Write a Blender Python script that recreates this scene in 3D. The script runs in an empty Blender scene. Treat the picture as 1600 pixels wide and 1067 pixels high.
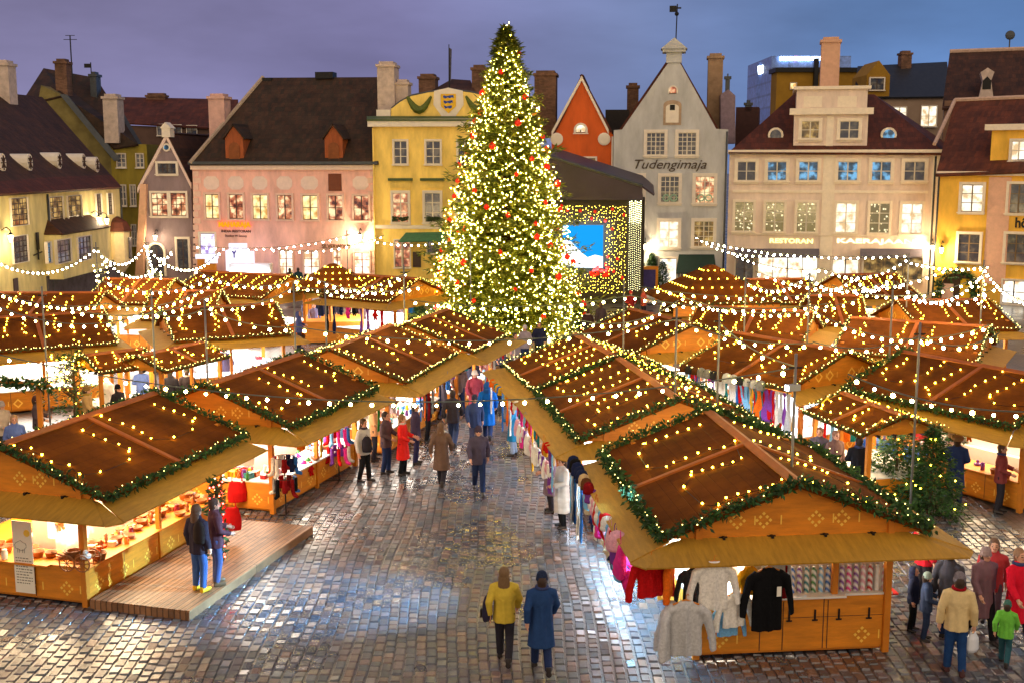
import bpy, bmesh, math, random
import numpy as np
from mathutils import Vector, Matrix, noise as mnoise
R = math.radians
rnd = random.Random(11)
S = bpy.context.scene
# ---------------------------------------------------------------- camera, sky, exposure
F, CAMH, HOR = 1800.0, 8.3, 255.0           # focal length (photo pixels), eye height, horizon row
TH = math.atan((533.5 - HOR) / F); CT, ST = math.cos(TH), math.sin(TH)
cam_d = bpy.data.cameras.new('camera'); cam = bpy.data.objects.new('camera', cam_d)
S.collection.objects.link(cam); S.camera = cam
cam_d.sensor_width = 36; cam_d.lens = 36 * F / 1600; cam_d.clip_end = 3000; cam_d.clip_start = .3
cam.location = (0, 0, CAMH); cam.rotation_euler = (R(90) - TH, 0, 0)
S.view_settings.view_transform = 'Standard'; S.view_settings.look = 'None'
S.view_settings.exposure = 0.3; S.view_settings.gamma = 1
S.cycles.use_denoising = True
S.cycles.sample_clamp_indirect = 4; S.cycles.sample_clamp_direct = 0
S.cycles.max_bounces = 5; S.cycles.diffuse_bounces = 3; S.cycles.glossy_bounces = 2
S.cycles.caustics_reflective = False; S.cycles.caustics_refractive = False
S.cycles.use_light_tree = True
W = bpy.data.worlds.new('World'); S.world = W; W.use_nodes = True
def build_sky():
    nt = W.node_tree; N = nt.nodes; L = nt.links; N.clear()
    out = N.new('ShaderNodeOutputWorld'); bg = N.new('ShaderNodeBackground'); L.new(bg.outputs[0], out.inputs[0])
    tc = N.new('ShaderNodeTexCoord'); sep = N.new('ShaderNodeSeparateXYZ'); L.new(tc.outputs['Generated'], sep.inputs[0])
    # dusk: violet on one side, blue on the other, thin cloud
    rx = N.new('ShaderNodeMapRange'); rx.inputs[1].default_value = -.42; rx.inputs[2].default_value = .42; L.new(sep.outputs[0], rx.inputs[0])
    ramp = N.new('ShaderNodeValToRGB'); L.new(rx.outputs[0], ramp.inputs[0])
    e = ramp.color_ramp.elements
    e[0].position = 0; e[0].color = (.168, .155, .275, 1); e[1].position = 1; e[1].color = (.078, .165, .36, 1)
    m = e.new(.38); m.color = (.158, .152, .295, 1); m = e.new(.62); m.color = (.128, .168, .315, 1); m = e.new(.82); m.color = (.092, .17, .355, 1)
    mp = N.new('ShaderNodeMapping'); mp.inputs[3].default_value = (1, 1, 3.2); L.new(tc.outputs['Generated'], mp.inputs[0])
    nz = N.new('ShaderNodeTexNoise'); nz.inputs['Scale'].default_value = 3.2; nz.inputs['Detail'].default_value = 5; nz.inputs['Roughness'].default_value = .55
    L.new(mp.outputs[0], nz.inputs[0])
    cr = N.new('ShaderNodeMapRange'); cr.inputs[1].default_value = .3; cr.inputs[2].default_value = .72; cr.inputs[3].default_value = .8; cr.inputs[4].default_value = 1.3
    L.new(nz.outputs[0], cr.inputs[0])
    rz = N.new('ShaderNodeMapRange'); rz.inputs[1].default_value = 0; rz.inputs[2].default_value = .5; rz.inputs[3].default_value = 1.12; rz.inputs[4].default_value = .72
    L.new(sep.outputs[2], rz.inputs[0])
    mu = N.new('ShaderNodeMath'); mu.operation = 'MULTIPLY'; L.new(cr.outputs[0], mu.inputs[0]); L.new(rz.outputs[0], mu.inputs[1])
    sky = N.new('ShaderNodeTexSky'); sky.sky_type = 'NISHITA'; sky.sun_disc = False; sky.sun_elevation = R(-3); sky.sun_rotation = R(120)
    vs = N.new('ShaderNodeVectorMath'); vs.operation = 'SCALE'; L.new(ramp.outputs[0], vs.inputs[0]); L.new(mu.outputs[0], vs.inputs[3])
    vk = N.new('ShaderNodeVectorMath'); vk.operation = 'SCALE'; L.new(sky.outputs[0], vk.inputs[0]); vk.inputs[3].default_value = .1
    ad = N.new('ShaderNodeVectorMath'); ad.operation = 'ADD'; L.new(vs.outputs[0], ad.inputs[0]); L.new(vk.outputs[0], ad.inputs[1])
    by = N.new('ShaderNodeMapRange'); by.inputs[1].default_value = .1; by.inputs[2].default_value = -.6; L.new(sep.outputs[1], by.inputs[0])   # warm glow added behind the viewer to light the fronts facing it
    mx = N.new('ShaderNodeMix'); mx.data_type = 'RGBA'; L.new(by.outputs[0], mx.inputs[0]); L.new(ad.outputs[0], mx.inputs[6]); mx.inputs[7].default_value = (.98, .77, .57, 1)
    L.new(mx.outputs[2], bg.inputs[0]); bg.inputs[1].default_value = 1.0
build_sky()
# ---------------------------------------------------------------- strengths of the lit lamps, in one place
FEST, FEST_FAR, ROOFB, TREEB, GARB, STALL_W = 110.0, 165.0, 40.0, 130.0, 9.0, 540.0
# ---------------------------------------------------------------- pixel helpers: a photo pixel at a known height or depth -> a point of the place
def ray(u, v):
    x = (u - 800) / F; yu = -(v - 533.5) / F
    return Vector((x, CT + yu * ST, -ST + yu * CT))
def pz(u, v, z=0.0):
    d = ray(u, v); t = (z - CAMH) / d.z; return Vector((d.x * t, d.y * t, z))
def py(u, v, Y):
    d = ray(u, v); t = Y / d.y; return Vector((d.x * t, Y, CAMH + d.z * t))
def C(r, g, b, k=1.0):
    f = lambda c: ((c / 255) / 12.92 if c / 255 <= .04045 else ((c / 255 + .055) / 1.055) ** 2.4) * k
    return (f(r), f(g), f(b), 1)
# ---------------------------------------------------------------- materials
MATS = {}
def mat(name, col, var=.18, scale=4.0, rough=.7, bump=0.0, bscale=20.0, spec=.4, coat=0.0, metal=0.0, objcol=False, stretch=(1, 1, 1), emit=None, est=0.0):
    if name in MATS: return MATS[name]
    m = bpy.data.materials.new(name); m.use_nodes = True; nt = m.node_tree; N = nt.nodes; L = nt.links
    b = N['Principled BSDF']; b.inputs['Roughness'].default_value = rough; b.inputs['Specular IOR Level'].default_value = spec
    b.inputs['Metallic'].default_value = metal
    if coat: b.inputs['Coat Weight'].default_value = coat; b.inputs['Coat Roughness'].default_value = .12
    tc = N.new('ShaderNodeTexCoord'); mp = N.new('ShaderNodeMapping'); mp.inputs[3].default_value = stretch; ro = N.new('ShaderNodeObjectInfo'); rs = N.new('ShaderNodeVectorMath'); rs.operation = 'SCALE'; rs.inputs[0].default_value = (13, 29, 7); L.new(ro.outputs['Random'], rs.inputs[3]); ra = N.new('ShaderNodeVectorMath'); L.new(tc.outputs['Object'], ra.inputs[0]); L.new(rs.outputs[0], ra.inputs[1]); L.new(ra.outputs[0], mp.inputs[0])
    nz = N.new('ShaderNodeTexNoise'); nz.inputs['Scale'].default_value = scale; nz.inputs['Detail'].default_value = 5; nz.inputs['Roughness'].default_value = .65
    L.new(mp.outputs[0], nz.inputs[0])
    mr = N.new('ShaderNodeMapRange'); mr.inputs[1].default_value = .3; mr.inputs[2].default_value = .7
    mr.inputs[3].default_value = 1 - var; mr.inputs[4].default_value = 1 + var; L.new(nz.outputs[0], mr.inputs[0])
    vs = N.new('ShaderNodeVectorMath'); vs.operation = 'SCALE'; L.new(mr.outputs[0], vs.inputs[3])
    if objcol:
        oi = N.new('ShaderNodeObjectInfo'); L.new(oi.outputs['Color'], vs.inputs[0])
    else: vs.inputs[0].default_value = col[:3]
    L.new(vs.outputs[0], b.inputs['Base Color'])
    if bump:
        n2 = N.new('ShaderNodeTexNoise'); n2.inputs['Scale'].default_value = bscale; n2.inputs['Detail'].default_value = 4; L.new(mp.outputs[0], n2.inputs[0])
        bp = N.new('ShaderNodeBump'); bp.inputs['Strength'].default_value = bump; bp.inputs['Distance'].default_value = .03
        L.new(n2.outputs[0], bp.inputs['Height']); L.new(bp.outputs[0], b.inputs['Normal'])
    if emit: b.inputs['Emission Color'].default_value = emit; b.inputs['Emission Strength'].default_value = est
    MATS[name] = m; return m
def glow(name, col, st):
    if name in MATS: return MATS[name]
    m = bpy.data.materials.new(name); m.use_nodes = True; N = m.node_tree.nodes; N.clear()
    o = N.new('ShaderNodeOutputMaterial'); e = N.new('ShaderNodeEmission'); e.inputs[0].default_value = col; e.inputs[1].default_value = st
    m.node_tree.links.new(e.outputs[0], o.inputs[0]); MATS[name] = m; return m
def tiles(name, c1, c2, w=.22, h=.3, axis='XZ', rough=.75, bump=.6, mort=.03, dark=.35, spec=.3):
    """rows of roof tiles / shingles / boards: brick texture in object space"""
    if name in MATS: return MATS[name]
    m = bpy.data.materials.new(name); m.use_nodes = True; nt = m.node_tree; N = nt.nodes; L = nt.links; b = N['Principled BSDF']
    b.inputs['Roughness'].default_value = rough; b.inputs['Specular IOR Level'].default_value = spec
    tc = N.new('ShaderNodeTexCoord'); sp = N.new('ShaderNodeSeparateXYZ'); cb = N.new('ShaderNodeCombineXYZ'); L.new(tc.outputs['Object'], sp.inputs[0])
    idx = {'X': 0, 'Y': 1, 'Z': 2}
    L.new(sp.outputs[idx[axis[0]]], cb.inputs[0]); L.new(sp.outputs[idx[axis[1]]], cb.inputs[1])
    br = N.new('ShaderNodeTexBrick'); L.new(cb.outputs[0], br.inputs[0]); br.inputs['Scale'].default_value = 1
    br.inputs['Brick Width'].default_value = w; br.inputs['Row Height'].default_value = h; br.inputs['Mortar Size'].default_value = mort * min(w, h); br.inputs['Mortar Smooth'].default_value = .6
    br.inputs['Color1'].default_value = c1; br.inputs['Color2'].default_value = c2; br.inputs['Mortar'].default_value = tuple(x * dark for x in c1[:3]) + (1,)
    nz = N.new('ShaderNodeTexNoise'); nz.inputs['Scale'].default_value = .9; nz.inputs['Detail'].default_value = 6; nz.inputs['Roughness'].default_value = .7; ro = N.new('ShaderNodeObjectInfo'); rs = N.new('ShaderNodeVectorMath'); rs.operation = 'SCALE'; rs.inputs[0].default_value = (13, 29, 7); L.new(ro.outputs['Random'], rs.inputs[3]); ra = N.new('ShaderNodeVectorMath'); L.new(tc.outputs['Object'], ra.inputs[0]); L.new(rs.outputs[0], ra.inputs[1]); L.new(ra.outputs[0], nz.inputs[0])
    mr = N.new('ShaderNodeMapRange'); mr.inputs[1].default_value = .3; mr.inputs[2].default_value = .7; mr.inputs[3].default_value = .55; mr.inputs[4].default_value = 1.4; L.new(nz.outputs[0], mr.inputs[0])
    vs = N.new('ShaderNodeVectorMath'); vs.operation = 'SCALE'; L.new(br.outputs[0], vs.inputs[0]); L.new(mr.outputs[0], vs.inputs[3]); L.new(vs.outputs[0], b.inputs['Base Color'])
    bp = N.new('ShaderNodeBump'); bp.inputs['Strength'].default_value = bump; bp.inputs['Distance'].default_value = .04; bp.invert = True
    L.new(br.outputs['Fac'], bp.inputs['Height']); L.new(bp.outputs[0], b.inputs['Normal'])
    MATS[name] = m; return m
def pane_mat(name, kind):
    """the lit (or dark) inside of a window: curtains, lamps, furniture as soft shapes that give off light"""
    if name in MATS: return MATS[name]
    m = bpy.data.materials.new(name); m.use_nodes = True; nt = m.node_tree; N = nt.nodes; L = nt.links; b = N['Principled BSDF']
    b.inputs['Roughness'].default_value = .12; b.inputs['Base Color'].default_value = (.02, .022, .03, 1)
    tc = N.new('ShaderNodeTexCoord'); oi = N.new('ShaderNodeObjectInfo'); ad = N.new('ShaderNodeVectorMath'); ad.operation = 'ADD'
    sc = N.new('ShaderNodeVectorMath'); sc.operation = 'SCALE'; sc.inputs[0].default_value = (37, 91, 53); L.new(oi.outputs['Random'], sc.inputs[3])
    L.new(tc.outputs['Object'], ad.inputs[0]); L.new(sc.outputs[0], ad.inputs[1])
    ramp = N.new('ShaderNodeValToRGB'); e = ramp.color_ramp.elements
    if kind == 'fairy':
        vo = N.new('ShaderNodeTexVoronoi'); vo.inputs['Scale'].default_value = 4.2; L.new(ad.outputs[0], vo.inputs[0]); L.new(vo.outputs['Distance'], ramp.inputs[0])
        e[0].position = .16; e[0].color = (1, .85, .5, 1); e[1].position = .3; e[1].color = (.10, .075, .03, 1); st = 1.5
    else:
        vo = N.new('ShaderNodeTexNoise'); vo.inputs['Scale'].default_value = 2.1; vo.inputs['Detail'].default_value = 4; L.new(ad.outputs[0], vo.inputs[0]); L.new(vo.outputs[0], ramp.inputs[0])
        cols = {'warm': ((.55, .25, .05), (1, .72, .3), (1, .86, .5), 1.15), 'mixed': ((.06, .01, .01), (.45, .12, .05), (1, .75, .4), 1.1),
                'white': ((.6, .4, .2), (1, .85, .62), (1, .97, .85), 1.15), 'dark': ((.015, .014, .02), (.03, .026, .024), (.11, .08, .05), .9),
                'blue': ((.004, .02, .03), (.02, .07, .12), (.15, .45, .75), .9), 'shop': ((.5, .3, .15), (1, .85, .6), (1, 1, .95), 1.5), 'violet': ((.3, .2, .5), (.8, .75, 1), (1, 1, 1), 1.3),
                'dimwarm': ((.02, .014, .006), (.16, .085, .02), (.55, .35, .1), .9)}[kind]
        e[0].position = .36; e[0].color = cols[0] + (1,); e[1].position = .64; e[1].color = cols[2] + (1,); k = e.new(.5); k.color = cols[1] + (1,); st = cols[3]
    L.new(ramp.outputs[0], b.inputs['Emission Color']); b.inputs['Emission Strength'].default_value = st
    MATS[name] = m; m.cycles.emission_sampling = 'NONE'; return m
# ---------------------------------------------------------------- mesh builder
class MB:
    def __init__(s, m=None): s.v = []; s.f = []; s.mi = []; s.m = m or Matrix(); s.cur = 0; s.cols = None
    def add(s, vs, fs):
        o = len(s.v); s.v += [tuple(s.m @ Vector(p)) for p in vs]; s.f += [tuple(o + i for i in f) for f in fs]; s.mi += [s.cur] * len(fs)
    def box(s, x0, x1, y0, y1, z0, z1):
        s.add([(x0, y0, z0), (x1, y0, z0), (x1, y1, z0), (x0, y1, z0), (x0, y0, z1), (x1, y0, z1), (x1, y1, z1), (x0, y1, z1)],
              [(0, 3, 2, 1), (4, 5, 6, 7), (0, 1, 5, 4), (1, 2, 6, 5), (2, 3, 7, 6), (3, 0, 4, 7)])
    def prism(s, pts, y0, y1):
        """polygon of (x, z) extruded from y0 to y1"""
        n = len(pts); a = sum(pts[i][0] * pts[(i + 1) % n][1] - pts[(i + 1) % n][0] * pts[i][1] for i in range(n))
        if a < 0: pts = pts[::-1]
        s.add([(x, y0, z) for x, z in pts] + [(x, y1, z) for x, z in pts],
              [tuple(range(n)), tuple(range(2 * n - 1, n - 1, -1))] + [(i, i + n, (i + 1) % n + n, (i + 1) % n) for i in range(n)])
    def slab(s, pts, t=.12, up=True):
        P = [Vector(p) for p in pts]; nrm = (P[1] - P[0]).cross(P[2] - P[0]).normalized()
        if up and nrm.z < 0: P = P[::-1]; nrm = -nrm
        n = len(P); Q = [p - nrm * t for p in P]
        s.add([tuple(p) for p in P + Q], [tuple(range(n)), tuple(range(2 * n - 1, n - 1, -1))] + [(i, i + n, (i + 1) % n + n, (i + 1) % n) for i in range(n)])
    def tube(s, pts, r, n=6, cap=True):
        P = [Vector(p) for p in pts]; k = len(P); rr = r if isinstance(r, (list, tuple)) else [r] * k
        vs = []; up = None
        for i in range(k):
            t = (P[min(i + 1, k - 1)] - P[max(i - 1, 0)])
            t = t.normalized() if t.length > 1e-9 else Vector((0, 0, 1))
            if up is None: up = t.orthogonal().normalized()
            up = (up - t * up.dot(t)); up = up.normalized() if up.length > 1e-6 else t.orthogonal().normalized()
            w = t.cross(up)
            for j in range(n):
                a = 2 * math.pi * j / n; vs.append(tuple(P[i] + (up * math.cos(a) + w * math.sin(a)) * rr[i]))
        fs = [(i * n + j, i * n + (j + 1) % n, (i + 1) * n + (j + 1) % n, (i + 1) * n + j) for i in range(k - 1) for j in range(n)]
        if cap: fs += [tuple(range(n - 1, -1, -1)), tuple(range((k - 1) * n, k * n))]
        s.add(vs, fs)
    def lathe(s, prof, n=12, c=(0, 0, 0), sx=1.0, sy=1.0):
        vs = []; k = len(prof)
        for r, z in prof:
            for j in range(n):
                a = 2 * math.pi * j / n; vs.append((c[0] + r * sx * math.cos(a), c[1] + r * sy * math.sin(a), c[2] + z))
        fs = [(i * n + j, i * n + (j + 1) % n, (i + 1) * n + (j + 1) % n, (i + 1) * n + j) for i in range(k - 1) for j in range(n)]
        fs += [tuple(range(n - 1, -1, -1)), tuple(range((k - 1) * n, k * n))]
        s.add(vs, fs)
    def ball(s, c, r, n=10, k=6, sc=(1, 1, 1)):
        prof = [(max(r * math.sin(math.pi * i / k), r * .02), -r * math.cos(math.pi * i / k) * sc[2]) for i in range(k + 1)]
        s.lathe(prof, n, c, sc[0], sc[1])
    def loft(s, rings, n=12):
        """rings: (cx, cy, z, rx, ry)"""
        vs = []
        for cx, cy, z, rx, ry in rings:
            for j in range(n):
                a = 2 * math.pi * j / n; vs.append((cx + rx * math.cos(a), cy + ry * math.sin(a), z))
        k = len(rings)
        fs = [(i * n + j, i * n + (j + 1) % n, (i + 1) * n + (j + 1) % n, (i + 1) * n + j) for i in range(k - 1) for j in range(n)]
        fs += [tuple(range(n - 1, -1, -1)), tuple(range((k - 1) * n, k * n))]
        s.add(vs, fs)
    def mesh(s, name, mats, smooth=False):
        me = bpy.data.meshes.new(name); me.from_pydata(s.v, [], s.f)
        for m in (mats if isinstance(mats, (list, tuple)) else [mats]): me.materials.append(m)
        if len(me.materials) > 1: me.polygons.foreach_set('material_index', s.mi)
        if smooth: me.polygons.foreach_set('use_smooth', [True] * len(s.f))
        me.update(); return me
    def build(s, name, mats, parent=None, smooth=False):
        return link(name, s.mesh(name, mats, smooth), parent)
def link(name, data, parent=None, loc=None, rot=None, scale=None, color=None):
    o = bpy.data.objects.new(name, data); S.collection.objects.link(o)
    if parent is not None: o.parent = parent
    if loc is not None: o.location = loc
    if rot is not None: o.rotation_euler = rot
    if scale is not None: o.scale = (scale,) * 3 if isinstance(scale, (int, float)) else scale
    if color is not None: o.color = color
    return o
def tag(o, label, cat, group=None):
    o['label'] = label; o['category'] = cat
    if group: o['group'] = group
    return o
def thing(name, label, cat, loc=(0, 0, 0), rotz=0.0, group=None):
    o = bpy.data.objects.new(name, None); S.collection.objects.link(o); o.empty_display_size = .2
    o.location = loc; o.rotation_euler = (0, 0, rotz); return tag(o, label, cat, group)
def lamp(name, kind, parent, loc, power, col, size=.1, rot=None, size_y=None):
    d = bpy.data.lights.new(name, kind); d.energy = power; d.color = col
    if kind == 'AREA':
        d.size = size
        if size_y: d.shape = 'RECTANGLE'; d.size_y = size_y
    else: d.shadow_soft_size = size
    o = bpy.data.objects.new(name, d); S.collection.objects.link(o); o.parent = parent; o.location = loc
    if rot: o.rotation_euler = rot
    return o
def letters(name, txt, parent, x0, x1, z0, z1, y, m, shear=0.0, bold=0.0, depth=.02, fit=True):
    """raised lettering in the x-z plane of its parent, filling a box"""
    cu = bpy.data.curves.new('lettering', 'FONT'); cu.body = txt; cu.size = 1; cu.shear = shear; cu.offset = bold; cu.extrude = .01; cu.resolution_u = 3
    tmp = bpy.data.objects.new('lettering', cu); S.collection.objects.link(tmp)
    dg = bpy.context.evaluated_depsgraph_get(); me = bpy.data.meshes.new_from_object(tmp.evaluated_get(dg)); bpy.data.objects.remove(tmp); bpy.data.curves.remove(cu)
    co = np.zeros(len(me.vertices) * 3); me.vertices.foreach_get('co', co); co = co.reshape(-1, 3); lo, hi = co.min(0), co.max(0)
    sx = (x1 - x0) / (hi[0] - lo[0]); sz = (z1 - z0) / (hi[1] - lo[1])
    nc = np.stack([x0 + (co[:, 0] - lo[0]) * sx, y - depth * (co[:, 2] - lo[2]) / max(hi[2] - lo[2], 1e-6), z0 + (co[:, 1] - lo[1]) * sz], 1)
    me.vertices.foreach_set('co', nc.ravel()); me.materials.clear(); me.materials.append(m); me.update()
    return link(name, me, parent)
# ================================================================ the square itself
def ground_material(name, attr):
    m = bpy.data.materials.new(name); m.use_nodes = True; nt = m.node_tree; N = nt.nodes; L = nt.links; b = N['Principled BSDF']
    tc = N.new('ShaderNodeTexCoord')
    if attr:
        at = N.new('ShaderNodeAttribute'); at.attribute_name = 'stone'; base = at.outputs['Color']
    else:
        mp = N.new('ShaderNodeMapping'); mp.inputs[2].default_value = (0, 0, R(90)); L.new(tc.outputs['Object'], mp.inputs[0])
        br = N.new('ShaderNodeTexBrick'); L.new(mp.outputs[0], br.inputs[0]); br.inputs['Scale'].default_value = 1
        br.inputs['Brick Width'].default_value = .25; br.inputs['Row Height'].default_value = .17; br.inputs['Mortar Size'].default_value = .012
        br.inputs['Color1'].default_value = (.11, .085, .08, 1); br.inputs['Color2'].default_value = (.075, .072, .08, 1); br.inputs['Mortar'].default_value = (.02, .018, .016, 1)
        base = br.outputs['Color']
        bp = N.new('ShaderNodeBump'); bp.invert = True; bp.inputs['Distance'].default_value = .03; bp.inputs['Strength'].default_value = .8; L.new(br.outputs['Fac'], bp.inputs['Height']); L.new(bp.outputs[0], b.inputs['Normal'])
    n1 = N.new('ShaderNodeTexNoise'); n1.inputs['Scale'].default_value = .35; n1.inputs['Detail'].default_value = 4; L.new(tc.outputs['Object'], n1.inputs[0])
    n2 = N.new('ShaderNodeTexNoise'); n2.inputs['Scale'].default_value = 22; n2.inputs['Detail'].default_value = 4; L.new(tc.outputs['Object'], n2.inputs[0])
    mr = N.new('ShaderNodeMapRange'); mr.inputs[1].default_value = .3; mr.inputs[2].default_value = .7; mr.inputs[3].default_value = .75; mr.inputs[4].default_value = 1.3; L.new(n2.outputs[0], mr.inputs[0])
    vs = N.new('ShaderNodeVectorMath'); vs.operation = 'SCALE'; L.new(base, vs.inputs[0]); L.new(mr.outputs[0], vs.inputs[3]); L.new(vs.outputs[0], b.inputs['Base Color'])
    wet = N.new('ShaderNodeMapRange'); wet.inputs[1].default_value = .35; wet.inputs[2].default_value = .65; wet.inputs[3].default_value = .2; wet.inputs[4].default_value = .4; L.new(n1.outputs[0], wet.inputs[0])
    L.new(wet.outputs[0], b.inputs['Roughness']); b.inputs['Specular IOR Level'].default_value = 1.0
    if attr:
        bp = N.new('ShaderNodeBump'); bp.inputs['Distance'].default_value = .008; bp.inputs['Strength'].default_value = .25; L.new(n2.outputs[0], bp.inputs['Height']); L.new(bp.outputs[0], b.inputs['Normal'])
    return m
gm = MB(); gm.add([(-400, -60, 0), (400, -60, 0), (400, 900, 0), (-400, 900, 0)], [(0, 1, 2, 3)])
gr = gm.build('cobbled_square_ground', ground_material('wet setts, far', False)); gr['kind'] = 'structure'
def build_setts():
    rg = np.random.default_rng(4); V = []; Fc = []; COL = []; base = 0
    pal = np.array([[.125, .084, .084], [.085, .076, .09], [.068, .08, .105], [.05, .066, .092], [.15, .092, .078], [.095, .082, .095], [.072, .082, .105], [.175, .10, .075]])
    w = .188
    def curve(x, y): return .16 * math.sin(y * .21 + x * .05) + .05 * math.sin(y * .9 + x * 1.3)
    cols = int(24 / w)
    for c in range(cols):
        xc = -12.2 + c * w; y = 15.2 + rg.random() * .3; wc = w * rg.uniform(.93, 1.0)
        while y < 52:
            l = rg.uniform(.17, .34); yc = y + l / 2; y += l
            x = xc + curve(xc, yc)
            u = 800 + F * x / (yc * CT); 
            if u < -60 or u > 1660: continue
            if yc > 34 and (x < -7 or x > 12): continue
            hx, hy = wc / 2 - .006, l / 2 - .007; tilt = rg.normal(0, .045, 2); h = .012 + rg.normal(0, .004); rot = rg.normal(0, .03)
            g = np.array([-1, -.78, .78, 1.0]); k = pal[rg.integers(len(pal))] * rg.uniform(.5, 1.05)
            for j in range(4):
                for i in range(4):
                    lx, ly = g[i] * hx, g[j] * hy
                    if i in (0, 3) and j in (0, 3): lx *= .88; ly *= .9
                    z = -.02 if (i in (0, 3) or j in (0, 3)) else h + tilt[0] * lx + tilt[1] * ly
                    V.append((x + lx - rot * ly, yc + ly + rot * lx, z + .012)); COL.append((k[0], k[1], k[2], 1))
            for j in range(3):
                for i in range(3): a = base + j * 4 + i; Fc.append((a, a + 1, a + 5, a + 4))
            base += 16
    me = bpy.data.meshes.new('cobblestones'); me.from_pydata(V, [], Fc)
    at = me.color_attributes.new('stone', 'FLOAT_COLOR', 'POINT'); at.data.foreach_set('color', np.array(COL, dtype=np.float32).ravel())
    me.materials.append(ground_material('wet setts', True)); me.update()
    o = link('cobblestones', me); o['kind'] = 'stuff'; o['label'] = 'wet rounded cobblestones paving the square in wavy rows'
build_setts()
# ================================================================ houses
def plaster(name, c, var=.14): return mat('plaster ' + name, c, var * 1.25, 1.1, .85, .3, 9, stretch=(1, 1, .35))
TRIM = mat('white painted trim', C(225, 215, 200), .08, 3, .6)
SASH = mat('dark window sash', C(60, 40, 34), .1, 5, .5)
SASHW = mat('white window sash', C(215, 205, 185), .1, 5, .5)
METAL = mat('dark sheet metal', C(70, 74, 78), .2, 3, .45, metal=.3)
IRON = mat('black iron', C(26, 25, 25), .1, 8, .5, metal=.4)
TILE_BR = tiles('old brown roof tiles', C(78, 48, 32), C(58, 38, 27), .24, .32)
TILE_DK = tiles('dark mossy roof tiles', C(68, 46, 33), C(50, 40, 30), .24, .32)
TILE_RD = tiles('red roof tiles', C(92, 46, 32), C(72, 38, 28), .24, .32)
BRICKY = tiles('chimney brick', C(120, 88, 70), C(98, 74, 60), .25, .09, 'XZ', .9, .3)
CHIM_W = mat('limewashed chimney', C(190, 172, 160), .25, 2.5, .9, .3, 12)
PANES = {k: pane_mat('window pane ' + k, k) for k in ('warm', 'mixed', 'white', 'dark', 'blue', 'shop', 'violet', 'fairy', 'dimwarm')}
class House:
    def __init__(s, name, label, cat, uL, YL, uR, YR, vref=350):
        s.A = py(uL, vref, YL); B = py(uR, vref, YR); s.A.z = 0; B.z = 0
        s.w = (B - s.A).length; s.ax = (B - s.A).normalized(); s.n = Vector((-s.ax.y, s.ax.x, 0)); s.Y = (YL + YR) / 2
        s.root = thing(name, label, cat, s.A, math.atan2(s.ax.y, s.ax.x))
    def l(s, u, v, d=0.0):
        """photo pixel on the plane d metres behind the facade -> local (x, z)"""
        r = ray(u, v); P0 = s.A + s.n * d - Vector((0, 0, CAMH)); t = P0.dot(s.n) / r.dot(s.n)
        P = r * t + Vector((0, 0, CAMH)); return ((P - s.A).dot(s.ax), P.z)
    def L3(s, u, v, d=0.0): x, z = s.l(u, v, d); return (x, d, z)
    def part(s, name, mb, m, parent=None, smooth=False): return mb.build(name, m, parent or s.root, smooth)
    def wall(s, pts, m, depth=8.0, name='wall', d=0.0, base=True):
        P = [s.l(u, v, d) for u, v in pts]
        if base: P = [(P[0][0], 0)] + P + [(P[-1][0], 0)]
        b = MB(); b.prism(P, d, d + depth); return s.part(name, b, m)
    def box(s, name, u0, v0, u1, v1, m, d=0.0, depth=.1, parent=None, proud=0.0, ground=False):
        x0, z1 = s.l(u0, v0, d); x1, z0 = s.l(u1, v1, d)
        if ground: z0 = 0
        b = MB(); b.box(min(x0, x1), max(x0, x1), d - proud, d + depth, min(z0, z1), max(z0, z1)); return s.part(name, b, m, parent)
    def window(s, u0, v0, u1, v1, pane='dark', cols=2, rows=2, sash=None, trim=TRIM, tw=.13, d=0.0, sill=True, arch=False, name='window'):
        x0, z1 = s.l(u0, v0, d); x1, z0 = s.l(u1, v1, d); xm = (x0 + x1) / 2
        b = MB()
        if arch:
            r = (x1 - x0) / 2; zc = z1 - r; n = 10
            a = [(xm + (r + tw) * math.cos(math.pi * i / n), zc + (r + tw) * math.sin(math.pi * i / n)) for i in range(n + 1)]
            c = [(xm + r * math.cos(math.pi * i / n), zc + r * math.sin(math.pi * i / n)) for i in range(n + 1)]
            for i in range(n): b.prism([a[i], a[i + 1], c[i + 1], c[i]], d - .12, d + .06)
            if zc > z0 + .05:
                b.box(x0 - tw, x0, d - .12, d + .06, z0, zc); b.box(x1, x1 + tw, d - .12, d + .06, z0, zc)
        elif tw > 0:
            b.box(x0 - tw, x1 + tw, d - .12, d + .06, z1, z1 + tw); b.box(x0 - tw, x0, d - .12, d + .06, z0, z1); b.box(x1, x1 + tw, d - .12, d + .06, z0, z1)
            b.box(x0 - tw, x1 + tw, d - .12, d + .06, z0 - tw, z0)
        if sill: b.box(x0 - tw - .05, x1 + tw + .05, d - .2, d - .121, z0 - .09, z0 - .02)
        b.cur = 1; sw = .045
        for i in range(cols + 1):
            x = x0 + (x1 - x0) * i / cols; k = .075 if (cols % 2 == 0 and i == cols // 2) else sw
            b.box(x - k / 2 if i else x, x + k / 2 if i < cols else x, d - .03, d - .012, z0, z1 if not arch else z1 - .3)
        for j in range(1, rows):
            z = z0 + (z1 - z0) * j / rows; b.box(x0, x1, d - .028, d - .013, z - sw / 2, z + sw / 2)
        b.box(x0, x1, d - .029, d - .0125, z1 - sw, z1) if not arch else None
        b.box(x0, x1, d - .029, d - .0125, z0, z0 + sw)
        f = s.part(name, b, [trim, sash or SASH])
        p = MB()
        if arch: p.prism([(xm + r * math.cos(math.pi * i / n), zc + r * math.sin(math.pi * i / n)) for i in range(n + 1)] + [(x0, z0), (x1, z0)], d - .006, d + .04)
        else: p.box(x0, x1, d - .006, d + .04, z0, z1)
        p.build('pane', PANES[pane], f); return f
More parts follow.
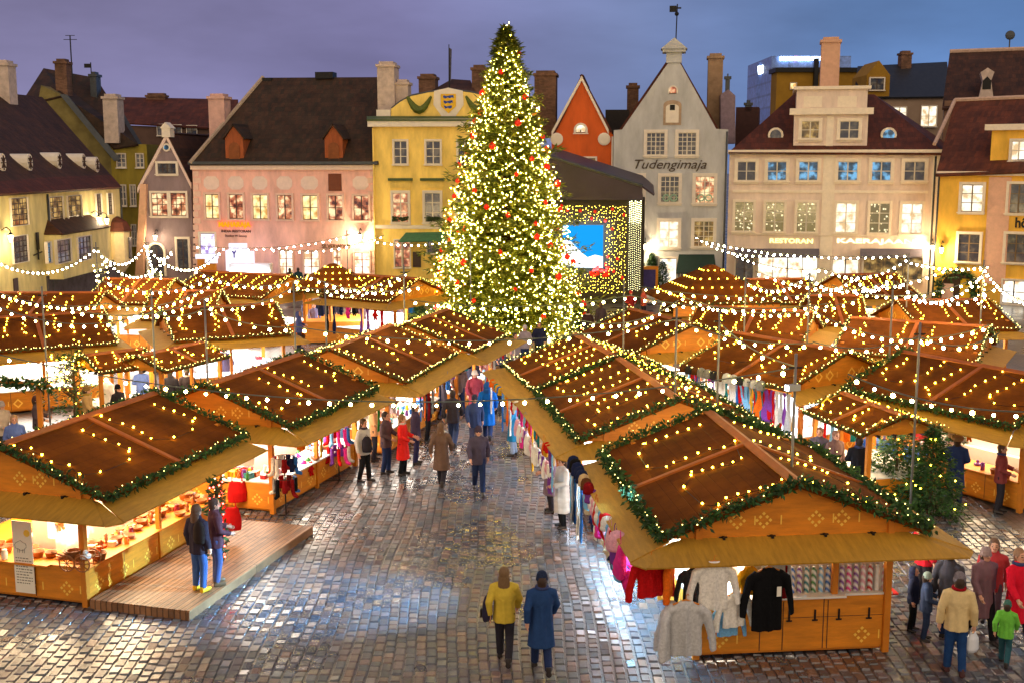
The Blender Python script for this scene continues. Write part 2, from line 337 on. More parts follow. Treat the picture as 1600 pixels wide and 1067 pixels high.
    def roof(s, faces, m, t=.14, name='roof'):
        for f in faces:
            b = MB(); b.slab([s.L3(*q) if len(q) == 3 and not isinstance(q, Vector) else q for q in f], t); s.part(name, b, m)
    def gable_roof(s, eL, ap, eR, m, depth, over=.12, t=.16):
        (xl, zl), (xa, za), (xr, zr) = s.l(*eL), s.l(*ap), s.l(*eR)
        for xe, ze in ((xl, zl), (xr, zr)):
            b = MB(); b.slab([(xa, -over, za + t * .9), (xe, -over, ze + t * .9), (xe, depth, ze + t * .9), (xa, depth, za + t * .9)], t); s.part('roof', b, m)
    def chimney(s, u0, v0, u1, v1, m, d=3.0, thick=1.0, cap=True, parent=None):
        x0, z1 = s.l(u0, v0, d); x1, z0 = s.l(u1, v1, d); b = MB(); b.box(x0, x1, d, d + thick, z0, z1)
        if cap: k = .09; b.box(x0 - k, x1 + k, d - k, d + thick + k, z1 + .003, z1 + .18); b.box(x0 + .1, x1 - .1, d + .1, d + thick - .1, z1 + .18, z1 + .36)
        return s.part('chimney', b, m, parent)
    def text(s, txt, u0, v0, u1, v1, m, d=-.02, **k):
        x0, z1 = s.l(u0, v0); x1, z0 = s.l(u1, v1); return letters('lettering', txt, s.root, x0, x1, z0, z1, d, m, **k)
    def pipe(s, u, v0, v1=None, m=None, d=-.08, r=.06):
        x, z1 = s.l(u, v0); z0 = 0 if v1 is None else s.l(u, v1)[1]; b = MB(); b.tube([(x, d, z0), (x, d, z1)], r, 6); return s.part('downpipe', b, m or METAL, smooth=True)
    def wall_lamp(s, u, v, power_, col=(1, .74, .42), d=-.45, size=.12):
        power = power_ * 1.5; x, z = s.l(u, v); b = MB(); b.tube([(x, 0, z + .45), (x, d * .6, z + .6), (x, d, z + .45), (x, d, z + .2)], .025, 6); b.lathe([(.17, .2), (.05, .32), (.02, .36)], 8, (x, d, z))
        f = s.part('wall_lamp', b, IRON); g = MB(); g.lathe([(.06, -.14), (.13, .18)], 8, (x, d, z)); g.build('lantern_glass', glow('lantern glass', (1, .8, .5, 1), 22), f, True)
        lamp('lantern_light', 'POINT', f, (x, d - .2, z + .05), power, col, size)
    def courtain(s): pass

# ---- the long cream house that runs away along the square
h = House('cream_house', 'long cream two storey house with round roof eyes and a low brown tiled roof', 'house', -80, 53.5, 187, 77)
cream = plaster('cream', C(228, 212, 150), .2)
h.wall([(-80, 307), (187, 291)], cream, 9)
h.box('plinth', 72, 432, 187, 470, mat('dark stone plinth', C(84, 78, 86), .35, 2, .9, .5, 6), 0, .1, proud=.12, ground=True)
h.roof([[(-84, 309, -.35), (190, 293, -.35), (66, 152, 7), (-84, 136, 7)]], TILE_BR)
h.roof([[(-84, 308, -.42), (190, 292.5, -.42), (174, 274, .55), (-84, 283, .55)]], TILE_RD, .08, 'lit_eaves_course')  # redder tile strip; lamplight on the lowest tiles put into its colour
h.box('cornice', -80, 307, 187, 302, TRIM, 0, .1, proud=.1) if False else None
for u, v in ((5, 255), (47, 255), (93, 252), (131, 253), (152, 258)):
    ez, rz_ = h.l(u, 300, -.35)[1], h.l(68, 152, 7)[1]; ez = 6.6
    dq = next((i * .1 for i in range(70) if ez + (rz_ - ez) * (i * .1 + .35) / 7.35 > h.l(u, v, i * .1)[1] - .62), 2.0); x, z = h.l(u, v, dq); b = MB(); k = 12
    ring = lambda r, y: [(x + r * math.cos(2 * math.pi * i / k) * .8, y, z + r * math.sin(2 * math.pi * i / k)) for i in range(k)]
    b.add(ring(.5, dq) + ring(.5, dq + 2.2), [tuple(range(k))[::-1]] + [(i, (i + 1) % k, (i + 1) % k + k, i + k) for i in range(k)])
    f = h.part('oculus_dormer', b, TRIM); b = MB()
    for i in range(4): a = math.pi * i / 4; b.tube([(x - .38 * .8 * math.cos(a), dq - .03, z - .38 * math.sin(a)), (x + .38 * .8 * math.cos(a), dq - .03, z + .38 * math.sin(a))], .035, 4)
    b.build('oculus_tracery', SASH, f)
for u0, v0, u1, v1, n, p in ((-45, 314, -15, 354, 3, 'dimwarm'), (14, 311, 43, 351, 4, 'dimwarm'), (74, 309, 98, 347, 3, 'dimwarm'), (103, 307, 127, 345, 3, 'dimwarm'), (148, 304, 158, 336, 2, 'dark'), (166, 303, 175, 335, 2, 'dark'),
                             (-45, 376, -15, 416, 3, 'dimwarm'), (17, 371, 43, 408, 4, 'dark'), (152, 364, 158, 388, 1, 'dark')):
    h.window(u0, v0, u1, v1, p, n, 5, sash=SASH, tw=.03, sill=False)
xb0, zt = h.l(70, 366); xb1, _ = h.l(146, 356); _, zb = h.l(110, 428)
b = MB(); b.box(xb0, xb1, -.9, -.001, zb, zt); bay = h.part('bay', b, cream)
b = MB(); b.slab([(xb0 - .15, -1.05, zt), (xb1 + .15, -1.05, zt), (xb1 - .5, 0, zt + .75), (xb0 + .5, 0, zt + .75)], .1); b.slab([(xb0 - .15, -1.05, zt), (xb0 + .5, 0, zt + .75), (xb0 - .15, 0, zt)], .1); b.slab([(xb1 + .15, -1.05, zt), (xb1 + .15, 0, zt), (xb1 - .5, 0, zt + .75)], .1); b.build('bay_roof', TILE_BR, bay)
for u0, v0, u1, v1, n, p in ((71, 380, 79, 410, 1, 'blue'), (86, 377, 110, 408, 3, 'dark'), (119, 372, 142, 404, 4, 'dark')): h.window(u0, v0, u1, v1, p, n, 4, sash=SASH, tw=.04, d=-.9, sill=False)
ox, oz = h.l(180, 390); b = MB(); b.lathe([(.3, -1.5), (.75, -.9), (.75, 1.25)], 8, (ox, -.25, oz)); o1 = h.part('oriel', b, mat('oriel wall', C(225, 205, 160), .1)); b = MB(); b.lathe([(.92, 1.2), (.62, 1.8), (.08, 2.15)], 8, (ox, -.25, oz)); b.build('oriel_roof', TILE_RD, o1)
b = MB(); b.box(ox - .3, ox + .2, -1.03, -.98, oz - .6, oz + .8); b.build('oriel_window', PANES['dark'], o1)
h.pipe(72, 304); h.pipe(186, 293)
b = MB(); x, z = h.l(57, 398); b.tube([(x - .6, -.1, z), (x + .5, -.1, z + .1)], .04); b.tube([(x, -.1, z - .3), (x, -.1, z + 1.1)], .05); b.box(x - .16, x + .16, -.14, -.08, z + .25, z + 1.2); h.part('hanging_sign', b, IRON)
h.wall_lamp(143, 345, 150); h.wall_lamp(156, 347, 110); h.wall_lamp(3, 374, 130)
for v0, v1, w0, w1, d in ((103, 170, 12, 30, 6),): h.chimney(w0, v0, w1, v1 + 20, CHIM_W, d)
h.box('door', 20, 436, 29, 470, SASH, 0, .05, proud=.05, ground=True)
# ---- mossy house behind it
h = House('mossy_house', 'olive gabled house with steep mossy roof squeezed behind the cream house', 'house', 60, 84, 229, 84)
olive = plaster('olive', C(140, 124, 42), .25)
h.wall([(172, 226), (229, 226)], olive, 6)
h.wall([(40, 262), (64, 134), (100, 150), (184, 262)], mat('grey green gable render', C(120, 108, 62), .3, 1.2, .9, .3, 5), 5, 'gable_wall', d=.6)
h.roof([[(30, 166, .5), (68, 107, 6), (150, 122, 6.5), (216, 226, -.2), (178, 232, -.2), (98, 150, .5)]], TILE_DK)
b = MB(); b.slab([h.L3(93, 148, .2), h.L3(104, 148, .2), h.L3(188, 250, -.6), h.L3(178, 252, -.6)], .2); h.part('verge', b, METAL)
h.roof([[(165, 150, 5), (178, 152, 5), (222, 226, 1), (196, 228, 1)]], METAL, .1, 'dormer_roof')
h.chimney(85, 100, 106, 152, BRICKY, 1.5); h.chimney(160, 155, 186, 224, CHIM_W, -.4, 1.4); h.chimney(140, 120, 152, 160, METAL, 4)
for q in ((183, 241, 197, 262), (213, 241, 225, 262), (187, 290, 198, 322), (204, 290, 213, 322), (206, 352, 214, 384)): h.window(*q, 'dark', 2, 3, sash=SASHW, tw=.05)
b = MB(); x, z = h.l(113, 120, 5); _, zt = h.l(113, 56, 5); b.tube([(x, 5, z - 2), (x, 5, zt)], .05, 5); b.tube([(x - .5, 5, zt - .3), (x + .5, 5, zt - .3)], .03, 4); b.tube([(x - .35, 5, zt), (x + .35, 5, zt)], .03, 4); h.part('aerial', b, IRON)
b = MB(); x, z = h.l(143, 122, 5); _, zt = h.l(143, 98, 5); b.tube([(x, 5, z - .5), (x, 5, zt)], .04, 5); b.box(x - .5, x, 4.97, 5.03, zt - .4, zt - .1); h.part('weather_vane', b, IRON)
# ---- red roofed block in the second row
h = House('red_roofed_block', 'dim block with long dark red roof behind the narrow gabled house', 'house', 188, 104, 372, 104)
h.wall([(188, 196), (372, 203)], mat('dim brown wall', C(92, 70, 60), .2, 1, .9), 10)
h.roof([[(186, 192, -.3), (374, 203, -.3), (372, 156, 6), (190, 152, 6)]], TILE_RD)
for q in ((246, 195, 262, 212), (268, 196, 284, 213), (292, 197, 308, 213)): h.window(*q, 'dark', 2, 2, tw=.05)
h.chimney(228, 152, 258, 165, BRICKY, 5.5)
# ---- narrow grey-violet gabled house
h = House('narrow_gabled_house', 'narrow grey violet house with white edged gable and tiny attic window', 'house', 217, 80, 300, 79.5)
gv = plaster('grey violet', C(132, 116, 122), .2)
h.wall([(222, 290), (261, 214), (298, 284)], gv, 10)
h.gable_roof((217, 293), (261, 210), (300, 288), TILE_BR, 11)
b = MB()
for p, q in (((216, 294), (261, 209)), ((261, 209), (300, 287))):
    (x0, z0), (x1, z1) = h.l(*p), h.l(*q); b.prism([(x0, z0), (x1, z1), (x1, z1 - .38), (x0, z0 - .38)], -.16, -.002)
h.part('gable_trim', b, mat('pale pink trim', C(222, 200, 190), .1)); b = MB(); (x, z) = h.l(261, 208); b.box(x - .3, x + .3, -.2, .5, z - .3, z + .3); b.prism([(x - .4, z + .3), (x + .4, z + .3), (x, z + .7)], -.25, .55); h.part('finial', b, TRIM)
b = MB(); P = [h.l(213, 446), h.l(226, 446), h.l(231, 288), h.l(222, 288)]; b.prism(P, -.3, -.003); h.part('buttress', b, mat('peach buttress', C(215, 170, 140), .12))
h.window(237, 302, 263, 338, 'mixed', 3, 4, sash=SASH, tw=.14); h.window(267, 302, 292, 338, 'mixed', 3, 4, sash=SASH, tw=.14); h.window(247, 256, 276, 272, 'dark', 4, 2, tw=.16)
x, z = h.l(261, 231); b = MB(); b.m = Matrix.Translation((x, -.05, z)) @ Matrix.Rotation(R(90), 4, 'X'); b.lathe([(.28, -.02), (.28, .06)], 14); f = h.part('oculus', b, TRIM); b = MB(); b.m = Matrix.Translation((x, -.13, z)) @ Matrix.Rotation(R(90), 4, 'X'); b.lathe([(.17, -.02), (.17, .02)], 12); b.build('oculus_glass', PANES['blue'], f)
h.window(277, 374, 296, 420, 'dark', 2, 3, tw=.16, sill=False, name='door'); h.window(233, 382, 258, 432, 'dark', 2, 3, arch=True, tw=.15, sill=False, name='doorway'); h.wall_lamp(247, 372, 90)
# ---- pink house with the great roof
h = House('pink_house', 'pink three storey house with very large dark tiled roof and two dormers', 'house', 300, 79, 589, 77.2)
pink = plaster('pink', C(234, 184, 172), .2)
h.wall([(300, 257), (589, 256)], pink, 12)
h.roof([[(296, 257, -.4), (591, 256, -.4), (600, 121, 6.3), (412, 122, 6.3)]], TILE_DK)
h.roof([[(296, 257, -.4), (412, 122, 6.3), h.L3(398, 200, 12.6)[:0] or (300, 235, 12.4)]], TILE_DK)
b = MB(); b.tube([h.L3(297, 255, -.42), h.L3(411, 121, 6.3)], .14, 6); h.part('verge', b, mat('pale verge', C(170, 150, 130), .2))
h.box('cornice', 299, 257, 590, 266, mat('cream cornice', C(225, 200, 185), .08), 0, .1, proud=.22); h.box('gutter', 297, 253, 592, 257.5, METAL, 0, .1, proud=.4)
QUO = mat('pale quoin', C(224, 190, 175), .12)
for side, u in ((0, 302), (1, 579)):
    b = MB()
    for i in range(17):
        x, z = h.l(u, 268 + i * 10.5); ww = .55 if i % 2 else .38; b.box(x if not side else h.w - ww - .02, x + ww if not side else h.w - .02, -.05, -.002, z - .36, z)
    h.part('quoin_stones', b, QUO)
OCT = mat('white panel render', C(228, 205, 196), .08)
for i, (u0, u1) in enumerate(((318, 343), (356, 381), (394, 418), (432, 457), (470, 497), (512, 535), (551, 576))):
    if i == 5: h.box('shutter', 513, 272, 534, 299, mat('brown shutter', C(110, 58, 36), .15), 0, .05, proud=.06); continue
    (x0, z1), (x1, z0) = h.l(u0, 276), h.l(u1, 297); k = .25; b = MB(); b.prism([(x0 + k, z0), (x1 - k, z0), (x1, z0 + k), (x1, z1 - k), (x1 - k, z1), (x0 + k, z1), (x0, z1 - k), (x0, z0 + k)], -.03, -.002); h.part('blind_panel', b, OCT)
for i, (u0, u1) in enumerate(((321, 343), (358, 381), (395, 419), (434, 457), (473, 497), (513, 536), (553, 577))):
    h.window(u0, 304 + i * .4, u1, 342 + i * .5, ('warm', 'mixed', 'warm', 'mixed', 'warm', 'mixed', 'mixed')[i], 2, 2, sash=SASH, tw=.13, trim=QUO)
RSASH = mat('rust red sash', C(150, 70, 40), .1)
for u0, u1, v0 in ((437, 458, 392), (475, 499, 393), (521, 533, 390), (554, 578, 395)): h.window(u0, v0, u1, 429, 'shop', 2, 3, sash=RSASH, tw=.1, trim=QUO)
h.window(313, 365, 337, 398, 'violet', 1, 1, tw=.12)
DORM = mat('orange brown dormer boards', C(150, 78, 40), .25, 6, .8, stretch=(1, 1, .2))
for u0, u1 in ((353, 381), (508, 536)):
    dd = .02; (x0, z0), (x1, _), (_, z1), (_, za) = h.l(u0, 254, dd), h.l(u1, 254, dd), h.l(u0, 217, dd), h.l(u0, 196, dd); xm = (x0 + x1) / 2
    b = MB(); b.prism([(x0, z0), (x1, z0), (x1, z1), (xm, za), (x0, z1)], dd, dd + 3.4); f = h.part('dormer', b, DORM)
    b = MB(); b.slab([(xm, dd - .15, za + .1), (x0 - .2, dd - .15, z1 - .02), (x0 - .2, dd + 3.9, z1 - .02), (xm, dd + 3.9, za + .1)], .09); b.slab([(xm, dd - .15, za + .1), (x1 + .2, dd - .15, z1 - .02), (x1 + .2, dd + 3.9, z1 - .02), (xm, dd + 3.9, za + .1)], .09); b.build('dormer_roof', TILE_DK, f)
    n = 8; r = (x1 - x0) * .3; zc = z0 + (z1 - z0) * .6; b = MB(); b.prism([(xm + r * math.cos(math.pi * i / n), zc + r * math.sin(math.pi * i / n)) for i in range(n + 1)] + [(xm - r, z0 + .1), (xm + r, z0 + .1)], dd - .05, dd - .002); b.build('dormer_hatch', mat('hatch boards', C(128, 70, 30), .2), f)
h.box('roof_vent', 492, 113, 520, 123, IRON, 6, 1.0); h.box('roof_vent', 410, 122, 424, 127, IRON, 6, 1.0)
h.chimney(325, 155, 353, 240, mat('pink limewash chimney', C(205, 165, 155), .2, 2, .9), 2.5, 1.2)
h.text('MAHARAJA', 343, 347, 393, 358, glow('orange neon', (1, .13, .005, 1), 2.6), d=-.12, bold=.03, depth=.1); DKL = mat('dark sign letters', C(62, 36, 32), .05)
h.text('INDIA RESTORAN', 346, 359.5, 392, 364, DKL, bold=.02); h.text('Stockus W Saxony', 352, 367, 386, 372, DKL)
h.text('SILVERWOLD', 503, 382, 548, 389, mat('brown sign letters', C(96, 66, 40), .05), bold=.02)
h.wall_lamp(565, 371, 260); h.pipe(590, 258); h.pipe(586, 258, m=TRIM)
# ---- yellow house with the arms in its pediment
h = House('yellow_pediment_house', 'yellow house with white cornice, painted arms and garlands in its pediment', 'house', 582, 77, 822, 76)
yel = plaster('yellow', C(240, 208, 112), .2)
h.wall([(582, 188), (822, 188)], yel, 10)
h.box('cornice', 576, 187, 830, 198, TRIM, 0, .2, proud=.4); GRN = mat('green copper sheet', C(70, 88, 48), .2, 3, .6)
b = MB(); b.slab([h.L3(573, 187.2, -.5), h.L3(832, 187.2, -.5), h.L3(832, 182, .5), h.L3(573, 182, .5)], .1); h.part('cornice_roof', b, GRN)
P = [h.l(u, v, .7) for u, v in ((611, 185), (611, 171), (625, 160), (642, 151), (670, 145), (702, 141.5), (734, 145), (762, 151), (780, 160), (794, 171), (794, 185))]
b = MB(); b.prism(P, .7, 1.3); h.part('pediment', b, yel)
b = MB(); [b.tube([(P[i][0], .95, P[i][1] + .05), (P[i + 1][0], .95, P[i + 1][1] + .05)], .09, 5) for i in range(1, 9)]; h.part('pediment_coping', b, METAL)
h.box('parapet_block', 588, 172, 610, 185, TRIM, .6, .8); h.box('parapet_block', 795, 172, 817, 185, TRIM, .6, .8)
x, z = h.l(701, 162, .7); b = MB(); b.prism([(x - .95 + .95 * 0, z + .8), (x - 1.0, z - .1), (x - .45, z - .85), (x, z - 1.0), (x + .45, z - .85), (x + 1.0, z - .1), (x + .95, z + .8), (x, z + 1.0)], .62, .699); arms = h.part('coat_of_arms', b, TRIM)
b = MB(); b.prism([(x - .5, z + .6), (x - .5, z - .2), (x, z - .65), (x + .5, z - .2), (x + .5, z + .6)], .56, .619); b.build('shield', mat('gold shield', C(226, 180, 40), .1), arms)
b = MB()
for i in range(3):
    zz = z + .4 - i * .33; b.prism([(x - .36 + i * .05, zz - .02), (x - .30, zz + .12), (x - .1, zz + .05), (x + .1, zz + .1), (x + .33 - i * .05, zz + .12), (x + .36 - i * .06, zz - .06), (x + .2, zz - .02), (x + .12, zz - .1), (x - .05, zz - .03), (x - .18, zz - .11)], .545, .559)
b.build('blue_lions', mat('heraldic blue', C(40, 70, 150), .1), arms)
for sgn in (-1, 1):
    b = MB(); pts = [(x + sgn * (1.15 + 1.6 * t), .66, z + .45 - 1.6 * math.sin(math.pi * t) * .55) for t in [i / 8 for i in range(9)]]; b.tube(pts, [.08, .16, .22, .26, .28, .26, .22, .16, .1], 6); b.build('painted_garland', mat('garland relief green', C(84, 96, 34), .25), arms)
b = MB(); b.slab([h.L3(660, 150, 3), h.L3(745, 150, 3), h.L3(735, 126, 7), h.L3(706, 124, 7)], .15); h.part('roof', b, TILE_BR)
for q in ((616, 221, 636, 257), (666, 221, 688, 257), (716, 221, 737, 257)): h.window(*q, 'dark', 2, 3, sash=SASHW, tw=.12)
for q in ((614, 302, 638, 348), (664, 302, 688, 348), (715, 302, 739, 348)):
    h.window(*q, 'mixed' if q[0] == 614 else 'dark', 2, 3, sash=SASHW, tw=.16); h.box('lintel', q[0] - 7, 279, q[2] + 7, 283, GRN, 0, .05, proud=.22); h.box('lintel_frieze', q[0] - 4, 283.5, q[2] + 4, 294, yel, 0, .05, proud=.07)
    b = MB(); x0, z0 = h.l(q[0], q[3] - 4); x1, _ = h.l(q[2], q[3])
    for i in range(60): a = rnd.uniform(x0, x1); b.ball((a, -.2, z0 + rnd.uniform(-.05, .18)), rnd.uniform(.04, .09), 4, 3)
    h.part('window_box_foliage', b, mat('dark window box greenery', C(40, 58, 26), .3))
h.box('string_course', 582, 352, 822, 359, TRIM, 0, .05, proud=.12)
for q in ((617, 376, 628, 418), (630, 376, 641, 418)): h.window(*q, 'mixed', 1, 3, sash=GRN, tw=.08)
h.window(668, 374, 692, 396, 'dark', 2, 1, sash=GRN, tw=.06); h.window(700, 374, 726, 440, 'dark', 2, 3, sash=GRN, tw=.06, name='door', sill=False)
b = MB(); b.slab([h.L3(622, 378, -1.2), h.L3(738, 376, -1.2), h.L3(738, 362, 0), h.L3(634, 364, 0)], .06); h.part('canopy', b, mat('green awning sheet', C(66, 120, 84), .2))
h.box('notice_board', 645, 394, 658, 418, SASH, 0, .05, proud=.06); h.pipe(583, 200, m=yel)
h.chimney(589, 105, 617, 185, CHIM_W, 2, 1.6); h.chimney(618, 133, 638, 185, CHIM_W, 2.4, 1.2); h.chimney(654, 124, 680, 160, BRICKY, 5, 1.4); h.chimney(737, 110, 758, 160, BRICKY, 5, 1.4)
b = MB(); x, z = h.l(702, 142, 1); _, zt = h.l(702, 70, 1); b.tube([(x, 1, z - .6), (x, 1, zt)], [.06, .03], 6); h.part('flagpole', b, IRON); b = MB(); b.add([(x, 1, zt - .2), (x + .18, 1.05, zt - .3), (x + .12, 1.0, zt - 2.3), (x, 1, zt - 2.4)], [(0, 1, 2, 3)]); h.part('furled_flag', b, mat('dark furled flag', C(60, 60, 80), .2))
# ---- orange gabled house behind the tree
h = House('orange_gabled_house', 'burnt orange gabled house with scrolled shoulders and small lit arched window', 'house', 862, 78, 959, 77.6)
org = plaster('burnt orange', C(206, 92, 34), .16)
h.wall([(862, 212), (874, 190), (909, 124), (945, 192), (958, 212)], org, 12)
h.gable_roof((864, 212), (909, 120), (957, 210), TILE_RD, 13)
b = MB()
for p, q in (((862, 206), (909, 119)), ((909, 119), (951, 203))):
    (x0, z0), (x1, z1) = h.l(*p), h.l(*q); b.prism([(x0, z0), (x1, z1), (x1, z1 - .32), (x0, z0 - .32)], -.16, -.002)
h.part('gable_trim', b, TRIM)
for u in (870, 944):
    x, z = h.l(u, 218); b = MB(); b.m = Matrix.Translation((x, -.1, z)) @ Matrix.Rotation(R(90), 4, 'X'); b.lathe([(.42, -.1), (.42, .06), (.3, .1)], 14); h.part('scroll', b, TRIM, smooth=False)
h.window(900, 196, 915, 208, 'white', 2, 1, arch=True, tw=.14); h.window(897, 248, 930, 262, 'dimwarm', 2, 2, tw=.12)
h.chimney(835, 119, 868, 215, BRICKY, 3, 2.0); h.chimney(980, 138, 997, 200, BRICKY, 6, 1.0); h.chimney(866, 195, 880, 212, METAL, 3, .8, False)
h.box('roof_dormer', 946, 172, 982, 215, mat('sooty boards', C(40, 34, 34), .2), 4, 3); h.pipe(957, 214, m=TRIM)
# ---- grey house with the tall gable
h = House('grey_gabled_house', 'tall grey gabled house lettered across its front with a vane on its peak', 'house', 959, 77, 1138, 76)
grey = plaster('pale grey green', C(186, 187, 188), .16)
h.wall([(959, 204), (972, 203), (1046, 96), (1061, 96), (1119, 202), (1138, 203)], grey, 14)
h.gable_roof((962, 214), (1053, 82), (1127, 212), TILE_RD, 14, -.3)
(x, z) = h.l(1053, 96); b = MB(); b.box(x - .5, x + .5, -.1, .9, z - .1, z + .55); b.box(x - .75, x + .75, -.3, 1.1, z + .553, z + .75); b.prism([(x - .85, z + .753), (x + .85, z + .753), (x, z + 1.45)], -.4, 1.2); f = h.part('finial', b, grey)
b = MB(); _, zt = h.l(1053, 6); b.tube([(x + .1, .3, z + 1.3), (x + .15, .3, zt)], .04, 5); b.ball((x + .12, .3, z + 3.0), .14, 8, 6); b.box(x - .35, x + .1, .28, .32, zt - .5, zt - .1); b.box(x + .1, x + .4, .28, .32, zt - .3, zt - .2); b.build('weather_vane', IRON, f)
(x0, z0), (x1, z1) = h.l(1036, 196), h.l(1065, 157); xm = (x0 + x1) / 2; rr = (x1 - x0) / 2; b = MB(); b.prism([(xm + rr * math.cos(math.pi * i / 10), z1 - rr * .5 + rr * .5 * math.sin(math.pi * i / 10)) for i in range(11)] + [(x0, z0), (x1, z0)], -.04, -.002); f = h.part('hoist_niche', b, mat('niche stone', C(165, 142, 120), .2))
b = MB(); rr *= .72; b.prism([(xm + rr * math.cos(math.pi * i / 10), z1 - .25 - rr * .5 + rr * .5 * math.sin(math.pi * i / 10)) for i in range(11)] + [(xm - rr, z0 + .15), (xm + rr, z0 + .15)], -.07, -.041); b.build('hoist_door', TRIM, f); b = MB(); b.box(xm - .16, xm + .16, -.085, -.071, z0 + .95, z0 + 1.3); b.build('hoist_hatch', IRON, f)
h.window(1046, 136, 1057, 147, 'mixed', 1, 1, arch=True, tw=.08, sill=False)
for q, p in (((1011, 208, 1038, 243), 'dark'), ((1060, 208, 1087, 243), 'dark'), ((978, 276, 1004, 316), 'dark'), ((1033, 276, 1060, 317), 'dark'), ((1087, 276, 1115, 318), 'mixed'), ((1031, 346, 1059, 387), 'white'), ((1085, 346, 1114, 386), 'dimwarm')):
    h.window(*q, p, 4 if p != 'white' else 2, 5 if p != 'white' else 3, sash=SASHW, tw=.2)
for u0, u1 in ((1035, 1058), (1089, 1113)):
    b = MB(); (x0, z0), (x1, _) = h.l(u0, 315), h.l(u1, 315)
    for i in range(2):
        xc = x0 + (x1 - x0) * (.25 + .5 * i); [b.ball((xc + .2 * math.cos(a * .52), -.09, z0 + .22 + .2 * math.sin(a * .52)), .06, 5, 4) for a in range(12)]
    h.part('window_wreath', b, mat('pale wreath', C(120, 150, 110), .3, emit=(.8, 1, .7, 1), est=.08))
h.text('Tudengimaja', 992, 250, 1104, 269, mat('brown script letters', C(74, 62, 50), .05), shear=.35, bold=.005)
h.wall_lamp(1008, 386, 230); h.window(1031, 404, 1056, 452, 'shop', 1, 1, tw=.12, sill=False, name='door')
b = MB(); b.slab([h.L3(1056, 427, -1.5), h.L3(1120, 427, -1.5), h.L3(1116, 398, 0), h.L3(1061, 398, 0)], .06); h.part('awning', b, mat('dark green awning', C(24, 50, 42), .15)); h.window(1064, 420, 1112, 456, 'dark', 3, 1, tw=.05, sill=False)
h.chimney(1107, 92, 1127, 205, mat('tan chimney render', C(156, 128, 100), .25, 2, .9), 5, 1.3); b = MB(); P = [h.l(1126, 225, 3), h.l(1126, 148, 3), h.l(1138, 140, 3), h.l(1149, 150, 3), h.l(1149, 225, 3)]; b.prism(P, 3, 5); h.part('stair_turret', b, mat('violet grey render', C(128, 110, 122), .2)); h.chimney(1134, 124, 1140, 146, METAL, 3.5, .5)
h.pipe(1136, 206)
# ---- beige house with the big central dormer
h = House('beige_house', 'broad beige house with mansard roof, big pedimented dormer and fairy lit windows', 'house', 1140, 76, 1476, 73)
beige = plaster('beige', C(228, 208, 192), .16)
h.wall([(1140, 238), (1476, 239)], beige, 12)
h.roof([[(1138, 239, -.4), (1478, 240, -.4), (1366, 148, 6), (1240, 148, 6)], [(1138, 239, -.4), (1240, 148, 6), (1165, 225, 12.4)], [(1478, 240, -.4), (1480, 225, 12.4), (1366, 148, 6)]], TILE_RD)
CRT = mat('cream trim', C(236, 222, 200), .08)
h.box('cornice', 1138, 235, 1479, 241, CRT, 0, .2, proud=.35); h.box('string_course', 1145, 297, 1450, 303, CRT, 0, .05, proud=.07); h.box('string_course', 1143, 365, 1452, 371, CRT, 0, .05, proud=.1)
h.box('pilaster', 1287, 242, 1298, 440, CRT, 0, .05, proud=.05)
for i, (u0, u1) in enumerate(((1153, 1180), (1200, 1228), (1249, 1277), (1310, 1339), (1363, 1391), (1414, 1444))): h.window(u0, 253, u1, 283, ('dark', 'blue', 'blue', 'blue', 'blue', 'dark')[i], 2, 2, sash=SASHW, tw=.2, trim=CRT)
for i, (u0, u1) in enumerate(((1149, 1176), (1197, 1224), (1246, 1274), (1307, 1336), (1360, 1388), (1410, 1439))): h.window(u0, 316 + i * .5, u1, 362 + i * .7, ('fairy', 'fairy', 'fairy', 'white', 'fairy', 'white')[i], 2, 3, sash=SASHW, tw=.16, trim=CRT)
h.text('RESTORAN', 1203, 373, 1270, 381, glow('pale yellow letters', (1, .8, .25, 1), 2.6), bold=.02); h.text('KAERAJAAN', 1308, 373, 1428, 384, glow('cream lit letters', (1, .85, .45, 1), 2.2), bold=.03)
dd = .35
b = MB(); (x0, z0), (x1, z1) = h.l(1239, 238, dd), h.l(1357, 176, dd); b.box(x0, x1, dd, dd + 5, z0, z1); f = h.part('central_dormer', b, beige)
_, zt = h.l(1240, 141, dd); b = MB(); b.box(x0 + .1, x1 - .1, dd, dd + 5, z1 + .003, zt); b.build('dormer_attic', beige, f)
b = MB(); b.box(x0 - .3, x1 + .3, dd - .3, dd + .2, z1 - .12, z1 + .28); b.build('dormer_cornice', CRT, f); b = MB(); b.box(x0 - .1, x1 + .1, dd - .2, dd + 5, zt + .003, zt + .2); b.build('dormer_cap', CRT, f)
for u0, u1 in ((1256, 1284), (1309, 1338)): h.box('attic_panel', u0, 151, u1, 168, CRT, dd, .02, proud=.03)
h.window(1253, 190, 1279, 217, 'dimwarm', 2, 2, sash=SASHW, tw=.2, d=dd, trim=CRT); h.window(1313, 190, 1341, 217, 'dark', 2, 2, sash=SASHW, tw=.2, d=dd, trim=CRT); h.box('pilaster', 1292, 182, 1301, 236, CRT, dd, .02, proud=.04)
for u, p in ((1212, 'dark'), (1388, 'blue')):
    x, z = h.l(u, 212, 1.5); b = MB(); b.lathe([(.5, 0), (.5, 2.0)], 14, (0, 0, 0)); bb = MB(); bb.m = Matrix.Translation((x, 1.2, z)) @ Matrix.Rotation(R(-90), 4, 'X'); bb.lathe([(.5, 0), (.5, 2.4)], 14); f = h.part('roof_eye', bb, CRT); bb = MB(); bb.m = Matrix.Translation((x, 1.18, z)) @ Matrix.Rotation(R(90), 4, 'X'); bb.lathe([(.36, -.01), (.36, .02)], 14); bb.build('roof_eye_glass', PANES[p], f)
